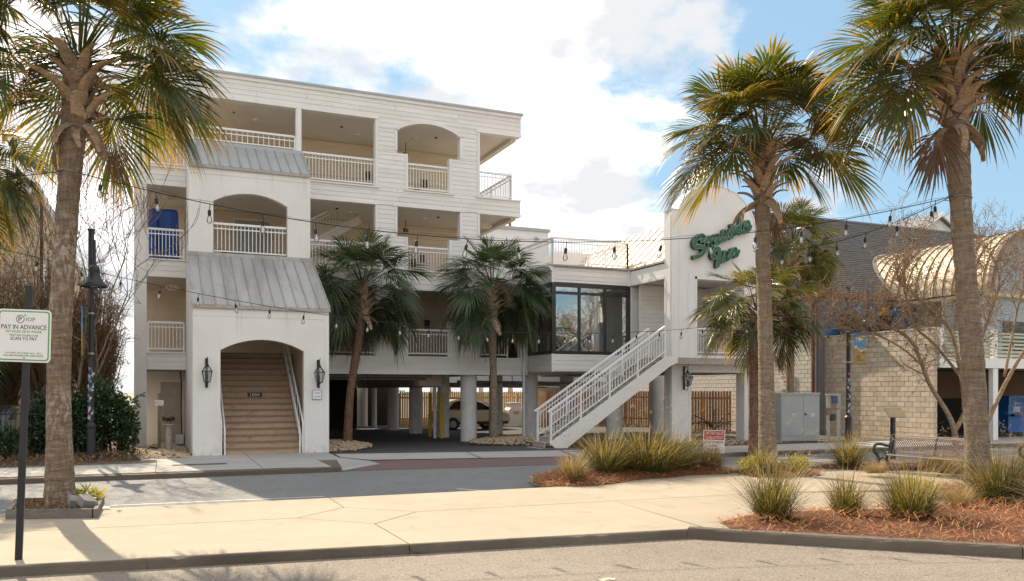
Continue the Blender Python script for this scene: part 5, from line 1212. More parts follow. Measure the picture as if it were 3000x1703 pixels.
def palm(label, path, rads, crown_r=2.1, n=40, bark='palm_bark', leaf='frond', seed=0, dead=3, boots=26, bh=1.0, stalks=3, hang=7, emin=-50, emax=82, moss=0, group=None):
    r = random.Random(seed); path = [Vector(p) for p in path]; base = path[0]
    t = thing('palm_tree', label, 'palm tree', base, None, group)
    C_ = bez(path, 10); k = len(C_)-1; rr = []
    pts, rad = [], []
    N_ = 90
    for i in range(N_+1):
        f = i/N_*k; j = min(k-1, int(f)); q = C_[j].lerp(C_[j+1], f-j); pts.append(q); g = i/N_*(len(rads)-1); h = min(len(rads)-2, int(g)); R0 = rads[h]+(rads[h+1]-rads[h])*(g-h)
        rad.append(R0*(1+r.uniform(-.035, .035)+(.02 if i % 3 == 0 else 0)))
    m = MB(); m.tube(pts, rad, 18); m.part('trunk', bark, t, smooth=True)
    top = pts[-1]; rt = rads[-1]; s = crown_r/2.1
    for i in range(boots):
        f = i/boots; a = i*2.39996; z = -bh+bh*1.05*f; me = r.choice(BOOT); w = rt*(.86+.1*f)
        inst(me, 'leaf_base', t, top+Vector((math.cos(a)*w, math.sin(a)*w, z)), (r.uniform(-.35, .35), r.uniform(-.15, .1), a), r.uniform(1.0, 1.35))
    for i in range(hang):
        a = i*2.39996+r.uniform(-.4, .4); inst(r.choice(HANG), 'leaf_base', t, top+Vector((math.cos(a)*rt*.95, math.sin(a)*rt*.95, -bh-r.uniform(0, .12))), (r.uniform(-.5, .5), r.uniform(0, .6), a), r.uniform(.8, 1.5))
    for i in range(n):
        f = (i+.5)/n; el = emax+(emin-emax)*f**.85+r.uniform(-7, 7); a = i*2.39996+r.uniform(-.25, .25)+seed
        fc = (a+math.pi/2+math.pi) % (2*math.pi)-math.pi
        if el < 34 and abs(fc) < .75: a += .85 if fc > 0 else -.85
        o = inst(frond(el, r.randrange(3), leaf), 'frond', t, top+Vector((math.cos(a)*.14, math.sin(a)*.14, .32-.40*f)), (r.uniform(-.15, .15), 0, a), s*r.uniform(.88, 1.1)*(1-.12*(f < .2)))
    for i in range(len(dead) if isinstance(dead, list) else dead):
        a = r.uniform(0, 6.28) if not isinstance(dead, list) else dead[i]
        inst(frond(-60, r.randrange(2), 'frond_dry', True), 'dead_frond', t, top+Vector((math.cos(a)*.2, math.sin(a)*.2, -.45)), (r.uniform(-.2, .2), 0, a), s*r.uniform(.8, 1.05))
    for i in range(stalks):
        a = r.uniform(0, 6.28); inst(STALK[i % 2], 'flower_stalk', t, top+Vector((0, 0, .1)), (0, r.uniform(-.3, .3), a), s*r.uniform(.9, 1.25))
    return t
PG = 'cabbage palms along the street'
palm('big palm with pale blotched trunk rising from the timber-edged planter at left', [(-1.30, 15.61, 0), (-1.33, 15.8, 2.5), (-1.22, 15.95, 5), (-1.05, 16.05, 7.5)], [.25, .195, .18, .178, .172, .172, .20, .19], 2.05, 50, 'palm_bark', 'frond', 3, [0.9], 34, 1.05, 1, 9, -4, group=PG)
palm('leaning palm with reddish trunk in river rocks beside the stair tower', [(6.62, 30.2, .0), (6.75, 30.2, 2.0), (7.05, 30.2, 3.9), (7.20, 30.2, 5.55)], [.18, .15, .14, .145, .16, .19, .20], 2.15, 54, 'palm_bark_red', 'frond_shade', 11, 1, 24, .9, 2, 3, -36, group=PG)
palm('upright palm with moss clump in river rocks before the lobby windows', [(12.22, 29.9, .0), (12.2, 29.9, 2.0), (12.1, 29.8, 4.0), (12.05, 29.7, 5.75)], [.19, .155, .14, .135, .15, .19, .20], 2.1, 52, 'palm_bark_grey', 'frond_shade', 23, 1, 26, 1.0, 1, 4, -38, group=PG)
palm('tall palm standing in front of the green script sign', [(13.63, 16.06, 0), (13.55, 16.05, 3), (13.42, 16.0, 5.5), (13.40, 15.98, 7.6)], [.24, .195, .18, .172, .165, .165, .19, .20], 2.25, 52, 'palm_bark_grey', 'frond', 31, [.35], 38, 1.15, 3, 5, 16, group=PG)
palm('big leaning palm nearest the right edge, crown cut off by the frame', [(14.75, 11.35, 0), (14.55, 11.33, 2.5), (14.2, 11.28, 5), (13.92, 11.25, 8.0)], [.26, .215, .205, .20, .187, .187, .22, .21], 2.25, 52, 'palm_bark_grey', 'frond', 43, [3.3, 3.75], 40, 1.05, 5, 12, 10, group=PG)
palm('short palm with dark thin trunk directly behind the tall sign palm', [(17.55, 21.35, -.05), (17.5, 21.3, 2), (17.45, 21.2, 3.2), (17.45, 21.1, 4.35)], [.17, .15, .15, .16, .2, .2], 1.8, 40, 'palm_bark_red', 'frond', 52, 1, 18, .9, 3, 4, -12, 70, group=PG)
palm('palm crown rising behind the sign tower against the shingle roof', [(24.85, 27.9, -.05), (24.85, 27.9, 3), (24.85, 27.85, 5.5), (24.85, 27.8, 7.9)], [.2, .17, .17, .2, .2], 1.9, 38, 'palm_bark_grey', 'frond', 61, 1, 18, .9, 2, 4, -20, group=PG)
palm('bright yellow-green palm behind the pay sign at the left edge', [(-4.3, 24.5, 0), (-4.3, 24.5, 3), (-4.2, 24.5, 5), (-4.1, 24.5, 7.5)], [.2, .17, .17, .18], 1.9, 40, 'palm_bark_grey', 'frond', 71, 0, 16, .8, 0, 3, -25, group=PG)
palm('low dark palm tucked behind the bare bushes at left', [(-5.6, 30.4, 0), (-5.6, 30.4, 1.5), (-5.6, 30.4, 3.3)], [.2, .18, .18], 1.9, 34, 'palm_bark_grey', 'frond_shade', 83, 0, 12, .7, 0, 0, -25, group=PG)
# grey moss ball in the second street palm
m = MB(); r_ = random.Random(4)
for i in range(900):
    d = Vector((r_.gauss(0, 1), r_.gauss(0, 1), r_.gauss(0, 1))).normalized(); c = Vector((12.55, 29.1, 5.75))+d*.30*r_.random()**.4; e = c+Vector((r_.uniform(-1, 1), r_.uniform(-1, 1), r_.uniform(-1, 1)))*.09; m.tube([c, e], [.006, .004], 3, cap=False, rr=r_.random())
m.top('moss_ball', 'moss', 'grey ball of dry moss caught in the palm before the lobby', 'moss', attr=True)
# ================================================================ BARE TREES
def branch(m, p, d, L_, rad, depth, r, spread=.5, up=.25, kids=(2, 3), seg=4, wob=.12, minr=.004, n=None):
    P = [p]; q = p.copy(); dd = d.normalized()
    for i in range(seg):
        dd = (dd+Vector((r.gauss(0, wob), r.gauss(0, wob), r.gauss(0, wob)+up*.12))).normalized(); q = q+dd*L_/seg; P.append(q.copy())
    rd = [max(minr, rad*(1-.38*i/seg)) for i in range(seg+1)]
    m.tube(P, rd, n or (7 if rad > .03 else (4 if rad > .010 else 3)), cap=False, rr=r.random())
    if depth <= 0: return
    k = r.randint(*kids)
    for i in range(k):
        f = r.uniform(.55, 1.0) if i else 1.0; j = min(seg, max(1, round(f*seg))); ax = Vector((r.gauss(0, 1), r.gauss(0, 1), r.gauss(0, .7)+up)).normalized()
        branch(m, P[j], (dd*(1-spread)+ax*spread*1.25), L_*r.uniform(.62, .86), rd[j]*r.uniform(.55, .78), depth-1, r, spread, up, kids, seg, wob, minr)
def bare_tree(name, label, base, stems, depth, mat, seed, group=None, rad=.06, cat='tree', spread=.5, up=.3, kids=(2, 3), minr=.004, fine=True):
    r = random.Random(seed); base = Vector(base); t = thing(name, label, cat, base, None, group)
    for (dx, dy, dz, L_) in stems:
        m = MB(); n = len(stems); branch(m, base+Vector((dx*.12, dy*.12, -.05)), Vector((dx, dy, dz)), L_, rad, depth, r, spread, up, kids, 5, .09, minr); m.part('stem', mat, t, smooth=True)
    return t
# crape myrtle on the right: traced limbs, then fine twigs
def limb_tree(name, label, base, limbs, mat, seed, depth=4, tw=.95, group=None):
    r = random.Random(seed); t = thing(name, label, 'tree', base, None, group)
    for pts, r0, r1 in limbs:
        m = MB(); C_ = bez(pts, 5); n = len(C_); m.tube(C_, [r0+(r1-r0)*i/(n-1) for i in range(n)], 8)
        for i in range(n//2, n):
            for q in range(3 if i < n-1 else 5):
                d = (C_[min(i+1, n-1)]-C_[i-1]).normalized()+Vector((r.gauss(0, .7), r.gauss(0, .7), r.gauss(.15, .5))); branch(m, C_[i], d, tw*r.uniform(.5, 1), .020*r.uniform(.6, 1.1), depth-1, r, .5, .25, (2, 3), 4, .16, .0058)
        m.part('limb', mat, t, smooth=True)
    return t
tx, ty = 22.95, 18.45
def TP(dx, z, dy=0): return (tx+.92*dx+.0*dy, ty-.40*dx+dy, z)
limb_tree('crape_myrtle', 'bare many-stemmed crape myrtle behind the mesh bench', (tx, ty, 0), [
    ([TP(0, -.1), TP(-.05, .7), TP(-.28, 1.3), TP(-.75, 2.2, .1), TP(-1.3, 3.6, .2), TP(-2.5, 4.2, .4), TP(-3.3, 4.5, .5)], .10, .02),
    ([TP(-.05, .7), TP(.25, 1.4), TP(-.1, 2.9, -.2), TP(-.5, 3.9, -.3), TP(-1.4, 4.7, -.4), TP(-2.2, 5.3, -.5)], .08, .02),
    ([TP(.6, -.1), TP(.6, .6), TP(.35, 1.3), TP(.25, 2.4), TP(.35, 3.7), TP(.2, 4.9), TP(.55, 6.1)], .105, .02),
    ([TP(.62, .6, .1), TP(.9, 1.6, .2), TP(.75, 2.7, .3), TP(1.3, 4.0, .4), TP(1.7, 5.4, .4), TP(1.5, 6.4, .5)], .07, .018),
    ([TP(.3, 2.2), TP(-.4, 3.4, .3), TP(-1.0, 4.1, .4), TP(-1.2, 5.6, .5), TP(-.9, 6.6, .5)], .05, .015),
    ([TP(.65, .5, -.1), TP(1.5, 2.5, -.2), TP(2.4, 4.0, -.3), TP(3.4, 5.2, -.3), TP(4.3, 5.9, -.3)], .07, .018),
    ([TP(1.4, 2.4, -.1), TP(2.0, 3.6, .3), TP(2.5, 5.0, .5), TP(3.4, 6.6, .7)], .05, .014),
    ([TP(-.9, 2.7, .1), TP(-1.7, 3.3, .0), TP(-2.6, 3.7, -.1), TP(-3.6, 3.9, -.1)], .04, .012)], 'crape_bark', 5, 4, .85)
TG = 'bare bushes between the inn and the tan building'
bare_tree('bare_tree', 'taller bare tree with open twigs against the sky left of the inn', (-1.75, 29.6, 0), [(-.22, 0, 1, 3.6), (.12, .1, 1, 3.8), (-.5, .1, 1, 3.3), (.22, -.1, 1, 3.0)], 5, 'twig', 3, TG, .06, spread=.46, up=.55, minr=.008)
bare_tree('bare_tree', 'bare spreading tree in front of the tan building wall', (-3.9, 30.4, 0), [(-.3, 0, 1, 3.6), (.2, .1, 1, 3.4), (-.6, .1, 1, 3.1), (.5, .0, 1, 3.0)], 5, 'twig', 9, TG, .06, spread=.5, up=.5, minr=.008)
def dry_shrub(label, base, h, w, n, seed, mat='dry_bush'):
    """upright bundle of thin brown canes with a haze of dry twigs"""
    r = random.Random(seed); t = thing('dry_bush', label, 'bush', base, None, TG); m = MB(); b = Vector(base)
    for i in range(n):
        a = r.uniform(0, 6.28); sp = r.random()**.7; P = [b+Vector((math.cos(a)*.35*sp, math.sin(a)*.35*sp, 0))]; hh = h*r.uniform(.55, 1.02)*(1-.25*sp)
        for k in range(1, 6): f = k/5; P.append(b+Vector((math.cos(a)*w*sp*f**1.3+r.gauss(0, .05), math.sin(a)*w*sp*f**1.3+r.gauss(0, .05), hh*f)))
        m.tube(P, [.016, .014, .012, .010, .008, .006], 3, cap=False, rr=r.random())
        for q in range(16):
            k = r.randint(1, 5); c = P[k]; d = Vector((r.gauss(0, 1), r.gauss(0, 1), r.gauss(.1, .7))).normalized(); e = c+d*r.uniform(.12, .5); mid = (c+e)/2+Vector((r.gauss(0, .04), r.gauss(0, .04), .05)); m.tube([c, mid, e], [.008, .006, .005], 3, cap=False, rr=r.random())
    m.part('canes', mat, t, attr=True); return t
dry_shrub('dense brown dry bush left of the inn column', (-1.55, 31.0, 0), 6.3, 1.0, 480, 1); dry_shrub('dense brown dry bush behind the black lamp post', (-2.9, 31.2, 0), 6.9, 1.35, 520, 2); dry_shrub('brown dry bush behind the pay sign', (-4.5, 31.6, 0), 6.4, 1.4, 440, 3)
# ================================================================ HEDGES AND LOW PLANTS
def leafmass(m, c, size, n, r, L_=.09, W_=.035, shell=.55, flat=False):
    for i in range(n):
        d = Vector((r.gauss(0, 1), r.gauss(0, 1), r.gauss(0, 1))).normalized(); f = shell+(1-shell)*r.random() if r.random() < .75 else r.random()
        bump_ = 1+.16*math.sin(5*d.x+3*d.z)+.12*math.sin(9*d.y+4*d.x)
        p = Vector(c)+Vector((d.x*size[0], d.y*size[1], d.z*size[2]))*f*bump_
        if p.z < .05: p.z = r.uniform(.05, .4)
        ax = (d+Vector((r.gauss(0, .8), r.gauss(0, .8), r.gauss(.2, .7)))).normalized(); sd_ = ax.cross(Vector((r.gauss(0, 1), r.gauss(0, 1), r.gauss(0, 1)))).normalized(); l, w = L_*r.uniform(.6, 1.25), W_*r.uniform(.7, 1.2); up = ax.cross(sd_)*w*.35
        m.add([tuple(p), tuple(p+ax*l*.5+sd_*w+up), tuple(p+ax*l), tuple(p+ax*l*.5-sd_*w+up)], [(0, 1, 2), (0, 2, 3)], 0, [0, .5, 1, .5], r.random())
def hedge(label, blobs, seed, mat='hedge_leaf', L_=.085, W_=.032, nm='hedge', cat='hedge', grp='clipped dark hedges along the left bed', stems=True):
    r = random.Random(seed); c0 = blobs[0][0]; t = thing(nm, label, cat, (c0[0], c0[1], 0), None, grp); m = MB()
    for c, s, n in blobs: leafmass(m, c, s, n, r, L_, W_)
    m.part('foliage', mat, t, attr=True, kind='stuff')
    if stems:
        m = MB()
        for c, s, n in blobs:
            for k in range(7): b = Vector((c[0]+r.uniform(-.5, .5)*s[0], c[1]+r.uniform(-.4, .4)*s[1], 0)); m.tube([b, b+Vector((r.gauss(0, .1), r.gauss(0, .1), c[2]*.6)), Vector((c[0]+r.uniform(-.7, .7)*s[0], c[1]+r.uniform(-.5, .5)*s[1], c[2]+s[2]*.5))], [.02, .015, .008], 4)
        m.part('stems', 'twig', t)
    return t
hedge('tall glossy hedge beside the inn corner, behind the lamp post', [((-1.2, 28.7, 1.15), (.85, .7, 1.12), 3600), ((-2.3, 28.6, 1.1), (.85, .7, 1.15), 3600), ((-.55, 28.3, .8), (.35, .5, .8), 900), ((-2.9, 28.9, .9), (.5, .5, .9), 1200)], 1, 'big_leaf', .13, .045)
hedge('dense small-leaved dark hedge behind the pay sign post', [((-4.6, 27.2, .85), (.95, .7, .95), 4200), ((-5.8, 27.3, .85), (.9, .7, .95), 3600), ((-7.2, 27.4, .85), (1.0, .7, .9), 2600)], 2, 'hedge_leaf', .075, .028)
hedge('loose small bush filling the gap below the iron fence', [((-3.55, 27.5, .45), (.5, .4, .5), 700)], 3, 'big_leaf', .11, .04, 'small_bush', 'bush', None, False)
def sprig(label, base, n, seed, L_=.2):
    r = random.Random(seed); t = thing('leafy_branch', label, 'branch', base); m = MB(); b = Vector(base); P = [b, b+Vector((.18, -.05, .14)), b+Vector((.36, -.1, .22))]; m.tube(P, [.012, .01, .006], 5); m.part('twig', 'twig', t); m = MB()
    for i in range(n):
        p = P[0].lerp(P[2], r.uniform(.2, 1)); ax = Vector((r.uniform(-.3, .9), r.uniform(-.8, .5), r.uniform(-.7, .5))).normalized(); sd_ = ax.cross(Vector((0, -1, .3))).normalized(); l, w = L_*r.uniform(.7, 1.1), .035
        m.add([tuple(p), tuple(p+ax*l*.5+sd_*w), tuple(p+ax*l), tuple(p+ax*l*.5-sd_*w)], [(0, 1, 2, 3)], 0, [0, .5, 1, .5], r.random())
    m.part('leaves', 'big_leaf', t, attr=True, kind='stuff')
sprig('large-leaved branch leaning across the foot of the inn column', (-.50, 28.0, 1.62), 14, 5); sprig('lower large-leaved branch hanging before the inn column', (-.58, 28.0, 1.32), 10, 6)
# ================================================================ ORNAMENTAL GRASSES
def clump_mesh(seed, n, h, green=True, plumes=40, spread=1.0):
    r = random.Random(seed); m = MB()
    def blade(p, a, lean, L_, w, mi, sag):
        d = Vector((math.cos(a)*math.sin(lean), math.sin(a)*math.sin(lean), math.cos(lean))); sd_ = Vector((-math.sin(a), math.cos(a), 0)); q = Vector(p); vs, tt = [], []; k = 5; rr_ = r.random()
        out = Vector((math.cos(a), math.sin(a), 0))
        for i in range(k+1):
            t = i/k; ww = w*(1-t)**.6+.0006; vs += [tuple(q-sd_*ww), tuple(q+sd_*ww)]; tt += [t, t]; q = q+d*L_/k; d = (d+Vector((0, 0, -sag*t*.55))+out*sag*.12).normalized()
            if q.z < .02: q.z = .02
        m.add(vs, [(2*i, 2*i+1, 2*i+3, 2*i+2) for i in range(k)], mi, tt, rr_); return q
    for i in range(n):
        a = r.uniform(0, 6.283); rad = .20*spread*math.sqrt(r.random()); lean = R(4)+R(70)*r.random()**1.3*(.4+rad/.2/spread*.6)
        blade((math.cos(a)*rad, math.sin(a)*rad, 0), a+r.gauss(0, .5), lean, h*r.uniform(.5, 1.2), .0042, 0 if (green and r.random() < .80) or (not green and r.random() < .12) else 1, r.uniform(.25, 1.0))
    for i in range(plumes):
        a = r.uniform(0, 6.283); rad = .12*math.sqrt(r.random()); e = blade((math.cos(a)*rad, math.sin(a)*rad, 0), a, R(5)+R(34)*r.random(), h*r.uniform(1.1, 1.55), .0032, 1, r.uniform(.15, .5))
        for q in range(7): d = Vector((math.cos(a)*.5+r.gauss(0, .35), math.sin(a)*.5+r.gauss(0, .35), r.uniform(-.3, .5))).normalized()*r.uniform(.04, .10); s_ = d.cross(Vector((0, 0, 1))).normalized()*.0035; b = e-Vector((math.cos(a), math.sin(a), .4))*r.uniform(0, .16); m.add([tuple(b-s_), tuple(b+s_), tuple(b+d)], [(0, 1, 2)], 2, [0, 0, 1], r.random())
    return m.mesh('blades', ['grass_green', 'grass_tan', 'seed_head'], attr=True)
GC = [clump_mesh(1, 640, .82, True, 14, 1.1), clump_mesh(2, 760, .84, True, 22, 1.3), clump_mesh(3, 700, .62, False, 8), clump_mesh(4, 760, .72, False, 26, 1.4), clump_mesh(5, 620, .76, True, 40, 1.15), clump_mesh(6, 560, .70, True, 12, 1.0)]
def clump(label, x, y, k, s=1., z=.08, sx=1.0):
    t = thing('grass_clump', label, 'ornamental grass', (x, y, z), None, 'clumps of ornamental grass'); inst(GC[k], 'blades', t, (x, y, z), (rng.uniform(-.13, .13), rng.uniform(-.13, .13), rng.uniform(0, 6.28)), (s*sx, s*sx, s)); return t
clump('small straw-coloured clump at the left tip of the middle bed', 8.28, 15.8, 2, .98, sx=.95); clump('large green clump second from left in the middle bed', 9.45, 16.6, 0, 1.15, sx=1.25); clump('broad green-gold clump in the centre of the middle bed', 10.65, 16.7, 1, 1.25, sx=1.4)
clump('green clump against the white sign tower leg, middle bed', 11.7, 17.1, 1, 1.15, sx=1.3); clump('tan clump at the foot of the street closed sign', 12.6, 16.95, 3, .85); clump('tan feathery clump at the back of the middle bed', 10.4, 18.1, 3, 1.15, sx=1.2)
clump('dry clump left of the street closed sign', 11.9, 18.0, 3, .85)
clump('feathery green clump at the left end of the kerbside bed, before the tall palm', 8.62, 10.08, 4, 1.12); clump('round green clump second from left in the kerbside bed', 9.86, 9.86, 5, .95); clump('largest green clump third from left in the kerbside bed', 10.45, 9.15, 1, 1.0, sx=1.05)
clump('big gold-green clump at the foot of the right palm', 13.45, 10.0, 1, 1.1, sx=1.25); clump('tan clump spilling over the kerbside bed at the right edge', 12.45, 8.0, 3, 1.0, sx=1.15); clump('green-gold clump at the right frame edge beside the palm foot', 13.6, 8.9, 1, 1.2, sx=1.2); clump('feathery clump with tall plumes before the bench left end', 12.2, 10.9, 5, .55)
clump('low pink-tan clump between the third clump and the right palm', 12.0, 9.6, 3, .55); clump('tan feathery clump in front of the bench', 15.2, 14.3, 3, .42, sx=1.5); clump('brown drooping clump under the bench seat', 16.9, 14.0, 3, .75, sx=1.3); clump('brown clump under the right half of the bench', 16.9, 13.0, 3, .75, sx=1.3)
clump('green clump behind the left end of the bench', 16.2, 16.1, 0, 1.0, sx=1.1); clump('tall gold clump behind the second bench before the garage', 19.3, 13.2, 3, 1.35); clump('tan clump under the second bench', 17.6, 11.6, 3, .9); clump('low tan clump at the left edge of the tall palm bed', 13.0, 15.5, 4, .75)
def leafy(label, base, w, h, n, seed, mat='yellow_leaf', L_=.12, W_=.02, nm='low_plant'):
    r = random.Random(seed); m = MB(); leafmass(m, (base[0], base[1], base[2]+h*.5), (w, w*.7, h*.6), n, r, L_, W_, .3); t = thing(nm, label, 'plant', base); m.part('foliage', mat, t, attr=True, kind='stuff'); return t
leafy('low yellow-green plant at the left foot of the tall sign palm', (13.0, 15.75, .08), .45, .30, 420, 1); leafy('low yellow-green plant at the right foot of the tall sign palm', (14.1, 15.6, .08), .42, .28, 360, 2)
leafy('small pale green plant between the kerbside clumps and right palm', (13.0, 11.2, .05), .35, .22, 320, 3); 
leafy('dark bushy shrub seen through the sign tower passage, right side', (25.6, 30.2, 0), .8, 1.7, 1300, 4, 'hedge_leaf', .1, .035, 'dark_shrub')
cyc = thing('sago_palm', 'dark spiky sago palm in the shade of the sign tower passage', 'plant', (22.0, 29.3, 0)); m = MB(); r_ = random.Random(8)
for i in range(16):
    a = i*2.4; el = R(r_.uniform(15, 65)); P = []; q = Vector((22.0, 29.3, .35)); dd = Vector((math.cos(a)*math.cos(el), math.sin(a)*math.cos(el), math.sin(el)))
    for k in range(9): P.append(q.copy()); q = q+dd*.13; dd = (dd+Vector((0, 0, -.09))).normalized()
    m.tube(P, .012, 3, cap=False)
    for k in range(1, 9):
        for s in (-1, 1): sd_ = Vector((-math.sin(a), math.cos(a), .25))*s; b = P[k]; e = b+(sd_*.8+(P[k]-P[k-1]).normalized()*.5).normalized()*.2; w = (P[k]-P[k-1]).normalized()*.016; m.add([tuple(b-w), tuple(b+w), tuple(e)], [(0, 1, 2)], 0, [0, 0, 1], r_.random())
m.part('leaves', 'dark_leaf', cyc, attr=True); m = MB(); m.lathe((22, 29.3, -.05), [(.16, 0), (.18, .25), (.08, .45)], 8); m.part('stump', 'palm_bark', cyc)
# ================================================================ STREET FURNITURE AND SIGNS
# script lettering on the sign tower
def ribbon(pts, w, y, dep, m, mi=0):
    C_ = bez([(x, z, 0) for x, z in pts], 7); L_, Rr = [], []
    n = len(C_)
    for i, p in enumerate(C_):
        d = (C_[min(i+1, n-1)]-C_[max(i-1, 0)]).normalized(); k = w*.5; nn = Vector((-d.y, d.x, 0))*k; L_.append(p+nn); Rr.append(p-nn)
    cap0 = [C_[0]+Vector((math.cos(a), math.sin(a), 0))*w*.5 for a in [math.atan2(L_[0].y-C_[0].y, L_[0].x-C_[0].x)+math.pi*k/5 for k in range(1, 5)]]
    cap1 = [C_[-1]+Vector((math.cos(a), math.sin(a), 0))*w*.5 for a in [math.atan2(Rr[-1].y-C_[-1].y, Rr[-1].x-C_[-1].x)+math.pi*k/5 for k in range(1, 5)]]
    def put(A, B, C2, D): m.add([(q.x, y, q.y) for q in (A, B, C2, D)], [(0, 1, 2, 3)], mi)
    for i in range(n-1): put(L_[i], Rr[i], Rr[i+1], L_[i+1])
    m.add([(q.x, y, q.y) for q in [L_[0]]+cap0+[Rr[0]]], [tuple(range(6))], mi); m.add([(q.x, y, q.y) for q in [Rr[-1]]+cap1+[L_[-1]]], [tuple(range(6))], mi)
    if dep:
        loop = L_+cap1[::-1]+Rr[::-1]+cap0[::-1]; k = len(loop)
        m.add([(q.x, y, q.y) for q in loop]+[(q.x, y+dep, q.y) for q in loop], [(i, (i+1) % k, k+(i+1) % k, k+i) for i in range(k)], mi)
LET = {'letter_S': [[(19.27, 7.64), (19.33, 7.72), (19.35, 7.82), (19.24, 7.83), (19.11, 7.75), (18.98, 7.63), (18.94, 7.5), (19.0, 7.4), (19.17, 7.41), (19.32, 7.39), (19.4, 7.31), (19.35, 7.19), (19.22, 7.09), (19.09, 7.03), (18.96, 7.0)]],
 'letter_e': [[(19.47, 7.49), (19.61, 7.54), (19.67, 7.65), (19.64, 7.74), (19.54, 7.74), (19.46, 7.6), (19.46, 7.46), (19.52, 7.39), (19.62, 7.4), (19.7, 7.49), (19.77, 7.59)]],
 'letter_a': [[(20.01, 7.91), (19.89, 7.86), (19.8, 7.71), (19.81, 7.57), (19.89, 7.58), (19.99, 7.72), (20.04, 7.9)], [(20.04, 7.9), (20.02, 7.74), (20.05, 7.62), (20.13, 7.66), (20.19, 7.76)]],
 'letter_s': [[(20.18, 7.7), (20.26, 7.88), (20.32, 8.09), (20.37, 8.04), (20.42, 7.88), (20.39, 7.76), (20.31, 7.73)]],
 'letter_i': [[(20.64, 8.16), (20.56, 7.97), (20.57, 7.87), (20.65, 7.86), (20.75, 7.97)], [(20.67, 8.335), (20.68, 8.305)]],
 'letter_d': [[(21.02, 8.32), (20.9, 8.24), (20.8, 8.09), (20.83, 8.0), (20.93, 8.08), (21.02, 8.25)], [(21.12, 8.65), (21.08, 8.42), (21.04, 8.19), (21.09, 8.08), (21.2, 8.12), (21.27, 8.2)]],
 'letter_e2': [[(21.29, 8.22), (21.42, 8.3), (21.5, 8.43), (21.46, 8.53), (21.37, 8.49), (21.29, 8.33), (21.3, 8.2), (21.39, 8.16), (21.5, 8.23), (21.58, 8.36)]],
 'letter_I': [[(19.88, 7.06), (19.8, 7.04), (19.77, 7.14), (19.84, 7.31), (19.97, 7.4), (20.07, 7.35), (20.09, 7.23), (20.07, 7.05), (20.03, 6.87), (20.01, 6.73)]],
 'letter_n': [[(20.37, 7.29), (20.31, 7.11), (20.24, 6.91)], [(20.29, 7.03), (20.39, 7.2), (20.47, 7.28), (20.44, 7.12), (20.4, 6.99), (20.48, 7.0), (20.59, 7.11)]],
 'letter_n2': [[(20.69, 7.39), (20.65, 7.23), (20.6, 7.08)], [(20.66, 7.2), (20.77, 7.4), (20.86, 7.44), (20.85, 7.29), (20.84, 7.16), (20.92, 7.2), (21.0, 7.37)]]}
sgn = thing('script_sign', 'slanting green script letters reading Seaside Inn on the white tower', 'sign', (20.2, 26.58, 6.7))
for k, ss in LET.items():
    wd_ = .145 if k in ('letter_S', 'letter_I') else .115; nm = k.replace('2', '')
    m = MB()
    for i, s in enumerate(ss): ribbon(s, wd_+.028, 26.404-.0015*i, .19, m)
    o = m.part(nm+'_can' if False else 'letter_case', 'letter_side', sgn)
    m = MB()
    for i, s in enumerate(ss): ribbon(s, wd_+.022, 26.3985-.0012*i, 0, m)
    m.part('letter_rim', 'letter_edge', o)
    m = MB()
    for i, s in enumerate(ss): ribbon(s, wd_, 26.392-.0012*i, .004, m)
    m.part(nm if len(nm) < 0 else 'letter_face', 'letter_green', o)
# wall lanterns
def lantern(label, x, y, zc, scroll=True):
    t = thing('wall_lantern', label, 'lantern', (x, y, zc), None, 'lanterns on the white walls'); yy = y-.24; s = 1.0
    m = MB(); m.box((x-.04, y-.02, zc-.4), (x+.04, y, zc+.48)); m.tube(bez([(x, y-.01, zc+.25), (x, y-.10, zc+.46), (x, yy, zc+.44), (x, yy, zc+.30)], 5), .014, 6); m.tube(bez([(x, y-.01, zc-.30), (x, y-.12, zc-.42), (x, yy, zc-.38), (x, yy, zc-.26)], 5), .012, 6)
    if scroll: m.tube(bez([(x, yy, zc+.44), (x+.02, yy-.02, zc+.52), (x, yy-.06, zc+.48)], 4), .01, 5)
    m.part('bracket', 'iron', t)
    m = MB(); T = [(-.14, zc+.10), (-.085, zc-.24)]
    for sx in (-1, 1):
        for sy in (-1, 1): m.bar((x+sx*.14, yy+sy*.14, zc+.08), (x+sx*.08, yy+sy*.08, zc-.24), .016); m.bar((x+sx*.14, yy+sy*.14, zc+.08), (x+sx*.04, yy+sy*.04, zc+.24), .014)
    for z, r in ((zc+.08, .14), (zc-.24, .08)):
        for sx, sy in ((1, 0), (-1, 0)): m.bar((x+sx*r, yy-r, z), (x+sx*r, yy+r, z), .02)
        for sy in (-1, 1): m.bar((x-r, yy+sy*r, z), (x+r, yy+sy*r, z), .02)
    m.lathe((x, yy, zc+.23), [(.06, 0), (.06, .03), (.035, .05), (.035, .09), (.01, .11)], 10); m.lathe((x, yy, zc-.3), [(.01, 0), (.05, .04), (.075, .06)], 8); m.part('frame', 'iron', t)
    for a, b in (((-1, -1), (1, -1)), ((1, -1), (1, 1)), ((1, 1), (-1, 1)), ((-1, 1), (-1, -1))):
        m = MB(); m.quad((x+a[0]*.078, yy+a[1]*.078, zc-.23), (x+b[0]*.078, yy+b[1]*.078, zc-.23), (x+b[0]*.136, yy+b[1]*.136, zc+.07), (x+a[0]*.136, yy+a[1]*.136, zc+.07)); m.quad((x+a[0]*.136, yy+a[1]*.136, zc+.09), (x+b[0]*.136, yy+b[1]*.136, zc+.09), (x+b[0]*.04, yy+b[1]*.04, zc+.23), (x+a[0]*.04, yy+a[1]*.04, zc+.23)); m.part('pane', 'lantern_glass', t)
    m = MB(); m.lathe((x, yy, zc-.22), [(.03, 0), (.02, .03), (.018, .16), (.004, .22)], 8); m.part('burner', 'brass_old', t)
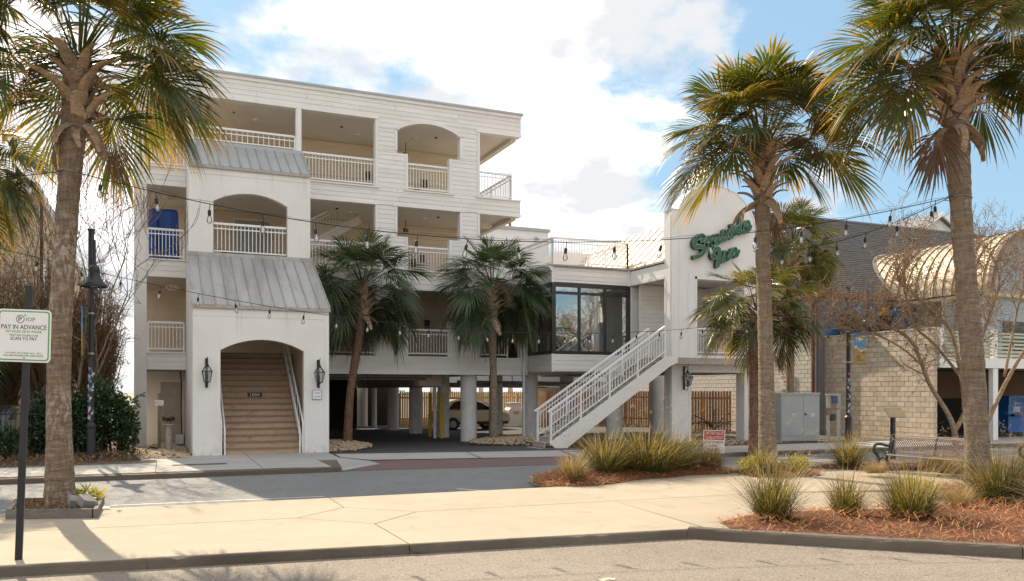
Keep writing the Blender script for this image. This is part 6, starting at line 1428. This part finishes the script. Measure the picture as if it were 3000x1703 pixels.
lantern('black wall lantern left of the arched front stairs', 1.66, 27.04, 2.46); lantern('black wall lantern right of the front stairs, above the number plaque', 5.0, 27.04, 2.46); lantern('black wall lantern on the white leg of the sign tower', 18.58, 26.58, 2.40)
nb = thing('address_plaque', 'small white 1004 Ocean Blvd plaque below the right stair lantern', 'plaque', (4.96, 27.03, 1.69)); box1('backing', (4.81, 27.012, 1.68), (5.11, 27.032, 1.98), 'sticker_blue', nb); p_ = box1('face', (4.825, 27.006, 1.695), (5.095, 27.013, 1.965), 'sign_white', nb)
text('1 0 0 4', .19, .06, (4.96, 27.004, 1.89), XA, ZA, 'text_blue', p_); text('Ocean Blvd', .2, .055, (4.96, 27.004, 1.78), XA, ZA, 'text_blue', p_)
# exit sign, cover
ex = thing('exit_sign', 'white EXIT sign with red letters under the third floor walkway ceiling', 'exit sign', (.86, 33.2, 8.9)); b_ = box1('housing', (.69, 33.15, 8.90), (1.03, 33.22, 9.13), 'sign_cream', ex); text('EXIT', .27, .17, (.86, 33.147, 9.015), XA, ZA, 'red', b_)
for s in (-1, 1): m = MB(); m.lathe((.86+s*.24, 33.18, 9.02), [(.05, -.06), (.075, 0), (.05, .05)], 10, axis='y'); m.part('lamp_head', 'sign_cream', ex)
m = MB(); m.box((.82, 33.16, 9.352), (.90, 33.2, 9.36)); 
e2 = thing('emergency_light', 'white twin-headed emergency light under the second floor ceiling', 'light', (.9, 33.4, 5.75)); box1('housing', (.75, 33.35, 5.62), (1.05, 33.42, 5.85), 'sign_cream', e2)
for s in (-1, 1): m = MB(); m.lathe((.9+s*.2, 33.38, 5.74), [(.05, -.05), (.075, 0), (.05, .05)], 10, axis='y'); m.part('lamp_head', 'sign_cream', e2)
e3 = thing('emergency_light', 'white emergency light under the deck at the open building corner', 'light', (13.2, 33.4, 9.0)); box1('housing', (13.02, 33.35, 8.86), (13.4, 33.43, 9.1), 'sign_cream', e3)
for s in (-1, 1): m = MB(); m.lathe((13.21+s*.24, 33.38, 8.98), [(.05, -.05), (.075, 0), (.05, .05)], 10, axis='y'); m.part('lamp_head', 'sign_cream', e3)
tp = thing('covered_cart', 'tall cart under a bright blue cover on the third floor walkway', 'cart', (.55, 32.9, 6.5)); m = MB()
def ring(z, x0, x1, y0, y1, j): return [(x0+j, y0, z), (x0+(x1-x0)*.3, y0-.03-j, z), (x0+(x1-x0)*.34, y0+.03, z), (x0+(x1-x0)*.7, y0-.02, z), (x1-j, y0+.02, z), (x1, y1, z), (x0, y1, z)]
Z_ = [ring(6.5, .0, 1.1, 32.45, 33.3, 0), ring(7.2, .02, 1.08, 32.47, 33.3, .02), ring(8.0, .03, 1.07, 32.5, 33.3, .02), ring(8.35, .05, 1.06, 32.52, 33.3, .02), ring(8.46, .18, 1.0, 32.6, 33.2, .02)]
m.add([p for q in Z_ for p in q], [(i*7+k, i*7+(k+1) % 7, i*7+7+(k+1) % 7, i*7+7+k) for i in range(4) for k in range(7)]+[tuple(28+k for k in range(7))]); m.part('cover', 'tarp_blue', tp)
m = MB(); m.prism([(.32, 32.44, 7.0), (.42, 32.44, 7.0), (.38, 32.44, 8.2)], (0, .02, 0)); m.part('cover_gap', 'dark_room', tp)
tub = thing('storage_tub', 'dark blue tub on the floor behind the middle arched railing', 'tub', (2.8, 31.2, 6.51)); m = MB(); m.box((2.45, 31.0, 6.51), (3.15, 31.4, 6.80)); m.part('body', 'text_blue', tub); m = MB(); m.box((2.42, 30.97, 6.80), (3.18, 31.43, 6.84)); m.part('lid', 'text_blue', tub)
# fire connection and its sign post
fd = thing('sign_post', 'weathered wooden post with small white FDC sign in the rock bed', 'sign', (.36, 28.8, 0)); m = MB(); m.bar((.36, 28.83, -.1), (.36, 28.83, 1.88), .09); m.part('post', 'post_wood', fd); b_ = box1('plate', (.235, 28.76, 1.49), (.485, 28.775, 1.66), 'sign_white', fd); text('FDC', .21, .12, (.36, 28.757, 1.575), XA, ZA, 'red_text', b_)
fp = thing('fire_inlet', 'grey standpipe with twin brass fire inlets in the rock bed', 'fire hydrant', (.62, 28.3, 0)); m = MB(); m.lathe((.62, 28.3, -.05), [(.10, 0), (.10, .95)], 16); m.part('pipe', 'galv_pipe', fp); m = MB(); m.lathe((.62, 28.3, .90), [(.18, 0), (.18, .025)], 18); m.part('collar_plate', 'sticker_white', fp); m = MB(); m.lathe((.62, 28.3, .92), [(.08, 0), (.07, .1), (.09, .2), (.05, .26)], 14); m.part('head', 'rust_metal', fp)
for s in (-1, 1):
    m = MB(); m.tube([(.62+s*.04, 28.24, 1.08), (.62+s*.13, 28.10, 1.09)], [.065, .075], 14); i_ = m.part('inlet', 'brass_old', fp); m = MB(); m.tube([(.62+s*.131, 28.099, 1.09), (.62+s*.135, 28.093, 1.09)], .055, 12); m.part('opening', 'rubber', i_)
hb = thing('hose_pipe', 'black hose lying on the rocks by the FDC post', 'hose', (.0, 27.6, .1)); m = MB(); m.tube(bez([(.36, 28.7, .14), (.1, 28.3, .22), (-.02, 27.8, .16), (.02, 27.3, .12)], 6), .025, 6); m.part('hose', 'rubber', hb)
# pay sign
ps = thing('pay_sign', 'white PAY IN ADVANCE parking sign with green border on a black post', 'sign', (-1.28, 11.2, 0)); rt_ = Vector((.917, -.40, 0)).normalized(); fw_ = Vector((-.40, -.917, 0)).normalized()
m = MB(); m.bar((-1.36, 11.22, -.02), (-1.25, 11.20, 3.17), .075, .055); m.part('post', 'black_metal', ps)
sc_c = Vector((-1.292, 11.12, 2.585)); tilt = Vector((-.03, 0, 1)).normalized(); up_ = (tilt-rt_*tilt.dot(rt_)+rt_*.035).normalized(); up_ = ZA if False else up_
r2 = (rt_-up_*rt_.dot(up_)).normalized()
def rrect(m, c, w, h, rad, dep, off, mi=0):
    P = []
    for cx_, cz_, a0 in ((w/2-rad, h/2-rad, 0), (-w/2+rad, h/2-rad, 90), (-w/2+rad, -h/2+rad, 180), (w/2-rad, -h/2+rad, 270)):
        for k in range(5): a = R(a0+k*22.5); P.append(c+r2*(cx_+rad*math.cos(a))+up_*(cz_+rad*math.sin(a))+fw_*off)
    m.prism([tuple(p) for p in P], tuple(fw_*dep))
m = MB(); rrect(m, sc_c, .62, .605, .05, .004, 0); pn = m.part('panel', 'sign_white', ps)
m = MB(); rrect(m, sc_c, .585, .57, .04, .0015, .004); m.part('border', 'sign_green', pn); m = MB(); rrect(m, sc_c, .555, .54, .03, .0015, .0056); m.part('face', 'sign_white', pn)
T_ = lambda s, w, h, dx, dz, mt: text(s, w, h, sc_c+r2*dx+up_*dz+fw_*.0075, r2, up_, mt, pn)
T_('PAY IN ADVANCE', .52, .052, 0, .10, 'text_black'); T_('PAY KIOSK OR BY PHONE', .41, .028, 0, .048, 'sign_green'); T_('TEXT ESA TO 87517 OR', .33, .022, 0, .004, 'text_black'); T_('SCAN TO PAY', .305, .036, 0, -.034, 'text_black')
T_('PAYMENT REQUIRED 8AM - 8PM', .41, .022, 0, -.20, 'sign_green'); T_('CALL 843-929-5043 FOR ASSISTANCE', .46, .019, 0, -.228, 'text_black'); T_('IOP', .105, .045, .075, .19, 'sign_green'); T_('P', .04, .055, -.045, .19, 'text_black')
m = MB()
for k in range(24):
    a, b = R(k*15), R(k*15+15); q = lambda a_, r_: tuple(sc_c+r2*(-.045+r_*math.cos(a_))+up_*(.19+r_*math.sin(a_))+fw_*.0078)
    m.quad(q(a, .041), q(a, .048), q(b, .048), q(b, .041))
m.part('ring_mark', 'text_black', pn)
for dz in (.235, -.252): m = MB(); c = sc_c+up_*dz+fw_*.008+r2*.01; m.lathe(c, [(.010, -.004), (.010, .0), (.004, .004)], 8, axis='y'); m.part('bolt', 'galv', pn)
# timber-edged planter with palm mulch, stones, flowers
pp = [(-1.93, 14.83), (-.72, 14.42), (-.70, 16.1), (-1.98, 16.3)]
plt = thing('tree_planter', 'low timber edging around the base of the big left palm', 'planter', (-1.3, 15.4, 0)); 
for i in range(4):
    a, b = Vector((*pp[i], .07)), Vector((*pp[(i+1) % 4], .07)); m = MB(); d = (b-a).normalized(); m.bar(a-d*.03, b+d*.03-d*.075, .06, .15); m.part('timber', 'old_timber', plt)
bed('planter_mulch', pp, .03, .08, 'mulch_brown', 44); needles('bark_mulch', pp, 500, .06, .06, 'dry_bush', .06, .012, 45, 0)
for (x, y, s, a, lab) in ((-1.02, 15.02, .11, .3, 'dark grey stone beside the palm trunk in the planter'), (-.86, 14.85, .14, .9, 'flat pale slab of stone leaning in the planter corner')):
    m = MB(); r_ = random.Random(int(s*100)); m.obox((x, y, .20), (s*math.cos(a), s*math.sin(a), -.03), (-s*.5*math.sin(a), s*.5*math.cos(a), .05), (0.02, -.02, s*.45)); m.v = [(p[0]+r_.uniform(-.02, .02), p[1]+r_.uniform(-.02, .02), p[2]+r_.uniform(-.015, .015)) for p in m.v]; m.top('stone', 'stone_grey', lab, 'stone')
leafy('small yellow-green plant in the back corner of the palm planter', (-.92, 15.75, .1), .24, .18, 150, 12, 'yellow_leaf', .16, .02)
# street lamps
def street_lamp(label, base, H_, arm, drop=.7, az=0.):
    x, y, _ = base; t = thing('street_lamp', label, 'street lamp', base, None, 'black street lamps')
    m = MB(); m.lathe((x, y, -.02), [(.17, 0), (.17, .10), (.13, .16), (.12, .9), (.135, .93), (.135, 1.0), (.085, 1.06), (.085, 2.2), (.078, 2.22), (.078, H_-.06), (.095, H_-.05), (.095, H_), (.0, H_+.02)], 16); m.part('pole', 'black_metal', t)
    ax_ = Vector((math.cos(az), math.sin(az), 0)); c = Vector((x, y, 0))+ax_*arm
    m = MB(); zt = H_-drop
    m.tube(bez([Vector((x, y, zt+.0)), Vector((x, y, zt))+ax_*arm*.35+Vector((0, 0, -.18)), Vector((x, y, zt))+ax_*arm*.75+Vector((0, 0, -.1)), Vector((c.x, c.y, zt))], 5), .02, 6); m.tube([Vector((x, y, zt-.35)), Vector((c.x, c.y, zt-.35))], .03, 6); m.tube([(c.x, c.y, zt+.25), (c.x, c.y, zt-.55)], [.045, .055], 10); m.part('arm', 'black_metal', t)
    m = MB(); zb = zt-1.05; m.lathe((c.x, c.y, zb), [(.345, -.02), (.355, 0), (.26, .11), (.19, .22), (.15, .34), (.14, .40), (.15, .42), (.15, .50), (.10, .58), (.04, .62)], 22, cap=False); m.part('lamp_shade', 'black_metal', t, smooth=True)
    m = MB(); m.lathe((c.x, c.y, zb-.01), [(.20, 0), (.2, .02), (.1, .06)], 12); m.part('diffuser', 'bulb_glass', t)
    r = random.Random(3); st = Pieces('sticker', 'sticker_white', t)
    for i in range(46):
        a = -math.pi/2+r.uniform(-1.1, .9); z = r.uniform(1.12, 2.6); w, h = r.uniform(.03, .07), r.uniform(.04, .09); q = Vector((x, y, z))+Vector((math.cos(a), math.sin(a), 0))*(.088+i*.0002 if z < 2.2 else .081+i*.0002); tt_ = Vector((-math.sin(a), math.cos(a), 0)); m = MB(); m.obox(q, tt_*w*.5, Vector((math.cos(a), math.sin(a), 0))*.0015, Vector((0, 0, h*.5))); st.add(m, r.choice(['sticker_white', 'sticker_white', 'sticker_white', 'sticker_pink', 'sticker_blue', 'text_black', 'banner_blue']))
    st.flush()
    for z in (3.0, 4.15): m = MB(); m.lathe((x, y, z), [(.088, 0), (.088, .05)], 12); m.part('band', 'galv', t)
    return t
street_lamp('black street lamp with sticker-covered pole before the left hedge', (-1.46, 27.0, 0), 6.62, .62, .68, az=R(-80))
lt_ = street_lamp('black street lamp by the tan block wall, with a sunny banner', (24.0, 23.85, 0), 5.88, .90, .42, az=R(-8))
# beach banner: sky, foam, sand, IOP
bn = thing('street_banner', 'beach banner reading IOP with a sun, on the right street lamp', 'banner', (24.5, 23.8, 3.0)); x0_, x1_ = 24.24, 24.80; yb_ = 23.80
box1('cloth_sky', (x0_, yb_, 3.55), (x1_, yb_+.012, 4.15), 'banner_blue', bn); b2 = box1('cloth_sand', (x0_, yb_, 2.98), (x1_, yb_+.012, 3.549), 'banner_sand', bn)
m = MB(); n = 10
for i in range(n): a = x0_+(x1_-x0_)*i/n; b = x0_+(x1_-x0_)*(i+1)/n; h = lambda x: 3.56+.05*math.sin((x-x0_)*14)-.08*(x-x0_)/.56; m.quad((a, yb_-.002, h(a)-.03), (b, yb_-.002, h(b)-.03), (b, yb_-.002, h(b)+.03), (a, yb_-.002, h(a)+.03))
m.part('painted_foam', 'banner_foam', bn)
m = MB(); m.lathe((24.5, yb_-.004, 3.90), [(.0, -.002), (.095, -.002), (.095, .003)], 18, axis='y', cap=False); m.part('painted_sun', 'banner_sun', bn)
text('I', .035, .2, (24.33, yb_-.003, 3.88), XA, ZA, 'banner_foam', b2); text('P', .13, .19, (24.69, yb_-.003, 3.93), XA, ZA, 'banner_foam', b2)
for i, (w, z) in enumerate(((.22, 3.26), (.2, 3.19), (.36, 3.11))): m = MB(); m.quad((24.34, yb_-.002, z-.02), (24.34+w, yb_-.002, z-.02), (24.34+w, yb_-.002, z+.02), (24.34, yb_-.002, z+.02)); m.part('printed_line', 'banner_brown', bn)
m = MB()
for k in range(12): a, b = R(k*30), R(k*30+30); q = lambda a_, r_: (24.67+r_*math.cos(a_), yb_-.003, 3.36+r_*math.sin(a_)); m.quad(q(a, .05), q(a, .07), q(b, .07), q(b, .05))
m.part('painted_shell', 'banner_brown', bn)
m = MB()
for z in (4.17, 2.96): m.tube([(24.0, yb_+.02, z), (24.85, yb_+.006, z)], .014, 6)
m.part('banner_arm', 'black_metal', bn)
bl2 = thing('street_banner', 'beach banner seen edge-on on the left street lamp', 'banner', (-1.62, 26.7, 2.9)); box1('cloth_sky', (-1.68, 26.45, 3.65), (-1.665, 26.95, 4.35), 'banner_blue', bl2); box1('cloth_sand', (-1.68, 26.45, 2.95), (-1.665, 26.95, 3.648), 'banner_sand', bl2); m = MB(); m.tube([(-1.46, 27, 4.37), (-1.68, 26.4, 4.37)], .014, 6); m.tube([(-1.46, 27, 2.93), (-1.68, 26.4, 2.93)], .014, 6); m.part('banner_arm', 'black_metal', bl2)
# ---------------------------------------------------------------- string lights
mS = MB(); mS.lathe((0, 0, -.20), [(.022, 0), (.028, .02), (.028, .085), (.014, .10)], 10); mS.tube([(0, 0, -.10), (.012, 0, 0)], .007, 5); SOCK = mS.mesh('socket', 'wire_black')
mB = MB(); mB.lathe((0, 0, -.335), [(.0, 0), (.022, .006), (.040, .03), (.044, .06), (.036, .10), (.022, .137)], 12); BULB = mB.mesh('bulb', 'bulb_glass', smooth=True)
mF = MB(); mF.lathe((0, 0, -.30), [(.006, 0), (.012, .04), (.004, .10)], 6); FIL = mF.mesh('filament', 'lamp_glow')
def strand(label, a, b, sag, n, s=1.0, two=True, first=.5, wob=.06, knots=None):
    a, b = Vector(a), Vector(b); t = thing('string_lights', label, 'string lights', (a+b)/2, None, 'strings of bulbs over the street'); r = random.Random(n)
    pos = lambda f: a+(b-a)*f-Vector((0, 0, sag*4*f*(1-f)))
    m = MB(); m.tube([pos(i/60) for i in range(61)], .0075*s, 4); 
    if two: m.tube([pos(i/60)+Vector((0, 0, .035*abs(math.sin(i*.9))+.012)) for i in range(61)], .0035, 3)
    m.part('cable', 'wire_black', t)
    for i in range(n):
        f = (i+first)/n; p = pos(f); so = inst(SOCK, 'socket', t, p, (r.uniform(-wob, wob)*3, r.uniform(-wob, wob)*3, 0), s); bu = bpy.data.objects.new('bulb', BULB); COL.objects.link(bu); bu.parent = so; fi = bpy.data.objects.new('filament', FIL); COL.objects.link(fi); fi.parent = so
    return t
strand('near string of bulbs sagging from the left palm to the right palm', (-1.12, 15.75, 5.60), (13.95, 11.2, 5.62), 1.02, 18, 1.0)
strand('string of bulbs leaving the left palm out of the frame', (-1.3, 15.75, 5.58), (-6.5, 17.6, 5.75), .25, 6)
strand('string of bulbs between the tall sign palm and the right palm', (13.6, 15.9, 5.25), (13.95, 11.35, 5.62), .22, 6)
strand('far thin string of bulbs sagging along the front of the inn', (-6.5, 20.2, 5.9), (17.45, 21.2, 4.15), 1.35, 30, .9, False)
strand('far thin string of bulbs running right from the short palm to the lamp', (17.5, 21.2, 4.1), (34, 20.5, 4.3), .55, 20, .8, False)
# ties
for (x, y, z, R_, nm) in ((-1.17, 15.9, 5.6, .225, 'wire tie round the big left palm trunk'), (14.1, 11.28, 5.6, .235, 'wire tie round the right palm trunk'), (13.43, 16.0, 5.3, .225, 'wire tie round the tall sign palm trunk')):
    m = MB(); m.tube([(x+R_*math.cos(k*.5236), y+R_*math.sin(k*.5236), z+.02*math.sin(k)) for k in range(13)], .008, 4, cap=False); m.top('wire_tie', 'galv', nm, 'wire')
# ---------------------------------------------------------------- benches
def bench(label, loc, rz, L_=2.45):
    """faces local -x, runs along local y; seat and back of open diamond mesh"""
    t = thing('mesh_bench', label, 'bench', loc, rz, 'mesh park benches')
    def lattice(prof, nm):
        m = MB(); P = bez(prof, 4); s = [0]
        for a, b in zip(P[:-1], P[1:]): s.append(s[-1]+(b-a).length)
        T = s[-1]; st = .062; k = int(T/st); ny = int((L_-.12)/st)
        def at(u):
            u = max(0, min(T, u)); i = 0
            while i < len(s)-2 and s[i+1] < u: i += 1
            f = (u-s[i])/max(1e-9, s[i+1]-s[i]); return P[i].lerp(P[i+1], f)
        w = .019
        for j in range(ny):
            y = -L_/2+.06+j*st
            for i in range(k):
                u = i*T/k; du = T/k; A_, B_, C2 = at(u), at(u+du/2), at(u+du); o = .0 if i % 2 == 0 else 0
                for p, q, ya, yb in ((A_, B_, y+st/2, y), (A_, B_, y+st/2, y+st), (B_, C2, y, y+st/2), (B_, C2, y+st, y+st/2)):
                    dy = w*.75
                    m.add([(p.x, ya-dy, p.z), (p.x, ya+dy, p.z), (q.x, yb+dy, q.z), (q.x, yb-dy, q.z)], [(0, 1, 2, 3)])
        return m.part(nm, 'bench_mesh', t)
    lattice([(-.27, 0, .41), (-.24, 0, .445), (-.05, 0, .43), (.16, 0, .44)], 'seat'); lattice([(.17, 0, .46), (.22, 0, .62), (.27, 0, .82), (.31, 0, .87), (.35, 0, .85)], 'backrest')
    for y in (-L_/2, 0, L_/2):
        m = MB(); m.tube([Vector((p[0], y, p[1])) for p in ((-.27, .41), (-.24, .44), (-.05, .425), (.16, .435), (.22, .62), (.27, .82), (.31, .87), (.36, .84))], .034 if y else .014, 8)
        if y:
            m.tube(bez([(-.24, y, .44), (-.20, y, .30), (-.26, y, .12), (-.36, y, .0)], 5), .036, 8); m.tube(bez([(.12, y, .43), (.10, y, .26), (.2, y, .10), (.30, y, .0)], 5), .036, 8); m.tube(bez([(-.2, y, .26), (-.05, y, .33), (.1, y, .26)], 4), .02, 6)
        m.part('end_frame' if y else 'middle_rib', 'bench_green', t)
        if y: m = MB(); m.tube(bez([(-.26, y, .43), (-.33, y, .50), (-.34, y, .60), (-.26, y, .66), (-.10, y, .66), (.08, y, .62), (.22, y, .63)], 5), [.042]*4+[.034]*27, 8); m.part('armrest', 'bench_green', t)
    for z, x in ((.425, -.27), (.87, .33)): m = MB(); m.tube([(x, -L_/2, z), (x, L_/2, z)], .016, 6); m.part('edge_rail', 'bench_mesh', t)
    return t
bench('mesh bench with green arms, partly hidden by the right palm trunk', (16.55, 14.02, .0), R(3)); bench('second mesh bench at the right frame edge, only its left arm showing', (18.85, 12.0, .0), R(-2))
# information marker, cabinet, meter stand, street sign, arrow sign
mk = thing('info_marker', 'slanted bronze information panel on a black post behind the bench', 'marker', (19.7, 17.9, 0)); m = MB(); m.bar((19.7, 17.9, 0), (19.7, 17.9, 1.28), .10); m.part('post', 'black_metal', mk)
m = MB(); c = Vector((19.72, 17.85, 1.33)); m.obox(c, Vector((.92, -.4, 0))*.24, Vector((.18, .41, .3))*.42, Vector((-.1, -.2, .33)).normalized()*.015); m.part('panel', 'marker_bronze', mk)
cb = thing('utility_cabinet', 'grey-green two-door utility cabinet behind the tall palm', 'cabinet', (23.4, 25.9, 0), R(-18))
box_l = lambda nm, a, b, mt, p: box1(nm, a, b, mt, p)
bo = box_l('body', (-.78, -.3, 0), (.78, .3, 1.80), 'steel_grey', cb); box_l('roof', (-.80, -.33, 1.80), (.80, .33, 1.89), 'steel_grey', cb)
for a, b in ((-.76, .12), (.13, .76)): d_ = box_l('door', (a, -.325, .20), (b, -.302, 1.77), 'steel_grey', cb); x = (a+b)/2+.05; box_l('label_sticker', (x-.08, -.328, .95), (x+.08, -.3255, 1.12), 'sticker_white', d_); box_l('label_strip', (x-.09, -.3285, 1.13), (x+.09, -.3255, 1.142), 'text_black', d_)
box_l('plinth', (-.76, -.325, .02), (.76, -.302, .185), 'steel_grey', cb); m = MB(); m.box((.17, -.345, 1.0), (.22, -.326, 1.1)); m.box((.2, -.36, 1.03), (.26, -.33, 1.05)); m.part('handle', 'brass_old', cb)
mt = thing('meter_stand', 'steel meter stand with small boxes right of the utility cabinet', 'meter', (24.7, 25.4, 0), R(-20))
for x in (-.14, .28): m = MB(); m.box((x-.05, -.05, -.1), (x+.05, .05, 1.85 if x > 0 else 1.0)); m.part('post', 'galv', mt)
box_l('top_rail', (-.25, -.05, 1.78), (.36, .02, 1.84), 'sticker_white', mt); box_l('shelf', (-.25, -.05, 1.25), (.3, .02, 1.29), 'rust_metal', mt); box_l('meter_box', (-.02, -.09, 1.45), (.2, -.02, 1.74), 'text_blue', mt); box_l('meter_box', (-.08, -.1, .78), (.1, -.01, 1.05), 'black_frame', mt); box_l('back_board', (-.2, .0, 1.3), (-.05, .03, 1.78), 'steel_grey', mt)
cs = thing('road_closed_sign', 'leaning red and white THIS STREET WILL BE CLOSED SATURDAY yard sign', 'sign', (13.62, 18.1, 0))
sc_c = Vector((13.58, 18.09, .63)); r2 = Vector((.917, -.395, -.03)).normalized(); up_ = Vector((-.10, .03, .57)); up_ = (up_-r2*up_.dot(r2)).normalized(); fw_ = r2.cross(up_)
def plate(w, h, dz, off, dep, mt, nm, par, dx=0): m = MB(); m.obox(sc_c+up_*dz+r2*dx+fw_*off, r2*w/2, up_*h/2, fw_*dep); return m.part(nm, mt, par)
pn = plate(.565, .60, 0, 0, .004, 'sign_white', 'panel', cs); rp = plate(.52, .235, .165, .005, .0015, 'red', 'red_panel', pn)
for s_, w, h, dz, mt in (('THIS STREET WILL BE', .47, .075, .222, 'sign_white'), ('CLOSED SATURDAY', .43, .075, .105, 'sign_white'), ('VEHICLES NOT REMOVED', .49, .06, -.01, 'red_text'), ('BY 6AM', .15, .055, -.105, 'red_text'), ('WILL BE TOWED', .30, .06, -.205, 'red_text')): text(s_, w, h, sc_c+up_*dz+fw_*.009, r2, up_, mt, pn, bold=.006)
m = MB()
for s_ in (-1, 1): m.tube([tuple(sc_c+r2*.16*s_-up_*.2-fw_*.008), tuple(sc_c+r2*.16*s_-up_*.66-fw_*.008)], .006, 5)
m.part('wire_leg', 'galv', cs)
vf = thing('arrow_sign', 'white VFW POST 3137 sign with red arrow on the pale block wall', 'sign', (27.5, 30.9, 2.0))
pv = box1('panel', (27.475, 30.55, 2.02), (27.50, 31.51, 2.68), 'sign_cream', vf); rr2, uu2 = (0, -1, 0), ZA
text('VFW POST 3137', .86, .15, (27.47, 31.03, 2.57), rr2, uu2, 'red_text', pv)
m = MB(); m.add([(27.47, y+.13, z) for y, z in ((30.6, 2.365), (31.08, 2.365), (31.08, 2.33), (31.2, 2.39), (31.08, 2.45), (31.08, 2.415), (30.6, 2.415))], [tuple(range(7))]); m.part('arrow', 'red_text', pv)
for z, w in ((2.24, .5), (2.17, .36)): m = MB(); m.box((27.470, 31.03-w/2, z), (27.474, 31.03+w/2, z+.018)); m.part('small_print', 'banner_sand', pv)
# iron fence and car behind the left hedge
fn = thing('iron_fence', 'black iron fence with rings between the two left hedges', 'fence', (-4, 28.3, 0)); m = MB()
for z in (.1, 1.28, 1.52): m.bar((-9, 28.3, z), (-1.6, 28.3, z), .035)
m.part('rail', 'iron', fn); br_ = Pieces('bar', 'iron', fn)
for i in range(60): x = -9+i*.125; br_.box((x-.008, 28.29, 0), (x+.008, 28.31, 1.52))
br_.flush(); rg = Pieces('ring', 'iron', fn)
for i in range(24): m = MB(); x = -5.2+i*.14; m.tube([(x+.058*math.cos(k*.698), 28.28, 1.40+.058*math.sin(k*.698)) for k in range(10)], .008, 4, cap=False); rg.add(m)
rg.flush()
for x in (-6.4, -4.0, -1.6): m = MB(); m.bar((x, 28.3, 0), (x, 28.3, 1.62), .06); m.part('post', 'iron', fn)
pc = thing('parked_car', 'silver-blue car glimpsed through the iron fence between the hedges', 'car', (-4.6, 32.5, 0), R(80)); m = MB()
P = [(-2, .3), (-2.1, .8), (-1.7, 1.0), (-1.0, 1.45), (.3, 1.45), (1.0, 1.02), (2.0, .85), (2.1, .4), (2, .3)]; m.prism([(x, -.85, z) for x, z in P], (0, 1.7, 0)); pmat('car_silver', (.32, .36, .42), rough=.2, spec=.8); m.part('body', 'car_silver', pc)
for s_ in (-1, 1):
    m = MB(); m.prism([(x, s_*.855, z) for x, z in ((-1.5, 1.03), (-.95, 1.38), (.25, 1.38), (.8, 1.03))], (0, s_*.004, 0)); m.part('side_window', 'car_glass', pc)
    for x in (-1.3, 1.3): m = MB(); m.lathe((x, s_*.78, .32), [(.32, -.1), (.32, .1)], 18, axis='y'); m.part('wheel', 'rubber', pc)
# stray bits on the asphalt and kerb
r_ = random.Random(5)
m = MB(); m.add([(4.62+.10*v.x*1.3, 8.05+.06*v.y, -.115+.02*v.z) for v in ICO[0]], ICO[1]); m.top('dead_leaf', 'stucco_light', 'pale dry leaf lying on the near asphalt', 'leaf')
m = MB()
for i in range(260):
    x, y = r_.uniform(-3, 14), r_.uniform(5, 10.5)
    if y > near(x)-.1 or (x > 7 and y > 16.5-x): continue
    s_ = r_.uniform(.006, .016); m.add([(x+s_*v.x, y+s_*v.y, -.128+s_*.5*v.z) for v in ICO[0]], ICO[1])
m.top('loose_grit', 'rock', kind='stuff')
m = MB(); m.add([(3.25+.7*x, near(3.3)-.012-.004, z) for x, z in ((-.25, -.03), (.1, -.012), (.45, -.02), (.3, -.12), (.0, -.13), (-.2, -.09))], [(5, 4, 3, 2, 1, 0)]); m.part('worn_patch', 'joint_dark', kb)
